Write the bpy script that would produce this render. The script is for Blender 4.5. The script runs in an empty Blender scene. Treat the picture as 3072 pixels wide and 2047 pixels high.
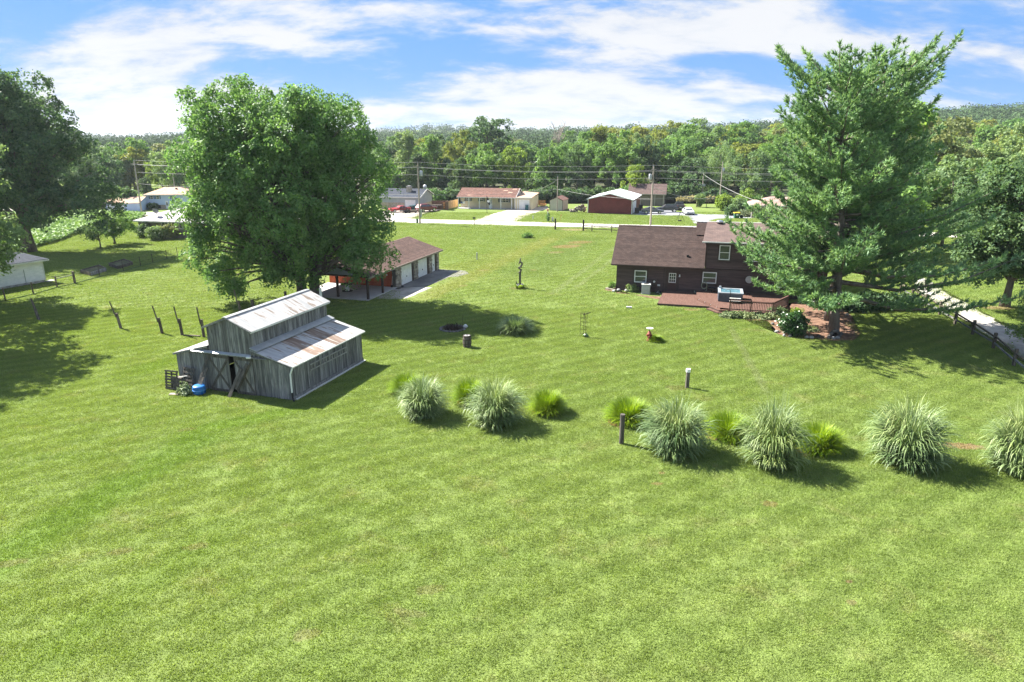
import bpy, math, random
import numpy as np
from mathutils import Vector, Matrix

# ------------------------------------------------------------------ camera, sky, sun, exposure
SC = bpy.context.scene
COL = SC.collection
EYE = 15.0                                   # camera height above the lawn, metres
PITCH = math.atan((1023.5 - 420.0) / 2048.0)  # how far it looks down
cam = bpy.data.cameras.new('camera')
cam.sensor_width = 36.0
cam.lens = 24.0
cam.clip_start = 0.5
cam.clip_end = 6000.0
camo = bpy.data.objects.new('camera', cam)
COL.objects.link(camo)
camo.location = (0, 0, EYE)
camo.rotation_euler = (math.pi / 2 - PITCH, 0, 0)
SC.camera = camo

SUN_EL = math.radians(44)
SUN_DIR = Vector((-0.866 * math.cos(SUN_EL), 0.5 * math.cos(SUN_EL), math.sin(SUN_EL)))
sun = bpy.data.lights.new('sun', 'SUN')
sun.energy = 5.0
sun.angle = math.radians(0.55)
sun.color = (1.0, 0.94, 0.84)
suno = bpy.data.objects.new('sun', sun)
COL.objects.link(suno)
suno.rotation_euler = SUN_DIR.to_track_quat('Z', 'Y').to_euler()
suno.location = (-60, 40, 70)

SC.view_settings.view_transform = 'Standard'
SC.view_settings.look = 'None'
SC.view_settings.gamma = 1.0
SC.view_settings.exposure = 2.08
SC.view_settings.use_curve_mapping = False
SC.render.engine = 'CYCLES'
SC.cycles.max_bounces = 6
SC.cycles.diffuse_bounces = 3
SC.cycles.transmission_bounces = 4
SC.cycles.volume_bounces = 0
SC.cycles.use_denoising = True
SC.cycles.denoiser = 'OPENIMAGEDENOISE'
SC.cycles.denoising_input_passes = 'RGB_ALBEDO_NORMAL'
SC.cycles.denoising_prefilter = 'NONE'
SC.cycles.use_adaptive_sampling = False
SC.render.filter_size = 1.2
SC.cycles.sample_clamp_indirect = 4.0


class NT:
    """small helper for node trees"""
    def __init__(s, tree):
        s.t = tree
        s.t.nodes.clear()

    def n(s, kind, ins=None, **attrs):
        nd = s.t.nodes.new(kind)
        for k, v in attrs.items():
            setattr(nd, k, v)
        for k, v in (ins or {}).items():
            if isinstance(v, bpy.types.NodeSocket):
                s.t.links.new(v, nd.inputs[k])
            elif isinstance(v, bpy.types.Node):
                s.t.links.new(v.outputs[0], nd.inputs[k])
            else:
                nd.inputs[k].default_value = v
        return nd

    def math(s, op, a, b=0.0, c=None):
        ins = {0: a, 1: b}
        if c is not None:
            ins[2] = c
        return s.n('ShaderNodeMath', ins, operation=op).outputs[0]

    def mix(s, f, a, b, blend='MIX'):
        nd = s.n('ShaderNodeMix', None, data_type='RGBA', blend_type=blend, clamp_factor=True)
        for i, v in ((0, f), (6, a), (7, b)):
            if isinstance(v, bpy.types.NodeSocket):
                s.t.links.new(v, nd.inputs[i])
            elif i == 0:
                nd.inputs[i].default_value = v
            else:
                nd.inputs[i].default_value = (v[0], v[1], v[2], 1)
        return nd.outputs[2]

    def ramp(s, f, lo, hi):
        return s.n('ShaderNodeMapRange', {0: f, 1: lo, 2: hi, 3: 0.0, 4: 1.0}, interpolation_type='SMOOTHSTEP').outputs[0]

    def noise(s, vec, scale, detail=4.0, rough=0.55, dist=0.0):
        return s.n('ShaderNodeTexNoise', {'Vector': vec, 'Scale': scale, 'Detail': detail, 'Roughness': rough, 'Distortion': dist}).outputs[0]

    def scale(s, vec, sc, off=(0, 0, 0)):
        return s.n('ShaderNodeMapping', {0: vec, 1: off, 3: sc}).outputs[0]


world = bpy.data.worlds.new('World')
SC.world = world
world.use_nodes = True
w = NT(world.node_tree)
sky = w.n('ShaderNodeTexSky', sky_type='NISHITA', sun_disc=False, sun_elevation=SUN_EL,
          sun_rotation=math.radians(-60), altitude=200, air_density=1.0, dust_density=0.6, ozone_density=2.0)
d = w.n('ShaderNodeTexCoord').outputs['Generated']
sx = w.n('ShaderNodeSeparateXYZ', {0: d})
zz = w.math('MAXIMUM', sx.outputs[2], 0.0)
den = w.math('ADD', zz, 0.27)
px = w.math('DIVIDE', sx.outputs[0], den)
py = w.math('DIVIDE', sx.outputs[1], den)
pc = w.n('ShaderNodeCombineXYZ', {0: px, 1: py, 2: 0.0}).outputs[0]
pcr = w.n('ShaderNodeMapping', {0: pc, 1: (3.1, 0.7, 0.0), 2: (0, 0, math.radians(-24)), 3: (0.62, 1.0, 1.0)}).outputs[0]
n1 = w.noise(pcr, 1.05, 9, 0.58, 0.35)
n2 = w.noise(w.scale(pcr, (1.0, 1.0, 1.0), (5.2, 1.3, 0.4)), 4.2, 8, 0.62, 0.2)
cl = w.math('ADD', w.math('MULTIPLY', n1, 0.64), w.math('MULTIPLY', n2, 0.36))
hz = w.math('SUBTRACT', 1.0, w.ramp(zz, 0.0, 0.13))              # thicker bank towards the horizon
cl2 = w.math('ADD', cl, w.math('MULTIPLY', hz, 0.06))
mask = w.ramp(cl2, 0.455, 0.57)
thick = w.ramp(w.math('ADD', w.math('MULTIPLY', n2, 0.6), w.math('MULTIPLY', n1, 0.4)), 0.40, 0.60)
skycol = w.mix(0.78, w.mix(1.0, sky.outputs[0], (0.33, 0.36, 0.46), 'MULTIPLY'), (0.85, 2.3, 5.1))
cloud = w.mix(thick, (2.7, 3.15, 3.9), (4.2, 4.3, 4.5))
col = w.mix(mask, skycol, cloud)
bg = w.n('ShaderNodeBackground', {0: col, 1: 0.05})
w.n('ShaderNodeOutputWorld', {0: bg})

# ------------------------------------------------------------------ survey of the ground and small builders
rng = np.random.default_rng(11)
random.seed(11)


def S(u, v, z=0.0):
    """ground point (at height z) read off the survey photograph"""
    x = (u - 1536.0) / 2048.0
    y = -(v - 1023.5) / 2048.0
    c, s_ = math.cos(PITCH), math.sin(PITCH)
    dx, dy, dz = x, c + y * s_, -s_ + y * c
    k = (z - EYE) / dz
    return Vector((dx * k, dy * k, z))


def size_at(p):
    """photo pixels per metre at a point"""
    c, s_ = math.cos(PITCH), math.sin(PITCH)
    return 2048.0 / (p[1] * c + (EYE - p[2]) * s_)


class MB:
    """collects faces for ONE mesh object"""
    def __init__(s):
        s.v = []
        s.f = []

    def add(s, vs, fs):
        o = len(s.v)
        s.v += [tuple(p) for p in vs]
        s.f += [tuple(i + o for i in f) for f in fs]
        return s

    def hexa(s, p):
        return s.add(p, [(0, 3, 2, 1), (4, 5, 6, 7), (0, 1, 5, 4), (1, 2, 6, 5), (2, 3, 7, 6), (3, 0, 4, 7)])

    def box(s, x0, x1, y0, y1, z0, z1):
        return s.hexa([(x0, y0, z0), (x1, y0, z0), (x1, y1, z0), (x0, y1, z0), (x0, y0, z1), (x1, y0, z1), (x1, y1, z1), (x0, y1, z1)])

    def beam(s, p, q, w, h, up=(0, 0, 1)):
        p, q, up = Vector(p), Vector(q), Vector(up)
        d = (q - p).normalized()
        if abs(d.dot(up)) > 0.98:
            up = Vector((0, 1, 0))
        a = d.cross(up).normalized() * (w / 2)
        b = a.cross(d).normalized() * (h / 2)
        return s.hexa([p - a - b, p + a - b, p + a + b, p - a + b, q - a - b, q + a - b, q + a + b, q - a + b])

    def tube(s, pts, rad, n=7, cap=True):
        pts = [Vector(p) for p in pts]
        if not hasattr(rad, '__len__'):
            rad = [rad] * len(pts)
        o = len(s.v)
        ref = Vector((0.3, 1, 0.1))
        for i, p in enumerate(pts):
            d = (pts[min(i + 1, len(pts) - 1)] - pts[max(i - 1, 0)]).normalized()
            a = d.cross(ref)
            if a.length < 0.05:
                a = d.cross(Vector((1, 0, 0)))
            a.normalize()
            b = d.cross(a)
            for k in range(n):
                t = 2 * math.pi * k / n
                s.v.append(tuple(p + a * (rad[i] * math.cos(t)) + b * (rad[i] * math.sin(t))))
        for i in range(len(pts) - 1):
            for k in range(n):
                k2 = (k + 1) % n
                s.f.append((o + i * n + k, o + i * n + k2, o + (i + 1) * n + k2, o + (i + 1) * n + k))
        if cap:
            s.f.append(tuple(o + k for k in range(n))[::-1])
            s.f.append(tuple(o + (len(pts) - 1) * n + k for k in range(n)))
        return s

    def lathe(s, prof, n=16, c=(0, 0, 0)):
        return s.tube([(c[0], c[1], c[2] + z) for r, z in prof], [max(r, 0.001) for r, z in prof], n) if False else s._lathe(prof, n, c)

    def _lathe(s, prof, n, c):
        o = len(s.v)
        for r, z in prof:
            for k in range(n):
                t = 2 * math.pi * k / n
                s.v.append((c[0] + r * math.cos(t), c[1] + r * math.sin(t), c[2] + z))
        for i in range(len(prof) - 1):
            for k in range(n):
                k2 = (k + 1) % n
                s.f.append((o + i * n + k, o + i * n + k2, o + (i + 1) * n + k2, o + (i + 1) * n + k))
        s.f.append(tuple(o + k for k in range(n))[::-1])
        s.f.append(tuple(o + (len(prof) - 1) * n + k for k in range(n)))
        return s

    def slab(s, poly, off):
        """planar polygon (3D points) thickened by the vector off"""
        off = Vector(off)
        n = len(poly)
        a = [Vector(p) for p in poly]
        b = [p + off for p in a]
        fs = [tuple(range(n)), tuple(range(2 * n - 1, n - 1, -1))]
        for i in range(n):
            j = (i + 1) % n
            fs.append((i, i + n, j + n, j))
        return s.add(a + b, fs)

    def blob(s, c, r, n=8, jit=0.18):
        """an uneven stone"""
        prof = [(0.02, -1.0), (0.72, -0.7), (1.0, -0.1), (0.8, 0.55), (0.35, 0.92)]
        o = len(s.v)
        for q, z in prof:
            for k in range(n):
                t = 2 * math.pi * k / n
                j = 1 + random.uniform(-jit, jit)
                s.v.append((c[0] + r[0] * q * j * math.cos(t), c[1] + r[1] * q * j * math.sin(t), c[2] + r[2] * z * j))
        for i in range(len(prof) - 1):
            for k in range(n):
                k2 = (k + 1) % n
                s.f.append((o + i * n + k, o + i * n + k2, o + (i + 1) * n + k2, o + (i + 1) * n + k))
        s.f.append(tuple(o + k for k in range(n))[::-1])
        s.f.append(tuple(o + (len(prof) - 1) * n + k for k in range(n)))
        return s

    def build(s, name, m, parent=None, smooth=False, kind=None, label=None):
        me = bpy.data.meshes.new(name)
        me.from_pydata(s.v, [], s.f)
        if smooth:
            me.polygons.foreach_set('use_smooth', [True] * len(me.polygons))
        return link(name, me, m, parent, kind, label)


def fix_normals(me):
    import bmesh
    bm = bmesh.new()
    bm.from_mesh(me)
    bmesh.ops.recalc_face_normals(bm, faces=bm.faces)
    bm.to_mesh(me)
    bm.free()


def link(name, me, m, parent=None, kind=None, label=None):
    if m is not None:
        me.materials.clear()
        me.materials.append(m)
    if len(me.polygons) < 4000:
        fix_normals(me)
    o = bpy.data.objects.new(name, me)
    COL.objects.link(o)
    o.parent = parent
    if kind:
        o['kind'] = kind
    if label:
        o['label'] = label
    return o


def np_mesh(name, verts, k):
    """mesh of loose k-gons from an array (N*k, 3)"""
    verts = np.asarray(verts, dtype=np.float32).reshape(-1, 3)
    nf = len(verts) // k
    me = bpy.data.meshes.new(name)
    me.vertices.add(len(verts))
    me.vertices.foreach_set('co', verts.ravel())
    me.loops.add(nf * k)
    me.loops.foreach_set('vertex_index', np.arange(nf * k, dtype=np.int32))
    me.polygons.add(nf)
    me.polygons.foreach_set('loop_start', np.arange(0, nf * k, k, dtype=np.int32))
    me.update(calc_edges=True)
    return me


def strip_mesh(name, P, W):
    """ribbons: P (N, S, 3) spine points, W (N, S, 3) half-width vectors"""
    n, sg = P.shape[:2]
    V = np.stack([P - W, P + W], 2).reshape(-1, 3).astype(np.float32)
    base = (np.arange(n)[:, None] * sg + np.arange(sg - 1)[None]).reshape(-1) * 2
    F = np.stack([base, base + 1, base + 3, base + 2], 1).astype(np.int32)
    me = bpy.data.meshes.new(name)
    me.vertices.add(len(V))
    me.vertices.foreach_set('co', V.ravel())
    me.loops.add(F.size)
    me.loops.foreach_set('vertex_index', F.ravel())
    me.polygons.add(len(F))
    me.polygons.foreach_set('loop_start', np.arange(0, F.size, 4, dtype=np.int32))
    me.update(calc_edges=True)
    return me


def thing(name, label, cat, loc=(0, 0, 0), rz=0.0, group=None):
    o = bpy.data.objects.new(name, None)
    o.empty_display_size = 0.3
    COL.objects.link(o)
    o.location = loc
    o.rotation_euler = (0, 0, rz)
    return tag(o, label, cat, group)


def tag(o, label, cat, group=None):
    o['label'] = label
    o['category'] = cat
    if group:
        o['group'] = group
    return o


def dup(root, loc, rz=0.0, sc=(1, 1, 1), label=None, group=None):
    r = root.copy()
    COL.objects.link(r)
    r.location, r.rotation_euler, r.scale = loc, (0, 0, rz), sc
    if label:
        r['label'] = label
    if group:
        r['group'] = group
    for ch in root.children:
        c = ch.copy()
        COL.objects.link(c)
        c.parent = r
        for g in ch.children:
            e = g.copy()
            COL.objects.link(e)
            e.parent = c
    return r


def struct(o):
    o['kind'] = 'structure'
    return o

# ------------------------------------------------------------------ materials
def M(name, c1, c2=None, scale=4.0, rough=0.8, bump=0.0, bscale=None, stretch=(1, 1, 1), rnd=0.0, metal=0.0, spec=0.3, lo=0.35, hi=0.65, fine=0.0, streak=None):
    m = bpy.data.materials.new(name)
    m.use_nodes = True
    t = NT(m.node_tree)
    co = t.n('ShaderNodeTexCoord').outputs['Object']
    oi = t.n('ShaderNodeObjectInfo')
    off = t.n('ShaderNodeCombineXYZ', {0: t.math('MULTIPLY', oi.outputs['Random'], 37.0), 1: 0.0, 2: t.math('MULTIPLY', oi.outputs['Random'], 11.0)}).outputs[0]
    v = t.n('ShaderNodeVectorMath', {0: t.scale(co, stretch), 1: off}, operation='ADD').outputs[0]
    nz = t.noise(v, scale, 6, 0.6)
    c = t.mix(t.ramp(nz, lo, hi), c1, c2 or c1)
    if fine:
        f = t.noise(t.scale(co, stretch), scale * 9, 4, 0.7)
        c = t.mix(1.0, c, t.mix(f, [1 - fine] * 3, [1 + fine] * 3), 'MULTIPLY')
    if streak:
        f = t.ramp(t.noise(t.scale(v, (1, 1, 1)), streak[1], 5, 0.6), streak[2], streak[2] + 0.12)
        c = t.mix(f, c, streak[0])
    if rnd:
        c = t.mix(1.0, c, t.mix(oi.outputs['Random'], [1 - rnd] * 3, [1 + rnd] * 3), 'MULTIPLY')
    b = t.n('ShaderNodeBsdfPrincipled', {'Base Color': c, 'Roughness': rough, 'Metallic': metal, 'Specular IOR Level': spec})
    if bump:
        h = t.noise(t.scale(co, stretch), bscale or scale * 6, 5, 0.65)
        bp = t.n('ShaderNodeBump', {'Strength': bump, 'Distance': 0.05, 'Height': h})
        t.t.links.new(bp.outputs[0], b.inputs['Normal'])
    t.n('ShaderNodeOutputMaterial', {0: b})
    return m


def leaf(name, c1, c2, trans=0.42, rough=0.55, spec=0.18, hue=0.0, spread=0.12):
    m = bpy.data.materials.new(name)
    m.use_nodes = True
    t = NT(m.node_tree)
    g = t.n('ShaderNodeNewGeometry')
    oi = t.n('ShaderNodeObjectInfo')
    c = t.mix(g.outputs['Random Per Island'], c1, c2)
    big = t.noise(g.outputs['Position'], 0.55, 3, 0.5)
    c = t.mix(1.0, c, t.mix(t.ramp(big, 0.3, 0.7), (0.82, 0.86, 0.9), (1.16, 1.1, 0.92)), 'MULTIPLY')
    c = t.mix(1.0, c, t.mix(oi.outputs['Random'], (1 - spread, 1 - spread * 0.6, 1.0), (1 + spread, 1 + spread * 0.6, 1.0)), 'MULTIPLY')
    b = t.n('ShaderNodeBsdfPrincipled', {'Base Color': c, 'Roughness': rough, 'Specular IOR Level': spec})
    tc = t.mix(1.0, c, (1.15, 1.15, 0.70), 'MULTIPLY')
    tr = t.n('ShaderNodeBsdfTranslucent', {0: tc})
    mx = t.n('ShaderNodeMixShader', {0: trans, 1: b, 2: tr})
    t.n('ShaderNodeOutputMaterial', {0: mx})
    return m


def shingle(name, c1, c2, bw=0.33, bh=0.14, gap=(0.02, 0.015, 0.014), axis='Y'):
    m = bpy.data.materials.new(name)
    m.use_nodes = True
    t = NT(m.node_tree)
    co = t.n('ShaderNodeTexCoord').outputs['Object']
    if axis == 'W':                      # upright walls: run along x + y, rise along z
        q = t.n('ShaderNodeSeparateXYZ', {0: co})
        co = t.n('ShaderNodeCombineXYZ', {0: t.math('ADD', q.outputs[0], q.outputs[1]), 1: q.outputs[2], 2: 0.0}).outputs[0]
    g = t.n('ShaderNodeNewGeometry')
    br = t.n('ShaderNodeTexBrick', {'Vector': co, 'Color1': (*c1, 1), 'Color2': (*c2, 1), 'Mortar': (*gap, 1), 'Scale': 1.0,
                                    'Mortar Size': 0.006, 'Bias': 0.0, 'Brick Width': bw, 'Row Height': bh}, offset=0.5)
    nz = t.noise(co, 1.2, 5, 0.6)
    f = t.noise(co, 40.0, 3, 0.7)
    c = t.mix(1.0, br.outputs[0], t.mix(t.ramp(nz, 0.3, 0.7), (0.82, 0.82, 0.84), (1.16, 1.14, 1.12)), 'MULTIPLY')
    c = t.mix(1.0, c, t.mix(f, (0.75, 0.75, 0.75), (1.25, 1.25, 1.25)), 'MULTIPLY')
    isl = t.mix(g.outputs['Random Per Island'], (0.88, 0.88, 0.88), (1.12, 1.12, 1.12))
    c = t.mix(1.0, c, isl, 'MULTIPLY')
    b = t.n('ShaderNodeBsdfPrincipled', {'Base Color': c, 'Roughness': 0.9, 'Specular IOR Level': 0.2})
    t.n('ShaderNodeOutputMaterial', {0: b})
    return m


def glassmat(name, c=(0.02, 0.025, 0.03)):
    m = bpy.data.materials.new(name)
    m.use_nodes = True
    t = NT(m.node_tree)
    co = t.n('ShaderNodeTexCoord').outputs['Object']
    nz = t.noise(co, 1.6, 3, 0.5)
    cc = t.mix(nz, c, [q * 2.6 + 0.01 for q in c])
    b = t.n('ShaderNodeBsdfPrincipled', {'Base Color': cc, 'Roughness': 0.06, 'Specular IOR Level': 0.8})
    t.n('ShaderNodeOutputMaterial', {0: b})
    return m


LAWN_BANDS = []     # (p0, p1, half width, colour, strength)
LAWN_SPOTS = []     # (centre, rx, ry, angle, colour, strength)


def lawn_colour(t):
    p = t.n('ShaderNodeNewGeometry').outputs['Position']
    p = t.scale(p, (1, 1, 0))
    big = t.noise(p, 0.05, 4, 0.5)
    med = t.noise(p, 0.32, 5, 0.6)
    st = t.n('ShaderNodeMapping', {0: p, 2: (0, 0, math.radians(-38)), 3: (0.22, 1.5, 1)}).outputs[0]
    swipe = t.noise(st, 0.6, 4, 0.55)
    fine = t.noise(p, 3.2, 6, 0.68)
    tiny = t.noise(p, 14.0, 3, 0.7)
    k = t.math('ADD', t.math('MULTIPLY', big, 0.40), t.math('ADD', t.math('MULTIPLY', med, 0.16), t.math('MULTIPLY', swipe, 0.44)))
    c = t.mix(t.ramp(k, 0.20, 0.82), (0.163, 0.241, 0.058), (0.227, 0.293, 0.088))
    dry = t.ramp(t.noise(t.scale(p, (1, 1, 1), (13, 7, 0)), 0.42, 7, 0.66, 0.5), 0.53, 0.72)
    c = t.mix(t.math('MULTIPLY', dry, 0.36), c, (0.285, 0.262, 0.130))
    cl = t.ramp(t.noise(t.scale(p, (1, 1, 1), (3, 31, 0)), 1.15, 6, 0.7), 0.60, 0.74)   # clover and weeds
    c = t.mix(t.math('MULTIPLY', cl, 0.3), c, (0.085, 0.165, 0.045))
    w_ = t.math('MULTIPLY', t.math('SUBTRACT', t.noise(p, 0.9, 4, 0.6), 0.5), 2.6)
    sep = t.n('ShaderNodeSeparateXYZ', {0: p})
    X, Y = sep.outputs[0], sep.outputs[1]
    # mower passes, about a metre apart, in the near lawn
    q = t.math('ADD', t.math('ADD', t.math('MULTIPLY', X, -0.55), t.math('MULTIPLY', Y, 0.83)), t.math('MULTIPLY', w_, 0.16))
    mow = t.math('SINE', t.math('MULTIPLY', q, 4.6))
    c = t.mix(1.0, c, t.mix(t.math('ADD', t.math('MULTIPLY', mow, 0.5), 0.5), (0.90, 0.91, 0.90), (1.10, 1.09, 1.10)), 'MULTIPLY')
    for p0, p1, hw, bc, stg in LAWN_BANDS:
        d_ = (Vector(p1) - Vector(p0)).to_2d()
        L = d_.length
        d_ /= L
        nx, ny = -d_.y, d_.x
        a = t.math('ADD', t.math('MULTIPLY', X, d_.x), t.math('MULTIPLY', Y, d_.y))
        a = t.math('SUBTRACT', a, p0[0] * d_.x + p0[1] * d_.y)
        b = t.math('ADD', t.math('MULTIPLY', X, nx), t.math('MULTIPLY', Y, ny))
        b = t.math('SUBTRACT', b, p0[0] * nx + p0[1] * ny)
        b = t.math('ABSOLUTE', t.math('ADD', b, t.math('MULTIPLY', w_, hw * 0.45)))
        f = t.math('SUBTRACT', 1.0, t.ramp(b, hw * 0.35, hw * 1.15))
        f = t.math('MULTIPLY', f, t.ramp(a, -1.5, 1.5))
        f = t.math('MULTIPLY', f, t.math('SUBTRACT', 1.0, t.ramp(a, L - 1.5, L + 1.5)))
        c = t.mix(t.math('MULTIPLY', f, stg), c, bc)
    for ctr, rx, ry, an, bc, stg in LAWN_SPOTS:
        ca, sa = math.cos(an), math.sin(an)
        dx = t.math('SUBTRACT', X, ctr[0])
        dy = t.math('SUBTRACT', Y, ctr[1])
        a = t.math('DIVIDE', t.math('ADD', t.math('MULTIPLY', dx, ca), t.math('MULTIPLY', dy, sa)), rx)
        b = t.math('DIVIDE', t.math('ADD', t.math('MULTIPLY', dx, -sa), t.math('MULTIPLY', dy, ca)), ry)
        r = t.math('SQRT', t.math('ADD', t.math('MULTIPLY', a, a), t.math('MULTIPLY', b, b)))
        r = t.math('ADD', r, t.math('MULTIPLY', t.math('SUBTRACT', fine, 0.5), 1.7))
        f = t.math('SUBTRACT', 1.0, t.ramp(r, 0.72, 1.05))
        c = t.mix(t.math('MULTIPLY', f, stg), c, bc)
    c = t.mix(1.0, c, t.mix(t.ramp(fine, 0.3, 0.7), (0.86, 0.86, 0.87), (1.13, 1.12, 1.10)), 'MULTIPLY')
    c = t.mix(1.0, c, t.mix(tiny, (0.88, 0.88, 0.88), (1.12, 1.12, 1.12)), 'MULTIPLY')
    return c, p, fine, tiny


def lawn_material(name, blade):
    m = bpy.data.materials.new(name)
    m.use_nodes = True
    t = NT(m.node_tree)
    c, p, fine, tiny = lawn_colour(t)
    if blade:
        g = t.n('ShaderNodeNewGeometry')
        c = t.mix(1.0, c, t.mix(g.outputs['Random Per Island'], (0.84, 0.86, 0.82), (1.24, 1.2, 1.16)), 'MULTIPLY')
        b = t.n('ShaderNodeBsdfPrincipled', {'Base Color': c, 'Roughness': 0.6, 'Specular IOR Level': 0.25})
        tr = t.n('ShaderNodeBsdfTranslucent', {0: t.mix(1.0, c, (1.2, 1.2, 0.6), 'MULTIPLY')})
        b = t.n('ShaderNodeMixShader', {0: 0.35, 1: b, 2: tr})
    else:
        b = t.n('ShaderNodeBsdfPrincipled', {'Base Color': t.mix(1.0, c, (0.66, 0.66, 0.66), 'MULTIPLY'), 'Roughness': 0.95, 'Specular IOR Level': 0.1})  # ground tone lowered to stand for the shade among the blades
        h = t.math('ADD', t.math('MULTIPLY', fine, 0.7), t.math('MULTIPLY', tiny, 0.5))
        bp = t.n('ShaderNodeBump', {'Strength': 0.9, 'Distance': 0.12, 'Height': h})
        t.t.links.new(bp.outputs[0], b.inputs['Normal'])
    t.n('ShaderNodeOutputMaterial', {0: b})
    return m


GREYWOOD = M('grey_weathered_wood', (0.115, 0.118, 0.125), (0.27, 0.265, 0.26), 1.6, 0.9, 0.5, 14, (6, 6, 0.55), rnd=0.42, fine=0.3, streak=((0.055, 0.05, 0.05), 2.2, 0.6))
DARKWOOD = M('dark_old_wood', (0.06, 0.055, 0.05), (0.13, 0.115, 0.10), 2.0, 0.9, 0.4, 12, (4, 4, 0.8), rnd=0.25, fine=0.3)
POSTWOOD = M('fence_post_wood', (0.07, 0.055, 0.042), (0.15, 0.13, 0.105), 2.0, 0.9, 0.4, 12, (4, 4, 0.8), rnd=0.25, fine=0.3)
BROWNSIDE = M('dark_brown_siding', (0.062, 0.039, 0.038), (0.092, 0.060, 0.058), 1.2, 0.75, 0.3, 10, (0.5, 5, 6), rnd=0.2, fine=0.22)
BROWNTRIM = M('brown_trim_paint', (0.044, 0.028, 0.026), (0.060, 0.039, 0.035), 2, 0.6)
DECK = M('deck_stain', (0.093, 0.048, 0.037), (0.123, 0.067, 0.052), 1.4, 0.7, 0.15, 8, (6, 0.6, 1), rnd=0.05, fine=0.12)
WHITE = M('white_paint', (0.68, 0.69, 0.70), (0.80, 0.80, 0.80), 1.5, 0.5, fine=0.05)
OFFWHITE = M('offwhite_trim', (0.56, 0.56, 0.54), (0.66, 0.66, 0.64), 2, 0.6, fine=0.08)
CREAM = M('cream_siding', (0.56, 0.49, 0.34), (0.64, 0.56, 0.40), 0.7, 0.7, fine=0.06)
TAN = M('tan_metal', (0.44, 0.41, 0.36), (0.50, 0.47, 0.41), 0.8, 0.6)
PALEBLUE = M('pale_blue_siding', (0.42, 0.53, 0.72), (0.47, 0.58, 0.76), 0.6, 0.6)
GREYBLUE = M('grey_blue_siding', (0.30, 0.34, 0.38), (0.35, 0.39, 0.43), 0.8, 0.7)
SHUTTER = M('blue_shutter', (0.05, 0.11, 0.20), None, 3, 0.6)
GREYSHUTTER = M('grey_shutter', (0.17, 0.19, 0.21), None, 3, 0.6)
REDMETAL = M('red_ribbed_metal', (0.16, 0.030, 0.032), (0.21, 0.042, 0.042), 0.7, 0.5, fine=0.12)
REDWALL = M('red_painted_block', (0.40, 0.085, 0.040), (0.47, 0.11, 0.05), 1.0, 0.8, 0.2)
WHITEMETAL = M('white_metal_roof', (0.60, 0.63, 0.66), (0.70, 0.72, 0.74), 0.5, 0.45)
GALV = M('galvanised_metal', (0.36, 0.38, 0.40), (0.48, 0.50, 0.52), 1.2, 0.45, metal=0.5)
BLACK = M('black_paint', (0.012, 0.012, 0.013), (0.022, 0.022, 0.024), 3, 0.5)
IRON = M('rusty_iron', (0.03, 0.022, 0.018), (0.06, 0.04, 0.03), 6, 0.8)
RUBBER = M('tyre_rubber', (0.018, 0.018, 0.018), None, 3, 0.9)
CHROME = M('bright_metal', (0.55, 0.56, 0.58), None, 3, 0.25, metal=0.9)
GLASS = glassmat('dark_window_glass')
BARNROOF = M('old_tin_roof', (0.30, 0.305, 0.31), (0.44, 0.44, 0.44), 1.3, 0.5, 0.1, 6, (0.5, 2.2, 0.5), rnd=0.08, fine=0.16, streak=((0.19, 0.15, 0.12), 1.3, 0.52))
RUSTROOF = M('rusted_tin_roof', (0.15, 0.10, 0.075), (0.25, 0.19, 0.15), 1.4, 0.7, 0.1, 6, (0.5, 3, 0.5), rnd=0.15, fine=0.2, streak=((0.36, 0.34, 0.31), 1.6, 0.54))
BROWNSHINGLE = shingle('brown_shingle', (0.048, 0.032, 0.029), (0.070, 0.049, 0.044))
LIGHTSHINGLE = shingle('weathered_brown_shingle', (0.102, 0.072, 0.066), (0.127, 0.092, 0.084))
GARSHINGLE = shingle('garage_shingle', (0.090, 0.056, 0.049), (0.119, 0.078, 0.066))
REDSHINGLE = shingle('red_brown_shingle', (0.144, 0.076, 0.061), (0.179, 0.101, 0.082))
TANSHINGLE = shingle('tan_shingle', (0.40, 0.27, 0.20), (0.46, 0.32, 0.24))
PINKSHINGLE = shingle('pinkish_shingle', (0.30, 0.20, 0.18), (0.35, 0.24, 0.215))
GREYSHINGLE = shingle('pale_grey_shingle', (0.38, 0.36, 0.38), (0.44, 0.42, 0.44))
DARKSHINGLE = shingle('blue_black_shingle', (0.035, 0.045, 0.065), (0.055, 0.066, 0.09))
CONCRETE = M('old_concrete', (0.35, 0.325, 0.30), (0.43, 0.405, 0.38), 0.25, 0.9, 0.1, 4, fine=0.08, streak=((0.30, 0.28, 0.26), 0.4, 0.68))
DRIVE = M('drive_concrete', (0.28, 0.25, 0.22), (0.38, 0.345, 0.31), 0.3, 0.9, 0.1, 4, fine=0.12)
GRAVEL = M('pale_gravel', (0.27, 0.255, 0.245), (0.40, 0.38, 0.365), 0.7, 0.95, 0.8, 16, fine=0.3)
ASPHALT = M('worn_asphalt', (0.10, 0.10, 0.105), (0.19, 0.185, 0.18), 0.5, 0.95, 0.3, 20, fine=0.2)
LOTASPHALT = M('blue_grey_asphalt', (0.19, 0.20, 0.235), (0.27, 0.28, 0.31), 0.35, 0.9, 0.2, 12, fine=0.15)
SLAB = M('patio_concrete', (0.40, 0.39, 0.39), (0.50, 0.49, 0.48), 0.8, 0.9, 0.1, 8, fine=0.08)
MULCH = M('red_brown_mulch', (0.11, 0.060, 0.040), (0.21, 0.125, 0.085), 2.2, 0.95, 1.0, 16, fine=0.35)
STONE = M('field_stone', (0.20, 0.18, 0.155), (0.42, 0.37, 0.31), 1.5, 0.9, 0.4, 8, rnd=0.35, fine=0.25)
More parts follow.
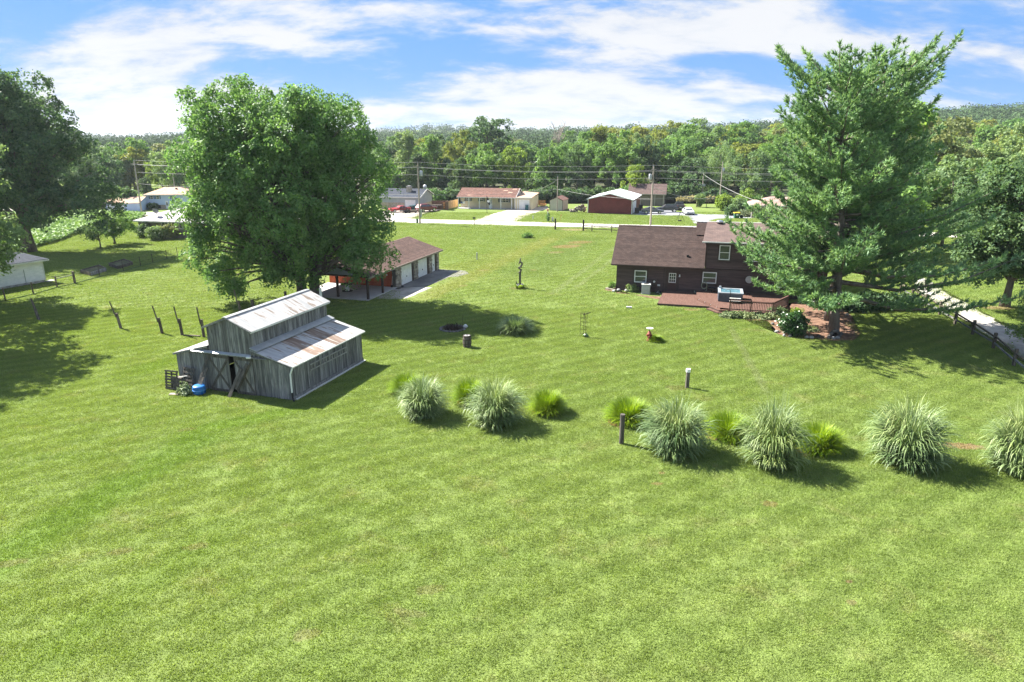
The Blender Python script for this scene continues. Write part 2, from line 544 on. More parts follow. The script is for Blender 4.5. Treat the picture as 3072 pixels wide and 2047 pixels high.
GREYSTONE = M('grey_stone', (0.22, 0.22, 0.22), (0.40, 0.39, 0.38), 2, 0.9, 0.4, 8, rnd=0.3, fine=0.2)
BRICK = shingle('brown_brick', (0.20, 0.150, 0.12), (0.27, 0.205, 0.165), 0.24, 0.09, (0.30, 0.28, 0.26), 'W')
GREYBRICK = M('grey_brown_brick', (0.20, 0.175, 0.155), (0.26, 0.23, 0.205), 3, 0.9, 0.3, 8, (1, 1, 3), fine=0.2)
BARK = M('grey_bark', (0.075, 0.062, 0.052), (0.16, 0.14, 0.12), 2.5, 0.95, 0.9, 9, (1, 1, 0.25), fine=0.3)
PINEBARK = M('pine_bark', (0.10, 0.082, 0.072), (0.20, 0.17, 0.15), 2.5, 0.95, 1.0, 8, (1, 1, 0.3), fine=0.3)
SOIL = M('bare_soil', (0.06, 0.06, 0.03), (0.10, 0.11, 0.05), 2, 0.95, 0.5)
BLUEPLASTIC = M('blue_plastic', (0.02, 0.13, 0.42), (0.03, 0.17, 0.48), 2, 0.4)
TEALBIN = M('teal_plastic', (0.015, 0.09, 0.10), None, 2, 0.5)
GREENBIN = M('green_plastic', (0.02, 0.10, 0.055), None, 2, 0.5)
YELLOW = M('yellow_plastic', (0.70, 0.45, 0.03), None, 2, 0.5)
ORANGE = M('orange_wood', (0.45, 0.22, 0.07), (0.52, 0.27, 0.10), 3, 0.7)
CEDAR = M('cedar_fence', (0.42, 0.28, 0.15), (0.52, 0.36, 0.21), 2, 0.8, rnd=0.15)
UTILITY = M('utility_pole_wood', (0.24, 0.20, 0.17), (0.36, 0.32, 0.28), 1.2, 0.9, 0.3, 8, (3, 3, 0.3), fine=0.2)
WIRE = M('aluminium_wire', (0.30, 0.30, 0.30), None, 1, 0.6)
REDPAINT = M('faded_red_iron', (0.22, 0.055, 0.045), (0.30, 0.085, 0.065), 5, 0.7, fine=0.15)
TUBSIDE = M('hot_tub_cabinet', (0.055, 0.068, 0.09), (0.085, 0.10, 0.125), 2, 0.6)
TUBRIM = M('hot_tub_shell', (0.24, 0.28, 0.32), (0.34, 0.38, 0.42), 2, 0.3)
TUBWATER = M('hot_tub_cover', (0.05, 0.12, 0.16), (0.10, 0.20, 0.25), 2, 0.25)
HOSE = M('garden_hose', (0.30, 0.33, 0.24), None, 2, 0.5)
DARKIN = M('painted_interior_shade', (0.012, 0.012, 0.012), None, 2, 0.95)  # near-black that stands for the unlit depth of openings
FLAGBLACK = M('black_flag_cloth', (0.012, 0.013, 0.018), None, 3, 0.9)


def carpaint(name, c):
    m = bpy.data.materials.new(name)
    m.use_nodes = True
    t = NT(m.node_tree)
    co = t.n('ShaderNodeTexCoord').outputs['Object']
    cc = t.mix(t.noise(co, 1.5, 4, 0.6), [q * 0.9 for q in c], [q * 1.1 for q in c])
    b = t.n('ShaderNodeBsdfPrincipled', {'Base Color': cc, 'Roughness': 0.3, 'Specular IOR Level': 0.5, 'Coat Weight': 0.5, 'Coat Roughness': 0.08})
    t.n('ShaderNodeOutputMaterial', {0: b})
    return m


MAPLE = leaf('maple_leaves', (0.080, 0.186, 0.062), (0.186, 0.320, 0.118))
DARKLEAF = leaf('dark_leaves', (0.051, 0.112, 0.055), (0.139, 0.222, 0.099))
MIDLEAF = leaf('mid_green_leaves', (0.086, 0.192, 0.055), (0.198, 0.324, 0.102))
PALELEAF = leaf('pale_green_leaves', (0.129, 0.213, 0.095), (0.241, 0.336, 0.151))
YELLEAF = leaf('yellow_green_leaves', (0.154, 0.208, 0.040), (0.288, 0.314, 0.072))
LIMELEAF = leaf('lime_leaves', (0.129, 0.224, 0.034), (0.259, 0.353, 0.069))
OLIVELEAF = leaf('olive_leaves', (0.121, 0.164, 0.069), (0.233, 0.259, 0.113))
NEEDLE = leaf('pine_needles', (0.106, 0.218, 0.106), (0.286, 0.431, 0.207), 0.28, 0.5, 0.2)
DARKNEEDLE = leaf('dark_pine_needles', (0.036, 0.078, 0.036), (0.085, 0.138, 0.058), 0.22, 0.5, 0.4)
SILVERGRASS = leaf('silver_grass_blades', (0.060, 0.120, 0.032), (0.29, 0.38, 0.175), 0.25, 0.5, 0.4, spread=0.08)
PLUME = leaf('grass_stalks', (0.13, 0.20, 0.075), (0.32, 0.39, 0.20), 0.2, spread=0.05)
GREENGRASS = leaf('bright_grass_blades', (0.100, 0.205, 0.010), (0.290, 0.400, 0.022), 0.35, 0.5, 0.3, spread=0.08)
HOSTA = leaf('variegated_groundcover', (0.10, 0.16, 0.06), (0.34, 0.38, 0.22), 0.25)
SOY = leaf('soybean_leaves', (0.098, 0.202, 0.052), (0.195, 0.319, 0.104), 0.3)
DARKSHRUB = leaf('glossy_shrub_leaves', (0.018, 0.065, 0.013), (0.052, 0.130, 0.029), 0.2, 0.35, 0.6)
FARLEAF = leaf('far_canopy_leaves', (0.046, 0.090, 0.038), (0.070, 0.114, 0.048), 0.03, 0.9, 0.02)

FLOOR = M('woodland_floor', (0.028, 0.036, 0.014), (0.055, 0.060, 0.026), 0.8, 0.95, 0.5, 4, fine=0.3)
LADDERWOOD = M('pale_ladder_wood', (0.23, 0.225, 0.22), (0.31, 0.305, 0.295), 3, 0.8)

# ------------------------------------------------------------------ the ground
def sstep(a, b, x):
    t = np.clip((x - a) / (b - a), 0, 1)
    return t * t * (3 - 2 * t)


def terrain(x, y):
    x = np.asarray(x, float)
    y = np.asarray(y, float)
    az = x / np.maximum(y, 1.0)
    hm = np.interp(az, [-0.9, -0.6, -0.42, -0.1, 0.05, 0.28, 0.45, 0.67, 1.0], [8, 9, 10, 12, 14, 22, 31, 42, 46])
    wob = 4.5 * np.sin(x * 0.011 + 1.0) * np.cos(y * 0.006) + 2.5 * np.sin(x * 0.027 + y * 0.013)
    st = np.interp(az, [-0.5, 0.1, 0.4, 0.8], [330, 300, 230, 170])
    z = sstep(st, 900.0, y) * (hm + wob * sstep(300, 700, y))
    far = np.interp(az, [-0.4, -0.22, -0.10, 0.0, 0.1, 0.3], [0, 14, 18, 12, 4, 0])
    return z + far * sstep(1000, 1400, y)


def tz(x, y):
    return float(terrain(x, y))


LAWN_BANDS += [
    (S(-250, 1830), S(640, 1290), 1.5, (0.125, 0.225, 0.032), 0.5),       # lush strip across the near lawn
    (S(560, 1300), S(900, 1225), 0.9, (0.145, 0.250, 0.030), 0.5),
    (S(60, 2040), S(700, 1560), 1.2, (0.13, 0.215, 0.03), 0.35),
    (S(380, 1130), S(690, 1010), 1.2, (0.14, 0.235, 0.022), 0.5),
    (S(1260, 900), S(1660, 715), 1.7, (0.275, 0.280, 0.095), 0.45),        # worn track from the garage to the road
    (S(1330, 820), S(1720, 696), 2.6, (0.245, 0.270, 0.080), 0.3),
    (S(1560, 830), S(1770, 712), 4.0, (0.140, 0.205, 0.060), 0.45),        # greener strip beside the track
    (S(1660, 880), S(1860, 730), 0.5, (0.250, 0.300, 0.150), 0.5),
    (S(1720, 870), S(1850, 770), 0.4, (0.250, 0.300, 0.150), 0.5),
    (S(2300, 1180), S(2190, 980), 0.35, (0.24, 0.28, 0.145), 0.5),
]
LAWN_SPOTS += [
    (S(1700, 740), 2.6, 1.6, 0.5, (0.34, 0.25, 0.15), 0.7),
    (S(1740, 728), 2.4, 1.6, 0.5, (0.34, 0.25, 0.15), 0.6),
    (S(1665, 758), 1.5, 0.9, 0.4, (0.30, 0.24, 0.14), 0.5),
    (S(1720, 690), 2.6, 1.5, -0.2, (0.42, 0.36, 0.26), 0.7),
    (S(1280, 1215), 0.01, 0.01, 0, (0.3, 0.2, 0.1), 0.0),
    (S(1388, 1208), 0.32, 0.6, 0.2, (0.40, 0.25, 0.14), 0.95),
    (S(1607, 1233), 0.35, 0.5, 0.2, (0.36, 0.24, 0.14), 0.9),
    (S(1848, 1272), 0.35, 0.7, 0.5, (0.34, 0.22, 0.13), 0.9),
    (S(2150, 1307), 0.55, 0.7, -0.6, (0.40, 0.27, 0.16), 0.95),
    (S(2412, 1352), 0.4, 0.6, -0.6, (0.38, 0.26, 0.15), 0.9),
    (S(2885, 1339), 1.25, 0.42, -0.15, (0.36, 0.26, 0.17), 0.8),
    (S(2548, 1746), 0.14, 0.08, 0, (0.30, 0.22, 0.13), 0.7),
    (S(2555, 1808), 0.22, 0.16, 0.3, (0.30, 0.24, 0.14), 0.5),
    (S(2310, 1512), 0.4, 0.3, 0, (0.28, 0.20, 0.11), 0.5),
    (S(1970, 1452), 0.3, 0.15, 0, (0.30, 0.22, 0.12), 0.6),
    (S(1985, 1420), 0.2, 0.12, 0, (0.30, 0.22, 0.12), 0.6),
    (S(2075, 930), 0.9, 0.5, 0, (0.32, 0.25, 0.14), 0.6),
    (S(1600, 811), 0.5, 0.4, 0, (0.30, 0.24, 0.14), 0.5),
    (S(1380, 820), 0.9, 0.5, 0.4, (0.36, 0.31, 0.20), 0.5),
    (S(1390, 858), 0.6, 0.4, 0.4, (0.38, 0.33, 0.22), 0.5),
    (S(1450, 812), 0.8, 0.5, 0.4, (0.36, 0.31, 0.20), 0.45),
    (S(2990, 925), 1.6, 0.8, 0, (0.34, 0.26, 0.17), 0.7),
    (S(920, 1905), 0.5, 0.3, 0.3, (0.25, 0.21, 0.12), 0.38),
    (S(360, 1655), 0.5, 0.25, 0.3, (0.25, 0.21, 0.12), 0.38),
    (S(590, 1640), 0.5, 0.25, 0.3, (0.24, 0.20, 0.11), 0.38),
    (S(1290, 1770), 0.6, 0.3, 0.2, (0.23, 0.20, 0.11), 0.38),
    (S(1230, 1840), 0.7, 0.2, -0.2, (0.20, 0.18, 0.10), 0.38),
    (S(30, 1690), 0.6, 0.3, 0.3, (0.25, 0.21, 0.12), 0.38),
    (S(560, 1290), 0.6, 0.2, 0.4, (0.24, 0.21, 0.12), 0.38),
    (S(1550, 866), 0.9, 0.7, 0, (0.20, 0.17, 0.09), 0.5),
    (S(2030, 1165), 0.7, 0.5, 0, (0.20, 0.20, 0.09), 0.5),
]
LAWN = lawn_material('lawn_ground_shaded', False)
BLADES = lawn_material('lawn_blades', True)


def ground_sheet():
    xs = np.concatenate([np.linspace(-2600, -420, 24), np.linspace(-400, 400, 81), np.linspace(420, 2600, 24)])
    ys = np.concatenate([np.linspace(-80, 160, 9), np.linspace(170, 1000, 84), np.linspace(1020, 3200, 30)])
    X, Y = np.meshgrid(xs, ys)
    V = np.stack([X, Y, terrain(X, Y)], -1).reshape(-1, 3)
    nx, ny = len(xs), len(ys)
    F = [(j * nx + i, j * nx + i + 1, (j + 1) * nx + i + 1, (j + 1) * nx + i) for j in range(ny - 1) for i in range(nx - 1)]
    me = bpy.data.meshes.new('ground')
    me.from_pydata(V.tolist(), [], F)
    return struct(link('ground', me, LAWN))


ground = ground_sheet()


def sheet(name, pts, m, z, rag=0.0, sub=1.2):
    """flat sheet with an outline of ground points; rag = uneven edge"""
    P = [Vector((p[0], p[1])) for p in pts]
    out = []
    for i, a in enumerate(P):
        b = P[(i + 1) % len(P)]
        n = max(1, int((b - a).length / sub)) if rag else 1
        for k in range(n):
            q = a.lerp(b, k / n)
            if rag and k:
                q = q + Vector((random.uniform(-rag, rag), random.uniform(-rag, rag)))
            out.append((q.x, q.y, z))
    me = bpy.data.meshes.new(name)
    import bmesh
    bm = bmesh.new()
    f = bm.faces.new([bm.verts.new(p) for p in out])
    bmesh.ops.triangulate(bm, faces=[f], ngon_method='EAR_CLIP')
    for g in bm.faces:
        if g.normal.z < 0:
            g.normal_flip()
    bm.to_mesh(me)
    bm.free()
    return struct(link(name, me, m)), [(q[0], q[1]) for q in out]


KEEP_OUT = []       # outlines where no lawn grows


def paved(name, uv, m, z, rag=0.0, world=None, sub=1.2):
    pts = world or [S(*q) for q in uv]
    o, out = sheet(name, pts, m, z, rag, sub)
    KEEP_OUT.append(out)
    return o


# the county road runs left to right, slightly towards the camera
RA, RB = S(1170, 661), S(1680, 674.5)
rd = (RB - RA).normalized()
rn = Vector((-rd.y, rd.x, 0))
ROAD_HW = 3.1
def on_road(t, o):
    return RA + rd * t + rn * o
paved('road', None, CONCRETE, 0.016, world=[on_road(-170, -ROAD_HW), on_road(200, -ROAD_HW), on_road(200, ROAD_HW), on_road(-170, ROAD_HW)])
# tar-filled cracks across the road
for t0, a in ((-20, 0.9), (7, 0.7), (22, 1.1), (30, 0.5), (41, 0.8), (48, 1.2), (56, 0.6)):
    mb = MB()
    p = [on_road(t0, -2.9)]
    for k in range(1, 7):
        p.append(on_road(t0 + a * k * 0.6 + random.uniform(-0.3, 0.3), -2.9 + k * 0.96))
    for q0, q1 in zip(p[:-1], p[1:]):
        s_ = (q1 - q0).cross(Vector((0, 0, 1))).normalized() * 0.05
        mb.add([q0 - s_ + Vector((0, 0, 0.022)), q0 + s_ + Vector((0, 0, 0.022)), q1 + s_ + Vector((0, 0, 0.022)), q1 - s_ + Vector((0, 0, 0.022))], [(0, 1, 2, 3)])
    struct(mb.build('road_crack', ASPHALT))
paved('concrete_driveway', [(1426, 660), (1468, 645), (1521, 631), (1558, 629.5), (1594, 628), (1618, 620), (1640, 618), (1646, 626), (1608, 638), (1575, 650), (1551, 663.5)], DRIVE, 0.010, 0.25)
paved('asphalt_driveway', [(1120, 657), (1232, 657), (1254, 648), (1300, 633), (1332, 629), (1290, 622), (1190, 624), (1150, 636), (1120, 640)], DRIVE, 0.011, 0.2)
paved('asphalt_lot', [(2084, 672), (2066, 650), (2040, 647.5), (1896, 645), (1905, 634), (2000, 630), (2060, 641), (2130, 644), (2258, 646), (2262, 655), (2150, 656), (2132, 662), (2136, 673)], LOTASPHALT, 0.012, 0.15)
paved('gravel_driveway', [(2676, 812), (2741, 832), (2752, 872), (2838, 927), (2930, 985), (3072, 1079), (3300, 1240), (3300, 1150), (3072, 1010), (2923, 925), (2824, 872), (2800, 850), (2776, 836), (2700, 800)], GRAVEL, 0.014, 0.25)
paved('garage_apron', [(1188, 866), (1314, 808), (1396, 813), (1407, 822), (1372, 831), (1346, 832), (1310, 848), (1268, 862)], ASPHALT, 0.018, 0.12)
paved('gravel_patch', [(1183, 866), (1268, 861), (1297, 863), (1255, 880), (1212, 897), (1160, 898), (1130, 896)], GRAVEL, 0.010, 0.3)
paved('mulch_bed', [(2186, 941), (2240, 962), (2300, 962), (2330, 1000), (2352, 1010), (2420, 1015), (2500, 1024), (2560, 1022), (2578, 1010), (2566, 975), (2556, 950), (2530, 925), (2490, 910), (2430, 900), (2400, 905), (2330, 935)], MULCH, 0.020, 0.25)
paved('border_bed', [(1812, 871), (1838, 853), (1850, 868), (1850, 880), (1985, 891), (1975, 899), (1900, 884), (1840, 876)], MULCH, 0.019, 0.1)
paved('woodland_floor', None, FLOOR, 0.022, 0.8, world=[S(1090, 612), S(1180, 611), S(1345, 609), S(1480, 605), S(1700, 606), S(1880, 601), S(1960, 602), S(2050, 600), S(2160, 603), S(2240, 612), Vector((95, 190, 0)), Vector((120, 260, 0)), Vector((60, 330, 0)), Vector((-120, 330, 0)), Vector((-110, 205, 0)), S(700, 612)], sub=3.0)
KEEP_OUT.append([tuple(S(*q)[:2]) for q in ((543, 1150), (620, 1020), (1000, 960), (1078, 1082), (880, 1198))])       # under the barn
KEEP_OUT.append([tuple(S(*q)[:2]) for q in ((1105, 900), (1314, 808), (1200, 760), (900, 830), (966, 888))])           # under the garage
KEEP_OUT.append([tuple(S(*q)[:2]) for q in ((1850, 868), (1975, 912), (2120, 930), (2320, 940), (2480, 905), (2480, 830), (1900, 800))])


def inside(P, poly):
    x, y = P[:, 0], P[:, 1]
    r = np.zeros(len(P), bool)
    n = len(poly)
    for i in range(n):
        x0, y0 = poly[i]
        x1, y1 = poly[(i + 1) % n]
        if y0 == y1:
            continue
        c = ((y0 > y) != (y1 > y)) & (x < (x1 - x0) * (y - y0) / (y1 - y0) + x0)
        r ^= c
    return r


def lawn_grass():
    n = 900
    ra_, rr_ = rng.uniform(0, 2 * math.pi, n), 0.95 * rng.random(n) ** 0.55
    px_, py_ = rr_ * np.cos(ra_), rr_ * np.sin(ra_)
    az = rng.uniform(0, 2 * math.pi, n)
    h = rng.uniform(0.035, 0.085, n)
    wd = rng.uniform(0.008, 0.016, n)
    lean = rng.uniform(0.1, 1.0, n) * h
    la = rng.uniform(0, 2 * math.pi, n)
    b = np.stack([px_, py_, np.zeros(n)], 1)
    s_ = np.stack([np.cos(az) * wd, np.sin(az) * wd, np.zeros(n)], 1)
    tip = b + np.stack([np.cos(la) * lean, np.sin(la) * lean, h], 1)
    me = np_mesh('grass_tuft', np.stack([b - s_, b + s_, tip], 1), 3)
    me.materials.append(BLADES)
    patch = bpy.data.objects.new('grass_tuft', me)
    pts, rot, scl = [], [], []
    for y0, y1, step in ((13, 62, 1.0), (62, 150, 2.0)):
        ys = np.arange(y0, y1, step)
        for y in ys:
            xs = np.arange(-0.80 * y - 5, 0.80 * y + 5, step)
            q = np.stack([xs + rng.uniform(-.3, .3, len(xs)) * step, np.full(len(xs), y) + rng.uniform(-.3, .3, len(xs)) * step, np.zeros(len(xs))], 1)
            pts.append(q)
            scl.append(np.stack([np.full(len(xs), step)] * 2 + [rng.uniform(0.8, 1.25, len(xs)) * (1 + 0.2 * (step - 1))], 1))
    P = np.concatenate(pts)
    Sx = np.concatenate(scl)
    ok = np.ones(len(P), bool)
    for poly in KEEP_OUT:
        ok &= ~inside(P, poly)
    P, Sx = P[ok], Sx[ok]
    me = bpy.data.meshes.new('lawn_grass')
    me.vertices.add(len(P))
    me.vertices.foreach_set('co', P.astype(np.float32).ravel())
    R = np.zeros((len(P), 3), np.float32)
    R[:, 2] = rng.uniform(0, 2 * math.pi, len(P))
    me.attributes.new('rot', 'FLOAT_VECTOR', 'POINT').data.foreach_set('vector', R.ravel())
    me.attributes.new('scl', 'FLOAT_VECTOR', 'POINT').data.foreach_set('vector', Sx.astype(np.float32).ravel())
    o = bpy.data.objects.new('lawn_grass', me)
    COL.objects.link(o)
    o['kind'] = 'stuff'
    tag(o, 'short mown lawn grass covering the yard around barn and houses', 'grass')
    ng = bpy.data.node_groups.new('scatter_grass', 'GeometryNodeTree')
    ng.interface.new_socket('Geometry', in_out='INPUT', socket_type='NodeSocketGeometry')
    ng.interface.new_socket('Geometry', in_out='OUTPUT', socket_type='NodeSocketGeometry')
    gi, go = ng.nodes.new('NodeGroupInput'), ng.nodes.new('NodeGroupOutput')
    oi = ng.nodes.new('GeometryNodeObjectInfo')
    oi.inputs['Object'].default_value = patch
    ip = ng.nodes.new('GeometryNodeInstanceOnPoints')
    L = ng.links.new
    for nm, sock in (('rot', 'Rotation'), ('scl', 'Scale')):
        a = ng.nodes.new('GeometryNodeInputNamedAttribute')
        a.data_type = 'FLOAT_VECTOR'
        a.inputs['Name'].default_value = nm
        L(a.outputs[0], ip.inputs[sock])
    L(gi.outputs[0], ip.inputs['Points'])
    L(oi.outputs['Geometry'], ip.inputs['Instance'])
    L(ip.outputs[0], go.inputs[0])
    md = o.modifiers.new('scatter', 'NODES')
    md.node_group = ng
    return o


lawn_grass()


def soy_field():
    poly = [S(*q) for q in ((60, 756), (180, 724), (262, 690), (330, 672), (420, 662), (440, 648), (380, 641), (215, 637), (100, 640), (-200, 660), (-200, 780))]
    pp = [(p.x, p.y) for p in poly]
    x0, x1 = min(p[0] for p in pp), max(p[0] for p in pp)
    y0, y1 = min(p[1] for p in pp), max(p[1] for p in pp)
    q = np.stack([rng.uniform(x0, x1, 110000), rng.uniform(y0, y1, 110000)], 1)
    q = q[inside(q, pp)]
    n = len(q)
    c = np.stack([q[:, 0], q[:, 1], 0.25 + 0.5 * rng.random(n) + 0.12 * np.sin(q[:, 0] * 0.4) * np.sin(q[:, 1] * 0.23)], 1)
    me = np_mesh('soybean_field', leaf_quads(c, np.array([0, 0, 1.0]) + rng.normal(0, .45, (n, 3)), 0.44, 0.40), 4)
    o = link('soybean_field', me, SOY)
    o['kind'] = 'stuff'
    tag(o, 'bright green soybean field beyond the left side yard', 'crop field')


def leaf_quads(c, nrm, L, W):
    """rhombic leaves at c with normals nrm"""
    n = len(c)
    nrm = nrm / np.linalg.norm(nrm, axis=1, keepdims=True)
    r = rng.normal(0, 1, (n, 3))
    a = np.cross(nrm, r)
    a /= np.linalg.norm(a, axis=1, keepdims=True) + 1e-9
    b = np.cross(nrm, a)
    L = L * rng.uniform(0.65, 1.25, (n, 1)) * 0.5
    W = W * rng.uniform(0.65, 1.25, (n, 1)) * 0.5
    return np.stack([c - a * L, c + b * W, c + a * L, c - b * W], 1)


soy_field()

# ------------------------------------------------------------------ trees
def unit(a):
    return a / (np.linalg.norm(a, axis=-1, keepdims=True) + 1e-9)


def boughs_in(env, n, shell=0.45):
    """bough centres and radii spread through ellipsoids (cx, cy, cz, rx, ry, rz, bough radius)"""
    vol = np.array([e[3] * e[4] * e[5] for e in env]) ** 0.8
    pick = rng.choice(len(env), n, p=vol / vol.sum())
    E = np.array(env)[pick]
    d = unit(rng.normal(0, 1, (n, 3)))
    r = (shell + (1 - shell) * rng.random((n, 1)) ** 0.7)
    c = E[:, :3] + d * r * E[:, 3:6]
    return c, E[:, 6] * rng.uniform(0.65, 1.25, n), E[:, :3]


def foliage(bc, br, bo, n_spray, k, sr, lf, asp=0.65, flat=0.72, droop=0.25, up=0.7, jit=0.55):
    nb = len(bc)
    d = unit(rng.normal(0, 1, (nb, n_spray, 3)) + 0.35 * unit(bc - bo)[:, None])
    q = d * (0.35 + 0.65 * rng.random((nb, n_spray, 1)) ** 0.5)
    q[..., 2] *= flat
    sc = bc[:, None] + q * br[:, None, None]
    ns = unit(d * 0.8 + np.array([0, 0, up]) + rng.normal(0, 0.35, d.shape))
    sc, ns = sc.reshape(-1, 3), ns.reshape(-1, 3)
    m = len(sc)
    R = sr * rng.uniform(0.6, 1.3, (m, 1, 1))
    t = unit(np.cross(ns, rng.normal(0, 1, (m, 3))))
    b = np.cross(ns, t)
    th = rng.uniform(0, 2 * math.pi, (m, k, 1))
    rr = np.sqrt(rng.random((m, k, 1))) * R
    c = sc[:, None] + t[:, None] * rr * np.cos(th) + b[:, None] * rr * np.sin(th) + ns[:, None] * rng.normal(0, 0.22, (m, k, 1)) * R
    c[..., 2] -= droop * (rr[..., 0] ** 2) / np.maximum(R[..., 0], .05)
    nn = ns[:, None] + rng.normal(0, jit, (m, k, 3))
    return leaf_quads(c.reshape(-1, 3), nn.reshape(-1, 3), lf, lf * asp)


def limbs(bc, H, trunk_h, r0, stems=((0, 0),), frac=0.5, lean=0.3, r1=0.05):
    mb = MB()
    tops = []
    for i, (sx_, sy_) in enumerate(stems):
        tx, ty = sx_ * (1 + lean * 3), sy_ * (1 + lean * 3)
        zt = H * 0.80
        pts, rad = [], []
        for k in range(9):
            f = k / 8
            pts.append((sx_ + (tx - sx_) * f + 0.12 * math.sin(3 * f + i), sy_ + (ty - sy_) * f + 0.12 * math.cos(4 * f + i), zt * f - 0.05))
            rad.append((r0 * (1.45 if k == 0 else 1.0) * (1 - 0.86 * f)) / (len(stems) ** 0.4))
        mb.tube(pts, rad, 10)
        tops.append(pts)
    for j in range(len(bc)):
        if random.random() > frac:
            continue
        c = Vector(bc[j])
        pts = min(tops, key=lambda p: (Vector(p[4]) - c).length)
        hd = math.hypot(c.x - pts[4][0], c.y - pts[4][1])
        zb = min(max(trunk_h, c.z - 0.75 * hd - 0.5), H * 0.72)
        f = zb / (H * 0.80) * 8
        k = min(int(f), 7)
        a = Vector(pts[k]).lerp(Vector(pts[k + 1]), f - k)
        ra = max(r1, r0 * 0.42 * (1 - zb / H))
        m1 = a.lerp(c, 0.4) + Vector((random.uniform(-.3, .3), random.uniform(-.3, .3), 0.10 * hd))
        m2 = a.lerp(c, 0.75) + Vector((random.uniform(-.3, .3), random.uniform(-.3, .3), 0.06 * hd))
        mb.tube([a, m1, m2, c], [ra, ra * 0.65, ra * 0.4, ra * 0.15], 5, False)
    return mb


def add_tree(name, label, loc, lq, mb, lm, bm, rz=0.0, group=None, cat='tree', k=4):
    t = thing(name, label, cat, loc, rz, group)
    mb.build('trunk', bm, t, True)
    link('crown', np_mesh('crown', lq, k), lm, t)
    return t


# --- the big twin-stemmed maple behind the barn
MB_LOC = S(928, 903)
env = [(-1.2, 0, 13.5, 7.4, 6.5, 6.0, 1.9), (-6.4, 0, 11.5, 5.0, 5.2, 6.4, 1.9), (4.4, -0.5, 10.6, 5.4, 5.2, 6.0, 1.9), (-1.5, -2.5, 9.0, 7.5, 5.0, 5.5, 1.8),
       (-6.2, 0, 16.6, 4.2, 4.4, 4.0, 1.5), (3.6, 0, 16.0, 4.6, 4.4, 3.6, 1.5), (-1.4, 0, 16.4, 4.2, 4.4, 3.4, 1.5), (-8.2, 0, 6.4, 2.9, 3.8, 4.2, 1.4), (-5.6, -1.5, 3.4, 3.2, 3.0, 2.6, 1.2),
       (6.2, -0.6, 6.8, 3.0, 3.4, 3.4, 1.4), (3.6, -2.0, 5.4, 3.2, 2.8, 2.8, 1.3), (-0.8, -1.8, 4.8, 3.4, 2.4, 2.2, 1.2)]
bc, br, bo = boughs_in(env, 430, 0.5)
MAPLE_LIMBS = limbs(bc, 19, 2.4, 0.62, ((-0.75, 0.2), (0.55, -0.3)), 0.55)
big_maple = add_tree('maple_tree', 'broad twin-stemmed maple towering over the barn and garage', MB_LOC, foliage(bc, br, bo, 13, 32, 0.62, 0.27, droop=0.55), MAPLE_LIMBS, MAPLE, BARK)
big_maple.scale = (0.94, 0.94, 0.99)

# --- the two big dark trees at the left edge
env = [(0, 0, 14, 8.5, 8, 8, 2.4), (5.5, -1, 10.5, 7.0, 6, 6.2, 2.2), (-6, 0, 14, 7, 6, 7.5, 2.2), (0, 0, 21, 6.5, 6, 5.0, 2.0), (9.5, -1, 7.5, 4.6, 4.2, 4.4, 1.8), (-2, -2, 7.5, 6, 4, 4.5, 1.9), (3.5, 0, 18.5, 5.0, 5, 5.0, 1.8), (-8, 0, 21, 5.5, 5, 5, 1.8)]
bc, br, bo = boughs_in(env, 230, 0.45)
left_tree = add_tree('shade_tree', 'huge dark shade tree behind the white sided house at the left edge', S(86, 756), foliage(bc, br, bo, 13, 27, 0.85, 0.40, droop=0.45), limbs(bc, 26, 3.2, 0.75, ((0, 0),), 0.5), DARKLEAF, BARK)

env = [(0, 0, 9, 5.5, 5.5, 6, 1.8), (0, 0, 14, 4, 4, 4, 1.5), (3.0, -1, 6.0, 3.6, 3.5, 3.4, 1.4)]
bc, br, bo = boughs_in(env, 110, 0.45)
q = S(-105, 905)
add_tree('yard_tree', 'sunlit pale leafed tree cut by the left edge, in front of the white sided house', (q.x, q.y, 0), foliage(bc, br, bo, 12, 26, 0.6, 0.30, droop=0.5), limbs(bc, 17, 2.6, 0.36), PALELEAF, BARK)
env = [(0, 0, 10, 6.5, 6.5, 6, 2.0), (0, 0, 15, 5, 5, 4.5, 1.7)]
bc, br, bo = boughs_in(env, 110, 0.45)
edge_tree = add_tree('yard_tree', 'tall tree just off the left side of the lawn, casting the shadow beside the barn', (-47.5, 50.5, 0), foliage(bc, br, bo, 12, 26, 0.75, 0.36, droop=0.5), limbs(bc, 19, 3.2, 0.4), MIDLEAF, BARK)

# --- tidy round maple on the right beyond the gravel drive
env = [(0, 0, 8.2, 5.6, 5.4, 5.2, 1.7), (0, 0, 11.2, 3.8, 3.8, 3.0, 1.4), (-2.6, -1.2, 5.6, 3.4, 3.2, 2.6, 1.3), (2.6, -1.0, 5.4, 3.4, 3.2, 2.6, 1.3)]
bc, br, bo = boughs_in(env, 130, 0.6)
right_maple = add_tree('maple_tree', 'round dark maple standing alone beyond the gravel drive at right', S(3016, 921), foliage(bc, br, bo, 13, 30, 0.62, 0.30, droop=0.5), limbs(bc, 14, 2.4, 0.36, frac=0.5), DARKLEAF, BARK)
env = [(0, 0, 3.2, 2.0, 2.0, 2.4, 0.9), (0, 0, 4.8, 1.5, 1.5, 1.8, 0.7)]
bc, br, bo = boughs_in(env, 40, 0.4)
q = S(3112, 1060)
add_tree('small_tree', 'small pale leafed tree reaching in at the right edge over the gravel drive', q, foliage(bc, br, bo, 10, 24, 0.45, 0.22, droop=0.5), limbs(bc, 6, 1.2, 0.12), PALELEAF, BARK)

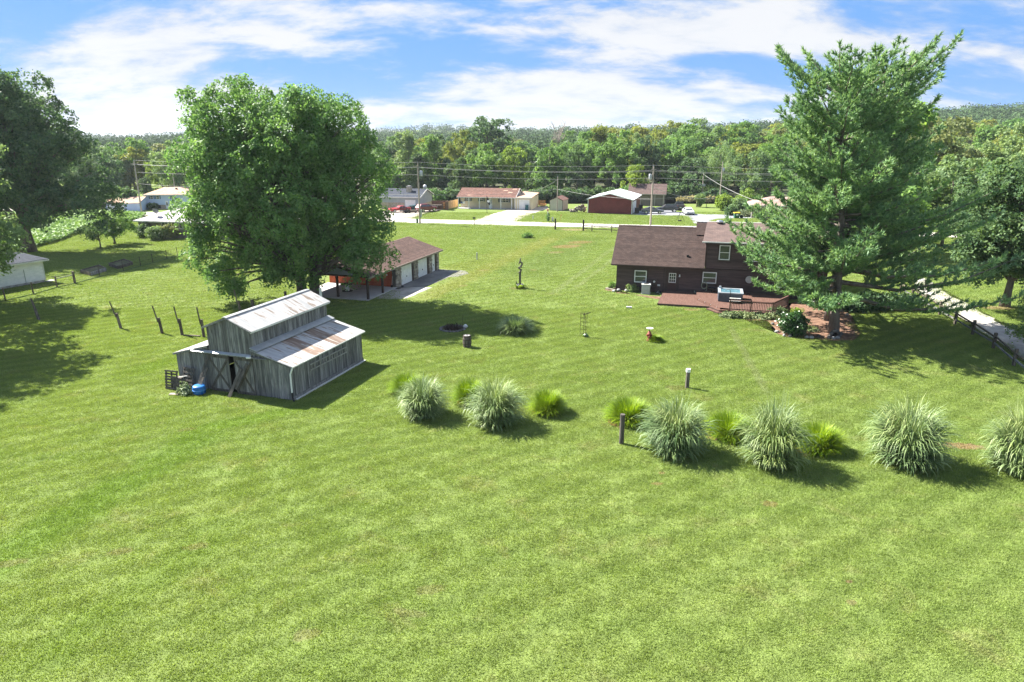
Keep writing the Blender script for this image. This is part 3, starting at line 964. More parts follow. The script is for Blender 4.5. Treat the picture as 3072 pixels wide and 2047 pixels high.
# --- two little fruit trees by the soybean field
env = [(0, 0, 2.9, 3.0, 2.6, 1.4, 0.8), (0.6, 0, 3.8, 2.0, 1.9, 1.2, 0.7)]
bc, br, bo = boughs_in(env, 46, 0.35)
fl = foliage(bc, br, bo, 9, 15, 0.5, 0.28, droop=0.2)
add_tree('apple_tree', 'small spreading apple tree with leafy flat crown near the soybean field', S(343, 733), fl, limbs(bc, 4.4, 1.0, 0.16, frac=0.9, r1=0.03), MIDLEAF, BARK)
env = [(0, 0, 2.5, 2.3, 1.8, 1.0, 0.55)]
bc, br, bo = boughs_in(env, 20, 0.35)
add_tree('apple_tree', 'thin leaning apple tree with sparse crown, left of the leafier one', S(300, 744), foliage(bc, br, bo, 7, 10, 0.45, 0.26, droop=0.2), limbs(bc, 3.4, 1.0, 0.11, frac=0.9, r1=0.03), DARKLEAF, BARK)


# --- the big twin pine beside the brown house
def pine(H, stems, reach, seed_top, clear=3.4, step=0.46, asym=0.0):
    mb = MB()
    T0, TD, TU = [], [], []
    for si, (sx_, sy_, hh, lean) in enumerate(stems):
        pts = [(sx_ + lean * (k / 10) ** 1.6, sy_ + 0.1 * math.sin(k), hh * k / 10 - 0.05) for k in range(11)]
        mb.tube(pts, [0.36 * (1.25 if k == 0 else 1) * (1 - 0.93 * k / 10) + 0.02 for k in range(11)], 10)
        z = clear + si * 1.2
        while z < hh - 0.3:
            f = z / hh
            r = reach(f)
            for b in range(random.choice((3, 4, 4, 5))):
                az = random.uniform(0, 2 * math.pi)
                L = r * random.uniform(0.5, 1.15) * (1 + 0.50 * max(math.cos(az), 0) * min(1, max(0, 1.9 - 2.9 * f)))
                if random.random() < 0.08:
                    L *= 1.25
                k = f * 10
                i0 = min(int(k), 9)
                p0 = Vector(pts[i0]).lerp(Vector(pts[i0 + 1]), k - i0)
                o = Vector((math.cos(az), math.sin(az), 0))
                rise = (-0.10 + 0.55 * f + random.uniform(-.08, .10)) * L
                curl = (0.10 + 0.22 * f) * L
                def P(s):
                    return p0 + o * (L * s) + Vector((0, 0, rise * s + curl * s * s - 0.10 * L * math.sin(math.pi * s) * (1 - f)))
                ss = [0, 0.35, 0.7, 1.0]
                mb.tube([P(s) for s in ss], [0.03 + 0.013 * L, 0.02 + 0.009 * L, 0.02 + 0.004 * L, 0.012], 4, False)
                side = Vector((-o.y, o.x, 0))
                s = 0.24 if L > 2 else 0.1
                sg = 1
                while s < 1.0:
                    tl = (0.30 * L * (1.05 - s) + 0.40) * random.uniform(0.7, 1.2)
                    sg = -sg
                    dr = (o * 0.72 + side * sg * random.uniform(0.5, 1.0) + Vector((0, 0, 0.18 + 0.25 * random.random()))).normalized()
                    q = P(s)
                    nt = max(2, int(tl / 0.27))
                    for j in range(1, nt + 1):
                        c = q + dr * (tl * j / nt) + Vector((random.uniform(-.1, .1), random.uniform(-.1, .1), 0.14 * (j / nt) ** 2 * tl))
                        T0.append(c)
                        TD.append((dr + Vector((0, 0, 0.5)) + Vector((random.uniform(-.3, .3), random.uniform(-.3, .3), random.uniform(-.1, .3)))).normalized())
                    s += max(0.045, 0.24 / max(L, 1.0)) * random.uniform(0.8, 1.2)
                T0.append(P(1.0)); TD.append((o + Vector((0, 0, 0.8))).normalized())
                T0.append(P(1.0) + Vector((0, 0, .22)) + o * .12); TD.append((o * .5 + Vector((0, 0, 1))).normalized())
            z += step * random.uniform(0.8, 1.25)
        # leader and upright candles
        for k in range(7):
            T0.append(Vector(pts[10]) - Vector((random.uniform(-.15, .15), random.uniform(-.15, .15), 0.25 * k))); TD.append(Vector((random.uniform(-.4, .4), random.uniform(-.4, .4), 1)).normalized())
    T0 = np.array([tuple(v) for v in T0]); TD = np.array([tuple(v) for v in TD])
    return mb, T0, TD


def needles(T0, TD, k=17, L=0.42, W=0.048):
    m = len(T0)
    d = unit(TD[:, None] * 1.0 + rng.normal(0, 0.55, (m, k, 3)))
    st = T0[:, None] - TD[:, None] * rng.uniform(0, 0.16, (m, k, 1))
    ln = L * rng.uniform(0.6, 1.15, (m, k, 1))
    sd = unit(np.cross(d, rng.normal(0, 1, (m, k, 3)))) * W
    return np.stack([st - sd, st + sd, st + d * ln], 2).reshape(-1, 3, 3)


def reach_pine(f):
    return float(np.interp(f, [0.0, 0.12, 0.25, 0.4, 0.6, 0.8, 0.93, 1.0], [8.2, 9.2, 8.4, 6.8, 5.4, 4.6, 4.4, 3.0]))


PINE_LOC = S(2500, 1000)
mb, T0, TD = pine(21.0, ((0, 0, 19.2, -2.0), (1.5, 4.2, 20.2, 1.9)), reach_pine, None)
link_pine = add_tree('pine_tree', 'tall twin-trunked white pine spreading over the brown house and its deck', PINE_LOC, needles(T0, TD), mb, NEEDLE, PINEBARK, k=3)
print('pine tufts', len(T0))


# --- prototypes for the wood beyond the road and the trees around the neighbours' yards
def proto(kind, H, spread, env, n, lm, leafs, sprays=11, k=16, sr=0.9, trunk=0.28, flat=0.75, droop=0.35, asp=0.7):
    bc, br, bo = boughs_in(env, n, 0.5)
    mbx = limbs(bc, H, H * 0.16, trunk, frac=0.35)
    me_t = bpy.data.meshes.new('trunk')
    me_t.from_pydata(mbx.v, [], mbx.f)
    me_t.materials.append(BARK)
    me_t.polygons.foreach_set('use_smooth', [True] * len(me_t.polygons))
    me_c = np_mesh('crown', foliage(bc, br, bo, sprays, k, sr, leafs, asp=asp, flat=flat, droop=droop), 4)
    return me_t, me_c, H


def envs(H, w_, style):
    r = w_ / 2
    if style == 'round':
        return [(0, 0, H * .60, r, r, H * .36, 1.9), (0.2 * r, 0, H * .80, r * .65, r * .65, H * .19, 1.5), (-.45 * r, .2 * r, H * .45, r * .62, r * .62, H * .26, 1.6), (.5 * r, -.2 * r, H * .42, r * .6, r * .6, H * .26, 1.6), (0, -.4 * r, H * .30, r * .7, r * .6, H * .2, 1.5)]
    if style == 'tall':
        return [(0, 0, H * .55, r * .8, r * .8, H * .42, 1.6), (.3 * r, 0, H * .78, r * .55, r * .55, H * .21, 1.3), (-.4 * r, 0, H * .68, r * .5, r * .5, H * .22, 1.3), (0, -.3 * r, H * .30, r * .8, r * .7, H * .22, 1.5)]
    if style == 'lumpy':
        return [(-.5 * r, 0, H * .68, r * .6, r * .6, H * .26, 1.7), (.5 * r, .1 * r, H * .60, r * .62, r * .6, H * .28, 1.7), (0, -.4 * r, H * .5, r * .7, r * .55, H * .30, 1.7), (0, .2 * r, H * .82, r * .5, r * .5, H * .17, 1.5), (.1 * r, 0, H * .3, r * .9, r * .8, H * .22, 1.6)]
    if style == 'cone':
        return [(0, 0, H * .30, r, r, H * .24, 1.5), (0, 0, H * .52, r * .74, r * .74, H * .22, 1.4), (0, 0, H * .72, r * .48, r * .48, H * .2, 1.1), (0, 0, H * .88, r * .24, r * .24, H * .12, .8)]
    if style == 'willow':
        return [(0, 0, H * .62, r * .8, r * .8, H * .32, 1.8), (-.6 * r, 0, H * .42, r * .45, r * .5, H * .32, 1.5), (.6 * r, 0, H * .42, r * .45, r * .5, H * .32, 1.5), (0, -.6 * r, H * .40, r * .6, r * .4, H * .32, 1.5)]


PROTO = {}
for nm, H, w_, st, n, lf, kw in (
        ('round', 18, 14, 'round', 62, 0.62, {}), ('tall', 20, 10, 'tall', 52, 0.60, {}), ('lumpy', 19, 15, 'lumpy', 66, 0.62, {}),
        ('cone', 20, 11, 'cone', 60, 0.62, {}), ('willow', 15, 13, 'willow', 62, 0.62, dict(asp=0.28, flat=1.15, droop=1.6)), ('small', 8, 7, 'round', 40, 0.34, dict(sr=0.5, k=14))):
    e = envs(H, w_, st)
    if nm == 'small':
        e = [tuple(q[:6]) + (0.9,) for q in e]
    PROTO[nm] = proto(nm, H, w_, e, n, None, lf, **kw)
CROWNS = {}


def crown_mesh(kind, lm):
    """one mesh per shape and leaf colour, shared by all its copies"""
    if (kind, lm.name) not in CROWNS:
        me = PROTO[kind][1].copy()
        me.materials.clear()
        me.materials.append(lm)
        CROWNS[(kind, lm.name)] = me
    return CROWNS[(kind, lm.name)]


def wood_tree(kind, lm, loc, h, wide, label, name='broadleaf_tree', group=None, rz=None):
    t = thing(name, label, 'tree', loc, random.uniform(0, 6.28) if rz is None else rz, group)
    s_ = h / PROTO[kind][2]
    t.scale = (s_ * wide, s_ * wide, s_)
    for nm, me in (('trunk', PROTO[kind][0]), ('crown', crown_mesh(kind, lm))):
        o = bpy.data.objects.new(nm, me)
        COL.objects.link(o)
        o.parent = t
    return t


def by_top(u, vtop, Y, kind, lm, wide, label, name='broadleaf_tree', group=None):
    """tree standing at depth Y whose top shows at vtop"""
    c, s_ = math.cos(PITCH), math.sin(PITCH)
    dx, dy, dz = (u - 1536) / 2048, c - (vtop - 1023.5) / 2048 * s_, -s_ - (vtop - 1023.5) / 2048 * c
    x = dx * Y / dy
    zt = EYE + dz * Y / dy
    z0 = tz(x, Y)
    return wood_tree(kind, lm, (x, Y, z0 - 0.1), (zt - z0) * 0.99, wide, label, name, group)


W = 'trees at the edge of the wood beyond the road'
for a in (
        (1460, 331, 232, 'round', DARKLEAF, 1.15, 'tallest round dark tree rising above the wood behind the cream ranch house'),
        (1376, 388, 214, 'lumpy', YELLEAF, 0.8, 'yellow green tree just left of the tallest round dark tree'),
        (1222, 380, 203, 'tall', PALELEAF, 1.0, 'airy tree with pale leaves above the grey blue house chimney'),
        (1300, 392, 206, 'tall', MIDLEAF, 1.0, 'tall mid green tree left of the yellow green one, behind the roadside pole'),
        (1448, 428, 190, 'lumpy', MIDLEAF, 0.95, 'bushy green tree close behind the left half of the cream ranch roof'),
        (1545, 424, 189, 'round', LIMELEAF, 0.8, 'bright lime leaved tree close behind the right half of the cream ranch roof'),
        (1380, 470, 186, 'lumpy', DARKLEAF, 0.9, 'dark tree beside the cedar fence between the two road houses'),
        (1650, 389, 192, 'cone', MIDLEAF, 0.9, 'pointed leafy tree rising behind the small tan shed'),
        (1735, 430, 190, 'lumpy', DARKLEAF, 0.85, 'dark bushy tree behind the stacked firewood'),
        (1790, 362, 232, 'tall', YELLEAF, 1.1, 'golden green tree standing above the red metal barn'),
        (1855, 388, 196, 'lumpy', MIDLEAF, 0.95, 'dense green tree directly behind the red metal barn'),
        (1945, 392, 200, 'round', DARKLEAF, 0.85, 'dark green tree behind the small brown house'),
        (1908, 492, 171, 'small', LIMELEAF, 0.85, 'small lime green tree in front of the small brown house'),
        (2040, 385, 203, 'lumpy', MIDLEAF, 1.0, 'wide green tree behind the parked pickup truck'),
        (2168, 417, 189, 'willow', PALELEAF, 1.0, 'drooping pale willow behind the two plain poles'),
        (2262, 436, 176, 'round', PALELEAF, 0.85, 'pale green maple left of the pine, above the brick house'),
        (2075, 470, 186, 'small', DARKLEAF, 1.2, 'low dark tree under the willow beside the square box pole'),
        (2330, 400, 182, 'lumpy', MIDLEAF, 0.9, 'mid green tree behind the brick house chimney'),
        (2745, 245, 92, 'tall', MIDLEAF, 1.15, 'tall feathery tree rising just right of the pine'),
        (2830, 312, 128, 'round', OLIVELEAF, 1.0, 'olive brown topped tree between the pine and the round maple'),
        (2880, 440, 100, 'round', PALELEAF, 0.95, 'pale broad tree behind the bend of the gravel drive'),
        (2730, 520, 104, 'lumpy', MIDLEAF, 0.9, 'green tree half hidden behind the right side of the pine'),
        (3040, 368, 150, 'lumpy', PALELEAF, 0.9, 'light green tree above the round maple at the right edge'),
        (2960, 470, 150, 'round', MIDLEAF, 0.9, 'green tree between the pale broad tree and the right edge'),
        (3120, 520, 82, 'round', OLIVELEAF, 0.9, 'olive tree behind the round maple, cut by the right edge'),
        (380, 400, 215, 'round', MIDLEAF, 1.0, 'round green tree above the garage wing of the blue house'),
        (520, 420, 190, 'lumpy', PALELEAF, 0.9, 'pale tree behind the blue two-storey house'),
        (475, 462, 200, 'lumpy', LIMELEAF, 0.8, 'yellowish bushy tree between the two poles by the blue house'),
        (430, 510, 195, 'cone', DARKLEAF, 0.9, 'dark pointed tree behind the blue house chimney vent'),
        (300, 440, 190, 'lumpy', DARKLEAF, 1.0, 'dark tree at the far edge of the soybean field'),
        (225, 470, 190, 'round', DARKLEAF, 1.0, 'dark round tree beyond the soybean field, left of the other'),
        (600, 440, 200, 'round', MIDLEAF, 1.0, 'green tree seen behind the left side of the big maple'),
        (1130, 440, 205, 'lumpy', MIDLEAF, 0.9, 'green tree emerging from behind the right side of the big maple'),
        (1160, 500, 196, 'round', DARKLEAF, 0.8, 'dark tree behind the grey blue house, beside the big maple')):
    u, vt, Y, kind, lm, wd, lab = a
    by_top(u, vt, Y, kind, lm, wd, lab, group=W)

# the rest of the wood, row behind row
FILL = {}
COLS = {'MIDLEAF': 'mid green', 'DARKLEAF': 'dark green', 'PALELEAF': 'pale green', 'YELLEAF': 'yellow green', 'OLIVELEAF': 'olive'}
SHAPES = {'round': 'round', 'tall': 'slender', 'lumpy': 'bushy', 'cone': 'pointed'}
ROWS = ('front', 'second', 'third', 'back')


def landmark(u):
    for lim, nm in ((200, 'at the far left edge'), (330, 'left of the blue house'), (560, 'above the blue house'), (850, 'behind the left half of the big maple'), (1180, 'behind the right half of the big maple'),
                    (1300, 'above the grey blue house'), (1400, 'above the cedar fence'), (1500, 'above the left half of the cream ranch'), (1600, 'above the right half of the cream ranch'), (1690, 'above the tan shed'),
                    (1770, 'above the firewood'), (1850, 'above the left half of the red barn'), (1930, 'above the right half of the red barn'), (2010, 'above the grey sedan'), (2080, 'above the silver sedan'),
                    (2160, 'above the willow'), (2260, 'just right of the willow'), (2400, 'left of the pine'), (2650, 'hidden behind the pine'), (2850, 'right of the pine'), (3000, 'above the round maple')):
        if u < lim:
            return nm
    return 'at the far right edge'


MATS = {'MIDLEAF': MIDLEAF, 'DARKLEAF': DARKLEAF, 'PALELEAF': PALELEAF, 'YELLEAF': YELLEAF, 'OLIVELEAF': OLIVELEAF}
for row, (Y, step, vt_l, vt_r, jit) in enumerate(((208, 76, 446, 412, 28), (232, 76, 426, 384, 26), (264, 78, 414, 364, 20), (302, 80, 406, 352, 14))):
    u = -120 + random.uniform(0, 40)
    while u < 3150:
        skip = (1575 < u < 1640 and Y > 240) or (Y < 230 and 2400 < u < 3100) or (u < 560 and Y > 250)
        if not skip:
            f = min(max((u - 1550) / 500.0, 0), 1)
            vt = vt_l + (vt_r - vt_l) * f + random.uniform(-jit, jit)
            if u < 640:
                vt = max(vt, 415)
            key = random.choice(('MIDLEAF', 'MIDLEAF', 'DARKLEAF', 'PALELEAF', 'PALELEAF', 'OLIVELEAF', 'YELLEAF', 'YELLEAF' if u > 1700 else 'DARKLEAF'))
            kd = random.choice(('round', 'tall', 'lumpy', 'lumpy', 'cone' if random.random() < .3 else 'round'))
            by_top(u, vt, Y + random.uniform(-8, 8), kd, MATS[key], random.uniform(0.95, 1.35), f'{SHAPES[kd]} {COLS[key]} tree in {ROWS[row]} wood row, {landmark(u)}', group='crowded trees of the wood beyond the road')
        u += step * random.uniform(0.75, 1.25)


# bare dead tree standing out of the wood
def dead_tree():
    mbx = MB()
    q = S(1676, 500)
    Y = 300.0
    x = (1676 - 1536) / 2048 * (Y * math.cos(PITCH) + 0)
    mbx.tube([(0, 0, 0), (0.2, 0, 8), (0, 0, 15)], [0.45, 0.35, 0.2], 6)
    for k in range(30):
        a = random.uniform(0, 6.28)
        z = random.uniform(8, 16)
        l = random.uniform(3, 6.5)
        e = Vector((math.cos(a) * l * .55, math.sin(a) * l * .55, z + l * 1.25))
        mbx.tube([(0, 0, z), Vector((0, 0, z)).lerp(e, .5) + Vector((0, 0, -.3)), e], [0.15, 0.10, 0.03], 4, False)
        for j in range(4):
            m_ = Vector((0, 0, z)).lerp(e, random.uniform(.4, .9))
            mbx.tube([m_, m_ + Vector((random.uniform(-1.4, 1.4), random.uniform(-1.4, 1.4), random.uniform(1, 2.4)))], [0.07, 0.03], 4, False)
    t = thing('dead_tree', 'bare leafless grey tree sticking up from the wood', 'tree', (x, Y, tz(x, Y)))
    mbx.build('trunk', UTILITY, t)


dead_tree()


# far wooded hills: too many crowns to count
def far_wood():
    out = []
    y = 318.0
    while y < 1450:
        stp = 11 + (y - 318) * 0.014
        xs = np.arange(-0.86 * y, 0.86 * y, stp)
        xs = xs + rng.uniform(-.35, .35, len(xs)) * stp
        yy = y + rng.uniform(-.4, .4, len(xs)) * stp
        n = len(xs)
        if y > 1000:
            keep = np.abs(xs / yy + 0.08) < 0.38
            xs, yy = xs[keep], yy[keep]
            n = len(xs)
        if n:
            h = rng.uniform(9, 15, n)
            r = rng.uniform(0.42, 0.62, n) * stp * 1.1
            kk = 80 if y < 700 else 72
            d = unit(rng.normal(0, 1, (n, kk, 3)))
            d[..., 2] = np.abs(d[..., 2]) * 1.0 - 0.25 * rng.random((n, kk))
            c = np.stack([xs, yy, terrain(xs, yy) + h - r], 1)[:, None] + d * (r[:, None, None] * rng.uniform(0.7, 1.1, (n, kk, 1)))
            out.append(leaf_quads(c.reshape(-1, 3), (d + rng.normal(0, .35, d.shape)).reshape(-1, 3), 1.55 + (y - 318) * 0.0011, 1.2 + (y - 318) * 0.0010).astype(np.float32))
        y += stp * 0.95
    q = np.concatenate(out)
    print('far leaves', len(q))
    o = link('far_woods', np_mesh('far_woods', q, 4), FARLEAF)
    o['kind'] = 'stuff'
    tag(o, 'distant wooded hills along the horizon behind the houses', 'woods')


far_wood()

# ------------------------------------------------------------------ buildings
def plank_row(root, axis, a0, a1, pos, z0, z1, mat, wmin, wmax, th=0.03, holes=(), name='plank', top=None, bot=None, flip=1):
    """upright planks side by side; axis 'x' (wall faces -y at y=pos) or 'y' (wall faces +x at x=pos); top(a) gives the height"""
    a = a0
    while a < a1 - 0.02:
        wd = min(random.uniform(wmin, wmax), a1 - a)
        if a1 - a - wd < wmin * 0.5:
            wd = a1 - a
        b = a + wd - 0.020
        segs = [(z0 if bot is None else bot(0.5 * (a + b)), None)]
        for h0, h1, hz0, hz1 in holes:
            if b > h0 and a < h1:
                segs = [] if hz0 <= z0 + 0.2 and hz1 is None else ([(hz1, None)] if hz0 <= z0 + 0.2 else segs)
        for s0, _ in segs:
            ta = top(a) if top else z1
            tb = top(b) if top else z1
            j = random.uniform(0, 0.016)
            s0 = s0 + random.uniform(0, 0.05) if s0 < 0.3 else s0
            o_ = pos + (-j if axis == 'x' else j)
            i_ = pos + (th if axis == 'x' else -th)
            if axis == 'x':
                p = [(a, o_, s0), (b, o_, s0), (b, i_, s0), (a, i_, s0), (a, o_, ta), (b, o_, tb), (b, i_, tb), (a, i_, ta)]
            else:
                p = [(i_, a, s0), (o_, a, s0), (o_, b, s0), (i_, b, s0), (i_, a, ta), (o_, a, ta), (o_, b, tb), (i_, b, tb)]
            MB().hexa(p).build(name, mat, root)
        a += wd


def courses(root, x0, x1, z0, z1, y, rows, mat, holes=()):
    """lapped horizontal boards on a wall facing -y, each course piece a board"""
    h = (z1 - z0) / rows
    for r in range(rows):
        a, b = z0 + r * h, z0 + (r + 1) * h
        cuts = [(x0, x1)]
        for hx0, hx1, hz0, hz1 in holes:
            if b > hz0 + 0.02 and a < hz1 - 0.02:
                nc = []
                for c0, c1 in cuts:
                    if c1 <= hx0 or c0 >= hx1:
                        nc.append((c0, c1))
                    else:
                        if hx0 - c0 > 0.05:
                            nc.append((c0, hx0))
                        if c1 - hx1 > 0.05:
                            nc.append((hx1, c1))
                cuts = nc
        for c0, c1 in cuts:
            k = max(1, int((c1 - c0) / 3.6))
            sh = random.uniform(-.4, .4) if k > 1 else 0
            e = [c0] + [c0 + (c1 - c0) * (i + 1) / k + sh for i in range(k - 1)] + [c1]
            for i in range(k):
                p0, p1 = e[i] + 0.002, e[i + 1] - 0.002
                MB().hexa([(p0, y - 0.034, a), (p1, y - 0.034, a), (p1, y, a), (p0, y, a),
                           (p0, y - 0.010, b + 0.004), (p1, y - 0.010, b + 0.004), (p1, y, b + 0.004), (p0, y, b + 0.004)]).build('siding_board', mat, root)


def window(root, x0, x1, z0, z1, y, frame=WHITE, trim=0.09, mull=(0,), rail=True, proud=0.05, name='window', glass=None, grid=None):
    """window in a wall facing -y: frame with sash bars, pane as a sub-part"""
    mb = MB()
    mb.box(x0 - trim, x1 + trim, y - proud, y + 0.03, z1, z1 + trim)
    mb.box(x0 - trim, x1 + trim, y - proud - 0.02, y + 0.03, z0 - trim, z0)
    mb.box(x0 - trim, x0, y - proud, y + 0.03, z0, z1)
    mb.box(x1, x1 + trim, y - proud, y + 0.03, z0, z1)
    if rail:
        mb.box(x0, x1, y - proud + 0.012, y + 0.02, (z0 + z1) / 2 - 0.03, (z0 + z1) / 2 + 0.03)
    for m_ in mull:
        if m_:
            mb.box(m_ - 0.05, m_ + 0.05, y - proud + 0.006, y + 0.025, z0, z1)
    if grid:
        for i in range(1, grid[0]):
            xx = x0 + (x1 - x0) * i / grid[0]
            mb.box(xx - 0.016, xx + 0.016, y - proud + 0.014, y + 0.018, z0, z1)
        for i in range(1, grid[1]):
            zz_ = z0 + (z1 - z0) * i / grid[1]
            mb.box(x0, x1, y - proud + 0.017, y + 0.016, zz_ - 0.016, zz_ + 0.016)
    f = mb.build(name, frame, root)
    MB().box(x0, x1, y - 0.012, y + 0.01, z0, z1).build('pane', glass or GLASS, f)
    return f


def roof_courses(p00, p10, p11, p01, rows, th=0.018, gap=0.0):
    """stepped shingle courses over the quad p00-p10 (eave) to p01-p11 (ridge)"""
    mb = MB()
    p00, p10, p11, p01 = map(Vector, (p00, p10, p11, p01))
    nrm = (p10 - p00).cross(p01 - p00).normalized()
    if nrm.z < 0:
        nrm = -nrm
    for r in range(rows):
        a, b = r / rows, (r + 1.25) / rows
        b = min(b, 1.0)
        q = [p00.lerp(p01, a), p10.lerp(p11, a), p10.lerp(p11, b), p00.lerp(p01, b)]
        up = [q[0] + nrm * th * 1.6, q[1] + nrm * th * 1.6, q[2] + nrm * th * 0.5, q[3] + nrm * th * 0.5]
        mb.hexa(q + up)
    return mb


def rect_house(name, label, cat, O, ang, group=None):
    return thing(name, label, cat, (O[0], O[1], 0), math.radians(ang), group)


# ---------- the grey barn
def barn():
    t = rect_house('barn', 'weathered grey plank barn with raised centre and patchy tin roofs', 'barn', (-21.07, 40.88), -18.44)
    Wd, Dp, E, C0, C1 = 8.41, 8.1, 2.16, 2.62, 5.73
    ju = 2.86                                     # where the lean-tos meet the raised part
    RE, AP = 4.12, 4.78
    def low_top(x):
        if x < C0:
            return E + (ju - E) * max(x, 0) / C0
        if x > C1:
            return ju - (ju - E) * (x - C1) / (Wd - C1)
        return ju
    plank_row(t, 'x', 0.0, C0 - 0.07, 0.0, 0.02, 0, GREYWOOD, 0.16, 0.30, top=low_top)
    plank_row(t, 'x', C1 + 0.05, Wd, 0.0, 0.02, 0, GREYWOOD, 0.14, 0.26, top=low_top)
    # raised front
    def up_top(x):
        m_ = (C0 + C1) / 2
        return RE + (AP - RE) * (1 - abs(x - m_) / (m_ - C0))
    plank_row(t, 'x', C0, C1, -0.012, 2.47, 0, GREYWOOD, 0.15, 0.27, top=up_top, bot=lambda a: 2.47)
    plank_row(t, 'y', 0.02, Dp, Wd, 0.10, E, GREYWOOD, 0.11, 0.21, bot=lambda a: 0.22)
    plank_row(t, 'y', 0.02, Dp, C1, ju, RE, GREYWOOD, 0.13, 0.22, bot=lambda a: ju - 0.1)
    mb = MB()
    mb.box(0.0, 0.03, 0.03, Dp, 0.02, E)
    mb.box(C0, C0 + 0.03, 0.03, Dp, ju - 0.1, RE)
    mb.slab([(0, Dp, 0.02), (Wd, Dp, 0.02), (Wd, Dp, E), (C1, Dp, ju), (C1, Dp, RE), ((C0 + C1) / 2, Dp, AP), (C0, Dp, RE), (C0, Dp, ju), (0, Dp, E)], (0, -0.03, 0))
    mb.build('rear_planking', GREYWOOD, t)
    # base boards and the pale strip along the right wall
    MB().box(Wd - 0.01, Wd + 0.06, 0.0, Dp, 0.02, 0.24).build('base_board', GREYWOOD, t)
    MB().box(Wd + 0.06, Wd + 0.17, 0.15, Dp + 0.1, 0.0, 0.07).build('base_flashing', OFFWHITE, t)
    # roofs: sheets of tin, one by one
    m_ = (C0 + C1) / 2
    n = 9
    for i in range(n):
        y0, y1 = -0.18 + (Dp + 0.36) * i / n, -0.18 + (Dp + 0.36) * (i + 1) / n
        j = random.uniform(0, 0.012)
        for s_, xe in ((1, C1 + 0.22), (-1, C0 - 0.22)):
            ze = RE - (AP - RE) * 0.22 / (m_ - C0) + 0.04
            MB().slab([(m_, y0, AP + 0.05 + j), (m_, y1 + 0.02, AP + 0.05 + j), (xe, y1 + 0.02, ze + j), (xe, y0, ze + j)], (0, 0, 0.022)).build('roof_sheet', BARNROOF, t)
    n = 7
    for i in range(n):
        y0, y1 = -0.14 + (Dp + 0.3) * i / n, -0.14 + (Dp + 0.3) * (i + 1) / n
        j = random.uniform(0, 0.012)
        for s_, xi, xe in ((1, C1 + 0.02, Wd + 0.18), (-1, C0 - 0.02, -0.18)):
            ze = E - (ju - E) * 0.18 / 2.65 + 0.04
            mat = RUSTROOF if (s_ > 0 and i in (2, 4)) else BARNROOF
            MB().slab([(xi, y0, ju + 0.05 + j), (xi, y1 + 0.02, ju + 0.05 + j), (xe, y1 + 0.02, ze + j), (xe, y0, ze + j)], (0, 0, 0.022)).build('roof_sheet', mat, t, label='rusty brown roof sheet' if mat is RUSTROOF else None)
    MB().slab([(C1 + 0.01, -0.16, ju + 0.20), (C1 + 0.01, Dp + 0.2, ju + 0.20), (C1 + 0.50, Dp + 0.2, ju + 0.03), (C1 + 0.50, -0.16, ju + 0.03)], (0, 0, 0.03)).build('roof_flashing', GALV, t)
    MB().slab([(m_ - 0.17, -0.2, AP + 0.06), (m_, -0.2, AP + 0.105), (m_ + 0.17, -0.2, AP + 0.06)], (0, Dp + 0.4, 0)).build('ridge_cap', GALV, t)
    # barge boards along the gables
    for a, b in (((m_, -0.14, AP), (C1 + 0.24, -0.14, RE - 0.07)), ((m_, -0.14, AP), (C0 - 0.24, -0.14, RE - 0.07)),
                 ((C1 + 0.05, -0.10, ju + 0.0), (Wd + 0.18, -0.10, E - 0.03)), ((C0 - 0.05, -0.10, ju), (-0.18, -0.10, E - 0.03))):
        MB().beam(a, b, 0.035, 0.13).build('barge_board', GREYWOOD, t)
    MB().beam((C1 + 0.22, -0.16, RE - 0.09), (C1 + 0.22, Dp + 0.16, RE - 0.09), 0.03, 0.10).build('eave_board', OFFWHITE, t)
    MB().beam((Wd + 0.19, -0.12, E - 0.03), (Wd + 0.19, Dp + 0.16, E - 0.03), 0.07, 0.08).build('gutter', OFFWHITE, t)
    MB().tube([(Wd + 0.19, -0.05, E - 0.05), (Wd + 0.12, -0.10, E - 0.25), (Wd + 0.03, -0.10, E - 0.45), (Wd + 0.03, -0.10, 0.55)], 0.05, 8).build('downspout', WHITE, t)
    MB().tube([(Wd + 0.03, -0.10, 0.56), (Wd + 0.05, -0.10, 0.2), (Wd + 0.18, -0.16, 0.05)], 0.055, 8).build('downspout_foot', BLACK, t)
    # sliding doors on a track with a tin cover
    MB().box(1.35, 6.9, -0.17, -0.02, 2.43, 2.50).build('door_track', GREYWOOD, t)
    MB().slab([(1.35, -0.02, 2.60), (5.75, -0.02, 2.60), (5.75, -0.20, 2.50), (1.35, -0.20, 2.50)], (0, 0, 0.02)).build('track_cover', GALV, t)
    MB().tube([(5.52, -0.2, 2.48), (5.82, -0.24, 2.52)], 0.07, 8).build('track_pipe', WHITE, t)
    for x0, x1 in ((2.52, 4.05), (4.46, 5.78)):
        dr = MB().box(x0, x1, -0.055, -0.04, 0.05, 2.4).build('sliding_door', DARKWOOD, t)
        a = x0
        while a < x1 - 0.02:
            b = min(a + random.uniform(0.18, 0.24), x1)
            MB().box(a, b - 0.012, -0.08 - random.uniform(0, .008), -0.056, 0.05, 2.4).build('plank', GREYWOOD, dr)
            a = b
        mbx = MB()
        yy = -0.10
        mbx.box(x0, x1, yy - 0.012, yy + 0.012, 2.22, 2.40)
        mbx.box(x0, x1, yy - 0.012, yy + 0.012, 0.05, 0.20)
        mbx.beam((x0 + 0.05, yy - 0.004, 2.2), (x1 - 0.05, yy - 0.004, 0.22), 0.02, 0.13)
        mbx.beam((x1 - 0.05, yy - 0.03, 2.2), (x0 + 0.05, yy - 0.03, 0.22), 0.02, 0.13)
        mbx.build('door_brace', DARKWOOD, dr)  # braces coloured darker to stand for the shadow along their edges
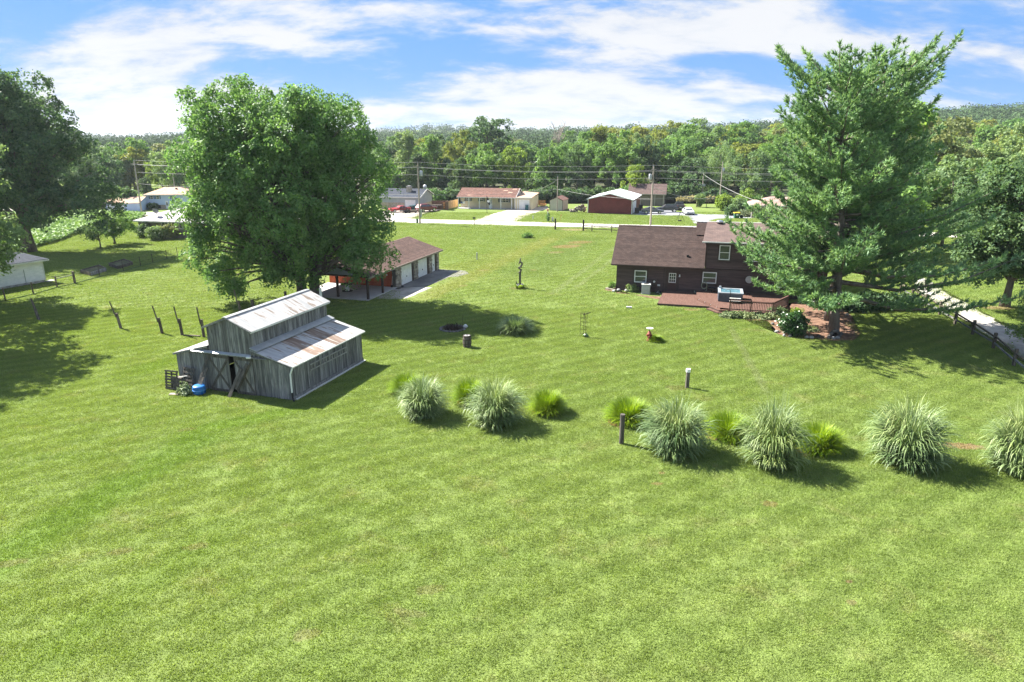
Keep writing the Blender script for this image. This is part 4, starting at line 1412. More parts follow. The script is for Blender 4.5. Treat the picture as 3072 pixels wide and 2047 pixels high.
    # floor coloured near-black, painted shade behind the door gap
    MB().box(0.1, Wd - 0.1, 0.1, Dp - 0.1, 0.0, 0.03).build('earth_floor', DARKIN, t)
    return t


BARN = barn()


def in_frame(t, p):
    """point given in a building's own frame, in world coordinates"""
    a = t.rotation_euler.z
    return Vector((t.location.x + p[0] * math.cos(a) - p[1] * math.sin(a), t.location.y + p[0] * math.sin(a) + p[1] * math.cos(a), p[2]))


def put(t, o):
    """stand a separate thing built in a building's frame where that building stands"""
    o.location = t.location
    o.rotation_euler = t.rotation_euler
    return o


# ---------- long garage with porch
def garage():
    t = rect_house('garage', 'long garage with brown shingle roof, stone piers and three white doors', 'garage', (-14.01, 64.99), 72.78)
    L, E, RZ, D = 17.3, 2.34, 3.74, 8.1
    x0, x1 = -0.45, L + 0.45
    xs = [x0, x1]
    roof_courses((x0, -0.45, E), (x1, -0.45, E), (x1, 4.0, RZ), (x0, 4.0, RZ), 28).build('roof', GARSHINGLE, t, kind=None)
    roof_courses((x1, 8.5, E), (x0, 8.5, E), (x0, 4.0, RZ), (x1, 4.0, RZ), 28).build('rear_roof', GARSHINGLE, t)
    MB().slab([(x0, -0.44, E - 0.03), (x1, -0.44, E - 0.03), (x1, 4.0, RZ - 0.03), (x0, 4.0, RZ - 0.03)], (0, 0, -0.06)).slab([(x0, 8.49, E - 0.03), (x1, 8.49, E - 0.03), (x1, 4.0, RZ - 0.03), (x0, 4.0, RZ - 0.03)], (0, 0, -0.06)).build('roof_deck', BROWNTRIM, t)
    MB().box(x0, x1, -0.50, -0.46, E - 0.16, E + 0.03).build('fascia', M('tan_fascia', (0.20, 0.17, 0.14), (0.26, 0.22, 0.19), 2, 0.7), t)
    for xx in (x0 + 0.03, x1 - 0.03):
        MB().slab([(xx, -0.3, E - 0.05), (xx, 4.0, RZ - 0.1), (xx, 8.3, E - 0.05), (xx, 7.9, E - 0.05), (xx, 4.0, RZ - 0.32), (xx, 0.1, E - 0.05)], (0.05, 0, 0)).build('barge_board', BROWNTRIM, t)
    # pale gable panel over the porch and at the far end
    for xx in (0.25, L):
        MB().slab([(xx, 0.1, E - 0.12), (xx, 8.0, E - 0.12), (xx, 4.0, RZ - 0.14)], (0.06, 0, 0)).build('gable_panel', GREYBLUE, t)
    # porch
    MB().box(-0.35, 6.0, -0.15, 8.2, 0.0, 0.09).build('patio_slab', SLAB, t)
    for px_, py_ in ((0.0, 0.0), (3.05, 0.0), (0.15, 3.4), (0.2, 5.6), (0.2, 8.0)):
        MB().box(px_ - 0.10, px_ + 0.10, py_ - 0.10, py_ + 0.10, 0.09, E - 0.14).build('porch_post', BROWNTRIM, t)
    MB().box(-0.05, 6.0, -0.09, 0.09, E - 0.14, E - 0.01).build('porch_beam', BROWNTRIM, t)
    MB().box(0.05, 0.19, 0.0, 8.1, E - 0.16, E - 0.02).build('porch_beam', BROWNTRIM, t)
    # red end wall with block courses, back wall, far wall
    wl = MB().box(6.14, 6.3, 0.15, 8.05, 0.0, E + 0.1).build('end_wall', REDWALL, t)
    MB().slab([(6.15, 0.15, E + 0.1), (6.15, 8.05, E + 0.1), (6.15, 4.0, RZ - 0.12)], (0.15, 0, 0)).build('end_gable', REDWALL, t)
    for r in range(10):
        yb = 0.2 + (0.0 if r % 2 else 0.2)
        while yb < 7.9:
            ye = min(yb + 0.395, 8.0)
            MB().box(6.11 - random.uniform(0, .004), 6.141, yb, ye - 0.012, 0.09 + r * 0.203, 0.09 + r * 0.203 + 0.192).build('wall_block', REDWALL, wl)
            yb += 0.4
    MB().box(6.3, L, 7.9, 8.05, 0, E).build('rear_wall', REDWALL, t)
    MB().box(L - 0.12, L, 0.2, 7.9, 0, E).build('far_wall', REDWALL, t)
    MB().box(6.10, 6.06, 1.0, 1.14, 1.25, 1.40).build('outlet_cover', WHITE, t)
    MB().box(6.13, L, -0.02, 0.14, E - 0.30, E - 0.02).build('door_header', BROWNTRIM, t)
    # stone piers
    for a, b in ((5.95, 7.25), (10.35, 11.40), (14.45, 15.30), (16.62, 17.34)):
        p = MB().box(a + 0.05, b - 0.05, -0.03, 0.4, 0.0, E - 0.05).build('stone_pier', DARKWOOD, t)
        mbs = []
        z = 0.0
        while z < E - 0.15:
            h = random.uniform(0.16, 0.30)
            x = a
            while x < b - 0.06:
                wd = min(random.uniform(0.20, 0.48), b - x)
                pr = random.uniform(0.09, 0.17)
                y1_ = -pr
                e = 0.012
                MB().hexa([(x + e, y1_, z + e), (x + wd - e, y1_ + .02, z + e), (x + wd - .02, 0, z + e), (x + .02, 0, z + e),
                           (x + e + .02, y1_ + .02, min(z + h, E - .06) - e), (x + wd - e - .03, y1_, min(z + h, E - .06) - e), (x + wd - .02, 0, min(z + h, E - .06) - e), (x + .02, 0, min(z + h, E - .06) - e)]).build('stone', STONE, p)
                x += wd
            z += h
    # white sectional doors with dark jambs
    for a, b in ((7.30, 9.92), (11.45, 14.02), (15.36, 16.28)):
        d_ = MB().box(a, b, 0.02, 0.07, 0.02, E - 0.24).build('garage_door', OFFWHITE, t)
        n = 4
        for i in range(n):
            za, zb = 0.03 + i * (E - 0.28) / n, 0.03 + (i + 1) * (E - 0.28) / n - 0.015
            MB().box(a + 0.01, b - 0.01, -0.004, 0.021, za, zb).build('door_section', WHITE, d_)
        MB().box((a + b) / 2 - 0.04, (a + b) / 2 + 0.04, -0.05, -0.004, 0.72, 0.86).build('door_handle', BLACK, d_)
        MB().box(b + 0.02, b + 0.30, -0.06, 0.05, 0.0, E - 0.28).build('door_jamb', BROWNTRIM, t)
    # things standing on the porch
    sp = thing('spool_table', 'round wooden cable spool table standing on the garage porch', 'table')
    c = in_frame(t, (2.75, 3.9, 0.09))
    sp.location = c
    MB().lathe([(0.55, 0), (0.55, 0.05)], 20).build('base', DARKWOOD, sp)
    MB().lathe([(0.24, 0.051), (0.24, 0.72)], 14).build('drum', OFFWHITE, sp)
    for k in range(7):
        xx = -0.6 + k * 1.2 / 7
        hw = math.sqrt(max(0.64 ** 2 - (xx + .086) ** 2, 0.02))
        MB().box(xx, xx + 0.163, -hw, hw, 0.721, 0.77).build('top_board', POSTWOOD, sp)
    br = thing('broom', 'broom leaning against the first stone pier of the garage', 'broom')
    put(t, br)
    MB().tube([(6.5, -0.45, 0.12), (6.95, -0.16, 1.45)], 0.022, 6).build('handle', OFFWHITE, br)
    MB().hexa([(6.35, -0.62, 0.02), (6.65, -0.62, 0.02), (6.65, -0.40, 0.02), (6.35, -0.40, 0.02), (6.45, -0.5, 0.22), (6.57, -0.5, 0.22), (6.57, -0.42, 0.22), (6.45, -0.42, 0.22)]).build('bristles', BLACK, br)
    tag(MB().box(5.45, 5.95, -0.62, -0.22, 0.0, 0.08).build('door_mat', BLACK), 'small dark mat on the ground beside the porch corner of the first stone pier', 'mat')
    put(t, bpy.data.objects['door_mat'])
    sh = thing('shovel', 'long handled shovel leaning on the dark red porch wall', 'shovel')
    put(t, sh)
    MB().tube([(5.85, 0.42, 0.09), (6.06, 0.36, 1.55)], 0.02, 6).build('handle', OFFWHITE, sh)
    MB().box(5.78, 5.88, 0.32, 0.52, 0.09, 0.32).build('blade', IRON, sh)
    return t


GAR = garage()


# ---------- the dark brown house
def brown_house():
    t = rect_house('brown_house', 'dark brown two-storey board-sided house with shingle roofs beside the big pine', 'house', (10.83, 69.8), -15.2)
    E = 2.66
    # ground floor wall: left wing and under the upper storey
    win = [(1.87, 3.05, 0.95, 2.14), (5.14, 6.14, 0.0, 2.14), (8.62, 9.92, 1.22, 2.30), (15.6, 16.6, 1.15, 2.30)]
    MB().box(0.02, 20.0, 0.0, 0.15, 0.0, E).box(0.0, 0.15, 0.15, 9.8, 0.0, E).build('wall', BROWNTRIM, t)
    courses(t, 0.06, 20.0, 0.06, E - 0.02, 0.0, 12, BROWNSIDE, [(a - 0.2, b + 0.2, c - (0.2 if c > 0.1 else 0), d_ + 0.2) for a, b, c, d_ in win])
    for a, b, c, d_ in win:
        MB().box(a - 0.2, b + 0.2, -0.025, 0.0, max(c - 0.2, 0.02), d_ + 0.2).build('window_surround', BROWNTRIM, t)
    for xx in (0.0, 4.75):
        MB().box(xx, xx + 0.10, -0.05, 0.02, 0.0, E).build('corner_board', BROWNTRIM, t)
    for i in (0, 2, 3):
        a, b, c, d_ = win[i]
        window(t, a + 0.06, b - 0.06, c + 0.06, d_ - 0.06, -0.03, WHITE, 0.085)
    # door
    dd = MB().box(5.20, 6.10, -0.05, -0.02, 0.16, 2.12).build('back_door', M('brown_door', (0.06, 0.032, 0.03), None, 2, 0.5), t)
    w_ = window(t, 5.36, 5.96, 1.13, 2.0, -0.055, WHITE, 0.05, rail=False, proud=0.03, name='door_window', grid=(3, 3))
    MB().box(5.22, 6.08, -0.12, -0.02, 0.13, 0.17).build('threshold', WHITE, t)
    MB().tube([(6.02, -0.05, 1.02), (6.02, -0.11, 1.02)], 0.035, 8).build('door_knob', CHROME, dd)
    # left wing gable and roof
    RZ, RY, X0, X1 = 6.08, 5.1, -0.52, 8.72
    MB().slab([(0.02, 0.0, E), (0.02, 9.8, E), (0.02, RY, RZ - 0.15)], (0.12, 0, 0)).build('gable_wall', BROWNSIDE, t)
    sl = (RZ - E) / (RY + 0.0)
    def rz(y):
        return E + 0.10 + (RZ - E - 0.1) * (y + 0.45) / (RY + 0.45)
    roof_courses((X0, -0.45, rz(-0.45)), (X1, -0.45, rz(-0.45)), (X1, RY, RZ), (X0, RY, RZ), 40, 0.020).build('roof', BROWNSHINGLE, t)
    MB().slab([(X1, 10.6, rz(-0.45)), (X0, 10.6, rz(-0.45)), (X0, RY, RZ), (X1, RY, RZ)], (0, 0, -0.06)).build('rear_roof', BROWNSHINGLE, t)
    MB().slab([(X0 + .02, -0.43, rz(-0.45) - 0.02), (X1, -0.43, rz(-0.45) - 0.02), (X1, RY, RZ - 0.03), (X0 + .02, RY, RZ - 0.03)], (0, 0, -0.05)).build('roof_deck', BROWNTRIM, t)
    MB().slab([(X0, RY - 0.14, RZ - 0.02), (X0, RY, RZ + 0.05), (X0, RY + 0.14, RZ - 0.02)], (X1 - X0 - 1.1, 0, 0)).build('ridge_cap', BROWNSHINGLE, t)
    MB().beam((X0 + 0.4, RY + 0.22, RZ + 0.03), (7.3, RY + 0.22, RZ + 0.03), 0.12, 0.06).build('ridge_vent', OFFWHITE, t)
    MB().beam((X0, -0.49, rz(-0.45) - 0.06), (X1 + 0.05, -0.49, rz(-0.45) - 0.06), 0.10, 0.10).build('gutter', BROWNTRIM, t)
    MB().beam((X0 - 0.02, -0.4, rz(-0.45) - 0.05), (X0 - 0.02, RY, RZ - 0.05), 0.04, 0.17).build('barge_board', BROWNTRIM, t)
    MB().box(6.90, 7.12, 0.85, 1.06, rz(0.95), rz(0.95) + 0.22).build('roof_vent', BLACK, t)
    # main roof rises a little higher; its slope shows left of the dormer
    MZ, MY = 6.62, 5.75
    def mz(y):
        return E + 0.13 + (MZ - E - 0.13) * (y + 0.45) / (MY + 0.45)
    roof_courses((7.62, 3.9, mz(3.9)), (8.74, 3.9, mz(3.9)), (8.74, MY, MZ), (7.62, MY, MZ), 13, 0.020).build('main_roof', BROWNSHINGLE, t)
    MB().slab([(7.64, 3.9, rz(3.9)), (7.64, MY, MZ - 0.02), (7.64, 8.0, mz(3.5)), (7.64, 8.0, rz(3.9))], (0.08, 0, 0)).build('main_gable', BROWNSIDE, t)
    MB().slab([(7.62, 11.6, mz(-0.45)), (20.4, 11.6, mz(-0.45)), (20.4, MY, MZ), (7.62, MY, MZ)], (0, 0, -0.06)).build('main_rear_roof', BROWNSHINGLE, t)
    # upper storey box with its low roof
    B0, B1, BZ0, BZ1 = 8.78, 20.0, 2.70, 5.36
    MB().box(B0, B1, -0.08, 5.0, BZ0, BZ1).build('upper_wall', BROWNTRIM, t)
    uw = [(10.02, 10.98, 3.66, 5.04), (12.90, 13.82, 3.62, 5.00), (16.2, 17.1, 3.62, 5.0)]
    courses(t, B0 + 0.02, B1, BZ0 + 0.02, BZ1 - 0.06, -0.08, 12, BROWNSIDE, [(a - 0.18, b + 0.18, c - 0.18, d_ + 0.18) for a, b, c, d_ in uw])
    for a, b, c, d_ in uw:
        MB().box(a - 0.18, b + 0.18, -0.105, -0.08, c - 0.18, d_ + 0.18).build('window_surround', BROWNTRIM, t)
        window(t, a + 0.05, b - 0.05, c + 0.05, d_ - 0.05, -0.11, WHITE, 0.085)
    MB().box(B0 - 0.03, B0 + 0.10, -0.13, -0.05, BZ0, BZ1).build('corner_board', BROWNTRIM, t)
    MB().slab([(8.36, -0.55, BZ1 + 0.06), (20.5, -0.55, BZ1 + 0.06), (20.5, MY + 0.02, MZ + 0.03), (8.70, MY + 0.02, MZ + 0.03)], (0, 0, 0.05)).build('dormer_roof', LIGHTSHINGLE, t)
    MB().slab([(8.38, -0.53, BZ1 + 0.055), (20.5, -0.53, BZ1 + 0.055), (20.5, MY, MZ + 0.02), (8.72, MY, MZ + 0.02)], (0, 0, -0.06)).build('dormer_deck', BROWNTRIM, t)
    MB().slab([(8.70, -0.1, BZ1), (8.70, MY - 0.1, MZ - 0.02), (8.70, MY - .1, MZ - .7), (8.70, -0.1, 3.0)], (0.09, 0, 0)).build('dormer_cheek', BROWNSIDE, t)
    MB().beam((8.30, -0.60, BZ1 + 0.02), (20.5, -0.60, BZ1 + 0.02), 0.11, 0.11).build('dormer_gutter', OFFWHITE, t)
    MB().tube([(8.62, -0.5, BZ1 - 0.05), (8.72, -0.15, BZ1 - 0.3), (8.72, -0.15, 2.95), (8.66, -0.4, 2.82)], 0.045, 6).build('downspout', BROWNTRIM, t)
    MB().beam((7.6, MY, MZ + 0.07), (20.4, MY, MZ + 0.07), 0.2, 0.04).build('main_ridge_cap', OFFWHITE, t)
    v = MB().lathe([(0.20, -0.3), (0.22, 0.02), (0.36, 0.06), (0.40, 0.16), (0.28, 0.28), (0.05, 0.33)], 16, (9.95, MY - 0.55, MZ + 0.0)).build('turbine_vent', CHROME, t, True)
    MB().tube([(11.35, 2.3, 5.8), (11.35, 2.3, 6.95)], 0.06, 8).build('vent_pipe', WHITE, t)
    MB().tube([(15.0, 2.9, 5.9), (15.0, 2.9, 6.55)], 0.05, 8).build('vent_pipe', WHITE, t)
    # right end
    MB().box(19.95, 20.1, 0.0, 9.8, 0.0, BZ1).build('end_wall', BROWNSIDE, t)
    # fittings on the wall
    MB().box(3.66, 4.06, -0.14, -0.03, 0.66, 1.36).build('meter_box', BROWNTRIM, t)
    MB().tube([(3.88, -0.14, 1.10), (3.88, -0.22, 1.10)], 0.11, 14).build('meter_glass', OFFWHITE, t)
    MB().box(4.22, 4.48, -0.13, -0.03, 0.66, 0.82).build('junction_box', OFFWHITE, t)
    MB().tube([(4.34, -0.06, 0.66), (4.34, -0.06, 0.1)], 0.02, 6).build('conduit', BLACK, t)
    MB().box(3.44, 3.60, -0.12, -0.03, 0.60, 0.82).build('disconnect_box', OFFWHITE, t)
    MB().tube([(6.36, -0.03, 1.92), (6.36, -0.17, 1.86), (6.36, -0.2, 1.72)], [0.05, 0.05, 0.08], 10).build('wall_lamp', WHITE, t)
    MB().tube([(13.3, -0.14, 2.68), (13.3, -0.14, 1.5)], 0.03, 6).build('drain_pipe', BROWNTRIM, t)
    return t


HOUSE = brown_house()


def house_things():
    t = HOUSE
    # air conditioner
    ac = thing('air_conditioner', 'grey outdoor air conditioner unit on the ground by the brown house wall', 'air conditioner', in_frame(t, (3.15, -0.95, 0)), t.rotation_euler.z)
    MB().box(-.42, .42, -.42, .42, 0.03, 0.95).build('body', M('air_conditioner_metal', (0.30, 0.33, 0.35), (0.36, 0.39, 0.41), 2, 0.5), ac)
    MB().box(-.46, .46, -.46, .46, 0.0, 0.06).build('pad', SLAB, ac)
    MB().box(-.45, .45, -.45, .45, 0.95, 1.02).build('top_panel', OFFWHITE, ac)
    MB().lathe([(0.30, 1.02), (0.30, 1.035)], 18).build('fan_grille', BLACK, ac)
    for k in range(9):
        xx = -0.37 + k * 0.088
        MB().box(xx, xx + 0.03, -0.445, -0.42, 0.12, 0.90).build('louvre', OFFWHITE, ac)
    # hose on its reel
    hs = thing('garden_hose', 'coiled garden hose hanging on the brown wall beside the hot tub', 'hose', in_frame(t, (8.82, -0.16, 1.0)), t.rotation_euler.z)
    pts = [(0.28 * math.cos(k * .5) * (1 - .002 * k), -0.03 - 0.004 * k, 0.34 * math.sin(k * .5)) for k in range(40)]
    MB().tube(pts, 0.028, 5).build('coil', HOSE, hs)
    MB().tube([(0.25, -.1, -.1), (0.28, -.12, -.45), (0.05, -.15, -.72), (-0.5, -.2, -.80), (-0.85, -.2, -.78), (-.9, -.12, -.6)], 0.028, 6).build('loose_end', HOSE, hs)
    MB().box(-.12, .12, -.02, .12, -.12, .12).build('hanger', BLACK, hs)
    # hanging disc half hidden by the pine
    tag(put(t, MB().tube([(13.05, -0.10, 1.78), (13.05, -0.16, 1.78)], 0.36, 20).build('wall_disc', GALV)), 'pale round disc hung on the brown wall behind the pine branches', 'wall decoration')
    wf = thing('fire_bowl', 'dark round bowl on the deck by the wall, left of the hot tub', 'bowl', in_frame(t, (9.55, -0.75, 0.44)), 0)
    MB().lathe([(0.06, 0), (0.06, 0.25), (0.34, 0.32), (0.42, 0.46), (0.40, 0.46), (0.30, 0.36)], 18).build('bowl', BLACK, wf)
    # deck: lower platform, raised platform, steps, railing
    dk = thing('deck', 'red brown stained deck in two levels behind the brown house', 'deck', t.location, t.rotation_euler.z)
    def loc(u, v, z):
        q = S(u, v, z) - t.location
        a = -t.rotation_euler.z
        return (q.x * math.cos(a) - q.y * math.sin(a), q.x * math.sin(a) + q.y * math.cos(a))
    LZ, UZ = 0.20, 0.44
    lf = loc(1974, 908, LZ)
    lr = loc(2131, 922, LZ)
    fy = (lf[1] + lr[1]) / 2
    x0 = lf[0]
    u0 = loc(2089, 893, UZ)
    u1 = loc(2161, 924, UZ)
    u2 = loc(2186, 924, UZ)
    ry = loc(2185, 931, UZ)[1]
    xr = loc(2314, 932, UZ)
    xe = loc(2362, 917, UZ)
    # boards run along the wall
    def boards(poly, z, nm):
        ys = [p[1] for p in poly]
        y = min(ys)
        mbx = MB()
        while y < max(ys) - 0.01:
            y2 = min(y + 0.14, max(ys))
            def cut(yy):
                xs = []
                for i in range(len(poly)):
                    a, b = poly[i], poly[(i + 1) % len(poly)]
                    if (a[1] - yy) * (b[1] - yy) <= 0 and a[1] != b[1]:
                        xs.append(a[0] + (b[0] - a[0]) * (yy - a[1]) / (b[1] - a[1]))
                return (min(xs), max(xs)) if len(xs) > 1 else None
            c0, c1 = cut(y + 0.002), cut(y2 - 0.009)
            if c0 and c1:
                mbx.hexa([(c0[0], y, z - .035), (c0[1], y, z - .035), (c1[1], y2 - .007, z - .035), (c1[0], y2 - .007, z - .035), (c0[0], y, z), (c0[1], y, z), (c1[1], y2 - .007, z), (c1[0], y2 - .007, z)])
            y += 0.14
        o = mbx.build(nm, DECK, dk, kind='stuff')
        return o
    boards([(x0, fy), (u1[0], fy), (u1[0], -0.06), (x0 + 0.25, -0.06)], LZ, 'lower_boards')
    MB().box(x0, u1[0], fy - 0.04, fy, 0.0, LZ - 0.005).build('lower_fascia', BROWNTRIM, dk)
    MB().beam((x0 - 0.02, fy, LZ / 2), (x0 + 0.23, -0.06, LZ / 2), 0.04, LZ - .02).build('lower_side', BROWNTRIM, dk)
    boards([(u0[0], -0.07), (u0[0], u0[1]), (u1[0], u1[1]), (u2[0], u2[1]), (u2[0], ry), (xr[0], ry), (xe[0], xe[1]), (xe[0], -0.07)], UZ, 'upper_boards')
    MB().beam((u0[0], u0[1], UZ - .12), (u1[0], u1[1], UZ - .12), 0.04, .20).build('upper_riser', DECK, dk)
    MB().box(u2[0], xr[0], ry - 0.04, ry - 0.002, 0.02, UZ - 0.02).build('front_fascia', BROWNTRIM, dk)
    MB().box(u2[0], xr[0], ry - 0.06, ry - 0.041, UZ - 0.18, UZ + .0).build('rim_board', DECK, dk)
    MB().beam((xr[0], ry, UZ / 2), (xe[0], xe[1], UZ / 2), 0.04, UZ - .04).build('side_fascia', BROWNTRIM, dk)
    # steps at the bend
    for k, z in ((1, 0.30), (2, 0.15)):
        o_ = 0.32 * k
        a = (u0[0] + 1.5, u0[1] + (u1[1] - u0[1]) * 1.5 / (u1[0] - u0[0]))
        n_ = Vector((u1[1] - u0[1], -(u1[0] - u0[0]))).normalized()
        pts = [(a[0], a[1]), (u1[0], u1[1]), (u2[0], u2[1]), (u2[0], u2[1] - o_), (u1[0] + n_.x * o_ * .4, u1[1] - o_), (a[0] + n_.x * o_, a[1] + n_.y * o_)]
        MB().slab([(p[0], p[1], z - .04) for p in pts], (0, 0, .04)).build('step', DECK, dk)
        MB().slab([(p[0] * 1.0, p[1] + (0.03 if i in (3, 4, 5) else 0), 0.0) for i, p in enumerate(pts)], (0, 0, z - .045)).build('step_riser', BROWNTRIM, dk)
    for k in range(4):
        f = (k + .5) / 4
        q = (u0[0] + (u1[0] - u0[0]) * f, u0[1] + (u1[1] - u0[1]) * f)
        MB().box(q[0] - .05, q[0] + .05, q[1] - .05, q[1] - .01, UZ - .10, UZ - .04).build('step_light', WHITE, dk)
    # railing
    rl = thing('deck_railing', 'brown deck railing with thin balusters along the front of the deck', 'railing', t.location, t.rotation_euler.z)
    RT = UZ + 0.92
    yy = ry + 0.03
    posts = [(u2[0] + .05, yy), ((u2[0] + xr[0]) / 2, yy), (xr[0], yy), (xe[0], xe[1])]
    for p in posts:
        MB().box(p[0] - .055, p[0] + .055, p[1] - .10, p[1] + .01, 0.02, RT + 0.02).build('rail_post', DECK, rl)
    for a, b in zip(posts[:-1], posts[1:]):
        MB().beam((a[0], a[1] - .03, RT), (b[0], b[1] - .03, RT), 0.14, 0.04).build('top_rail', DECK, rl)
        MB().beam((a[0], a[1] - .03, RT - .10), (b[0], b[1] - .03, RT - .10), 0.04, 0.08).build('upper_rail', BROWNTRIM, rl)
        MB().beam((a[0], a[1] - .03, UZ + .11), (b[0], b[1] - .03, UZ + .11), 0.04, 0.08).build('lower_rail', BROWNTRIM, rl)
        n = int((Vector(b) - Vector(a)).length / 0.135)
        for k in range(1, n):
            q = Vector(a).lerp(Vector(b), k / n)
            MB().box(q.x - .018, q.x + .018, q.y - .075, q.y - .04, UZ + .07, RT - .06).build('baluster', BROWNTRIM, rl)
    # hot tub
    tb = loc(2152, 905, UZ)
    ht = thing('hot_tub', 'square blue grey hot tub with its cover off on the upper deck', 'hot tub', in_frame(t, (tb[0] + 1.15, tb[1] + 1.15, UZ)), t.rotation_euler.z)
    a_, h_ = 1.08, 0.86
    cab = MB().box(-a_, a_, -a_, a_, 0.0, h_ - .08).build('cabinet', TUBSIDE, ht)
    for k in range(12):
        x_ = -a_ + .02 + k * 0.176
        MB().box(x_, x_ + .16, -a_ - .02, -a_, 0.03, h_ - .10).build('cabinet_slat', TUBSIDE, cab)
        MB().box(-a_ - .02, -a_, x_, x_ + .16, 0.03, h_ - .10).build('cabinet_slat', TUBSIDE, cab)
    rim = MB()
    for q in ((-a_ - .05, a_ + .05, -a_ - .05, -a_ + .2), (-a_ - .05, a_ + .05, a_ - .2, a_ + .05), (-a_ - .05, -a_ + .2, -a_ + .2, a_ - .2), (a_ - .2, a_ + .05, -a_ + .2, a_ - .2)):
        rim.box(q[0], q[1], q[2], q[3], h_ - .08, h_ + .02)
    rim.build('rim', TUBRIM, ht)
    MB().box(-a_ + .2, a_ - .2, -a_ + .2, a_ - .2, h_ - .1, h_ - .03).build('water', TUBWATER, ht)
    MB().box(-a_ + .05, -a_ + .25, a_ - .22, a_ + .0, h_ + .02, h_ + .20).build('control_panel', TUBRIM, ht)
    MB().tube([(-.05, -a_ - .12, 0.0), (-.05, -a_ - .12, 1.05), (-.10, -a_ - .02, 1.16), (-.3, -a_ + .2, 1.16), (-.5, -a_ + .25, 1.02)], 0.025, 6).build('hand_rail', BLACK, ht)
    for k in range(2):
        MB().box(-.08, .9, -a_ - .60 + .25 * k, -a_ - .30 + .25 * k, 0.18 + .22 * k, 0.23 + .22 * k).build('tub_step', OFFWHITE, ht)
    # downspout elbow and edging stones by the corner
    el = thing('downspout_extension', 'short grey downspout piece on the ground at the brown house left corner', 'drain pipe', in_frame(t, (-0.15, -0.55, 0)), t.rotation_euler.z)
    MB().box(-.12, .12, -.6, .0, 0.0, .10).build('pipe', GALV, el)
    bd = thing('bed_edging', 'low timber edging of the little flower bed at the brown house left corner', 'edging', t.location, t.rotation_euler.z)
    MB().beam((-1.0, -0.05, .07), (0.0, -0.45, .07), .16, .14).build('timber', STONE, bd)
    MB().beam((-1.05, 0.0, .07), (-.35, 1.5, .07), .16, .14).build('timber', STONE, bd)
    for x_, nm in ((0.35, 'round stone'), (1.15, 'flat stone')):
        s_ = MB().blob((0, 0, .12), (.22, .2, .15)).build('rock', GREYSTONE, None, True)
        tag(s_, ('round grey rock beside the brown house left corner' if x_ < .5 else 'small flat rock in the bed left of the air conditioner'), 'rock')
        s_.location = in_frame(t, (x_, -.55, 0))
    junk = thing('pipe_heap', 'little heap of dark pipe fittings between the air conditioner and the deck', 'pipes', in_frame(t, (4.35, -.75, 0)), t.rotation_euler.z)
    for k in range(6):
        a = random.uniform(0, 3.1)
        MB().tube([(-.3 * math.cos(a), -.3 * math.sin(a), .06 + .03 * k), (.3 * math.cos(a), .3 * math.sin(a), .08 + .03 * k)], .045, 6).build('fitting', GALV if k % 2 else BLACK, junk)
    # bench and shade things by the mulch
    b = thing('garden_bench', 'small white stone bench on the mulch behind the pine trunk', 'bench', S(2438, 918), math.radians(-12))
    MB().box(-.55, .55, -.2, .2, .38, .46).build('seat', OFFWHITE, b)
    for s_ in (-.4, .4):
        MB().box(s_ - .07, s_ + .07, -.16, .16, 0, .38).build('leg', OFFWHITE, b)


house_things()

# ------------------------------------------------------------------ the neighbours across the road
def gable_roof(t, x0, x1, ye, ze, yr, zr, yb, mat, rows=16, th=0.03, name='roof'):
    """ridge along x: front eave at ye, ridge at yr, back eave at yb"""
    roof_courses((x0, ye, ze), (x1, ye, ze), (x1, yr, zr), (x0, yr, zr), rows, th).build(name, mat, t)
    roof_courses((x1, yb, ze), (x0, yb, ze), (x0, yr, zr), (x1, yr, zr), rows, th).build('rear_roof', mat, t)


def hip_roof(t, x0, x1, y0, y1, ze, zr, run, mat, name='roof'):
    ym = (y0 + y1) / 2
    a, b = (x0 + run, ym, zr), (x1 - run, ym, zr)
    for poly in ([(x0, y0, ze), (x1, y0, ze), b, a], [(x1, y1, ze), (x0, y1, ze), a, b], [(x0, y1, ze), (x0, y0, ze), a], [(x1, y0, ze), (x1, y1, ze), b]):
        MB().slab(poly, (0, 0, 0.06)).build(name, mat, t)
    MB().box(x0, x1, y0 - .04, y0 + .04, ze - .14, ze + .02).box(x0 - .04, x0 + .04, y0 + .04, y1, ze - .14, ze + .02).box(x1 - .04, x1 + .04, y0 + .04, y1, ze - .14, ze + .02).build('fascia', OFFWHITE, t)


def ribs(root, x0, x1, y, z0, ztop, mat, step=0.3, name='wall_rib'):
    mb = MB()
    x = x0 + step / 2
    while x < x1:
        mb.box(x - .025, x + .025, y - .025, y - .001, z0, ztop(x) - .02)
        x += step
    o = mb.build(name, mat, root, kind='stuff')
    return o


def shutters(t, x0, x1, z0, z1, y, w_, mat):
    for a in (x0 - w_ - .09, x1 + .09):
        MB().box(a, a + w_, y - .05, y - .001, z0 - .05, z1 + .05).build('shutter', mat, t)


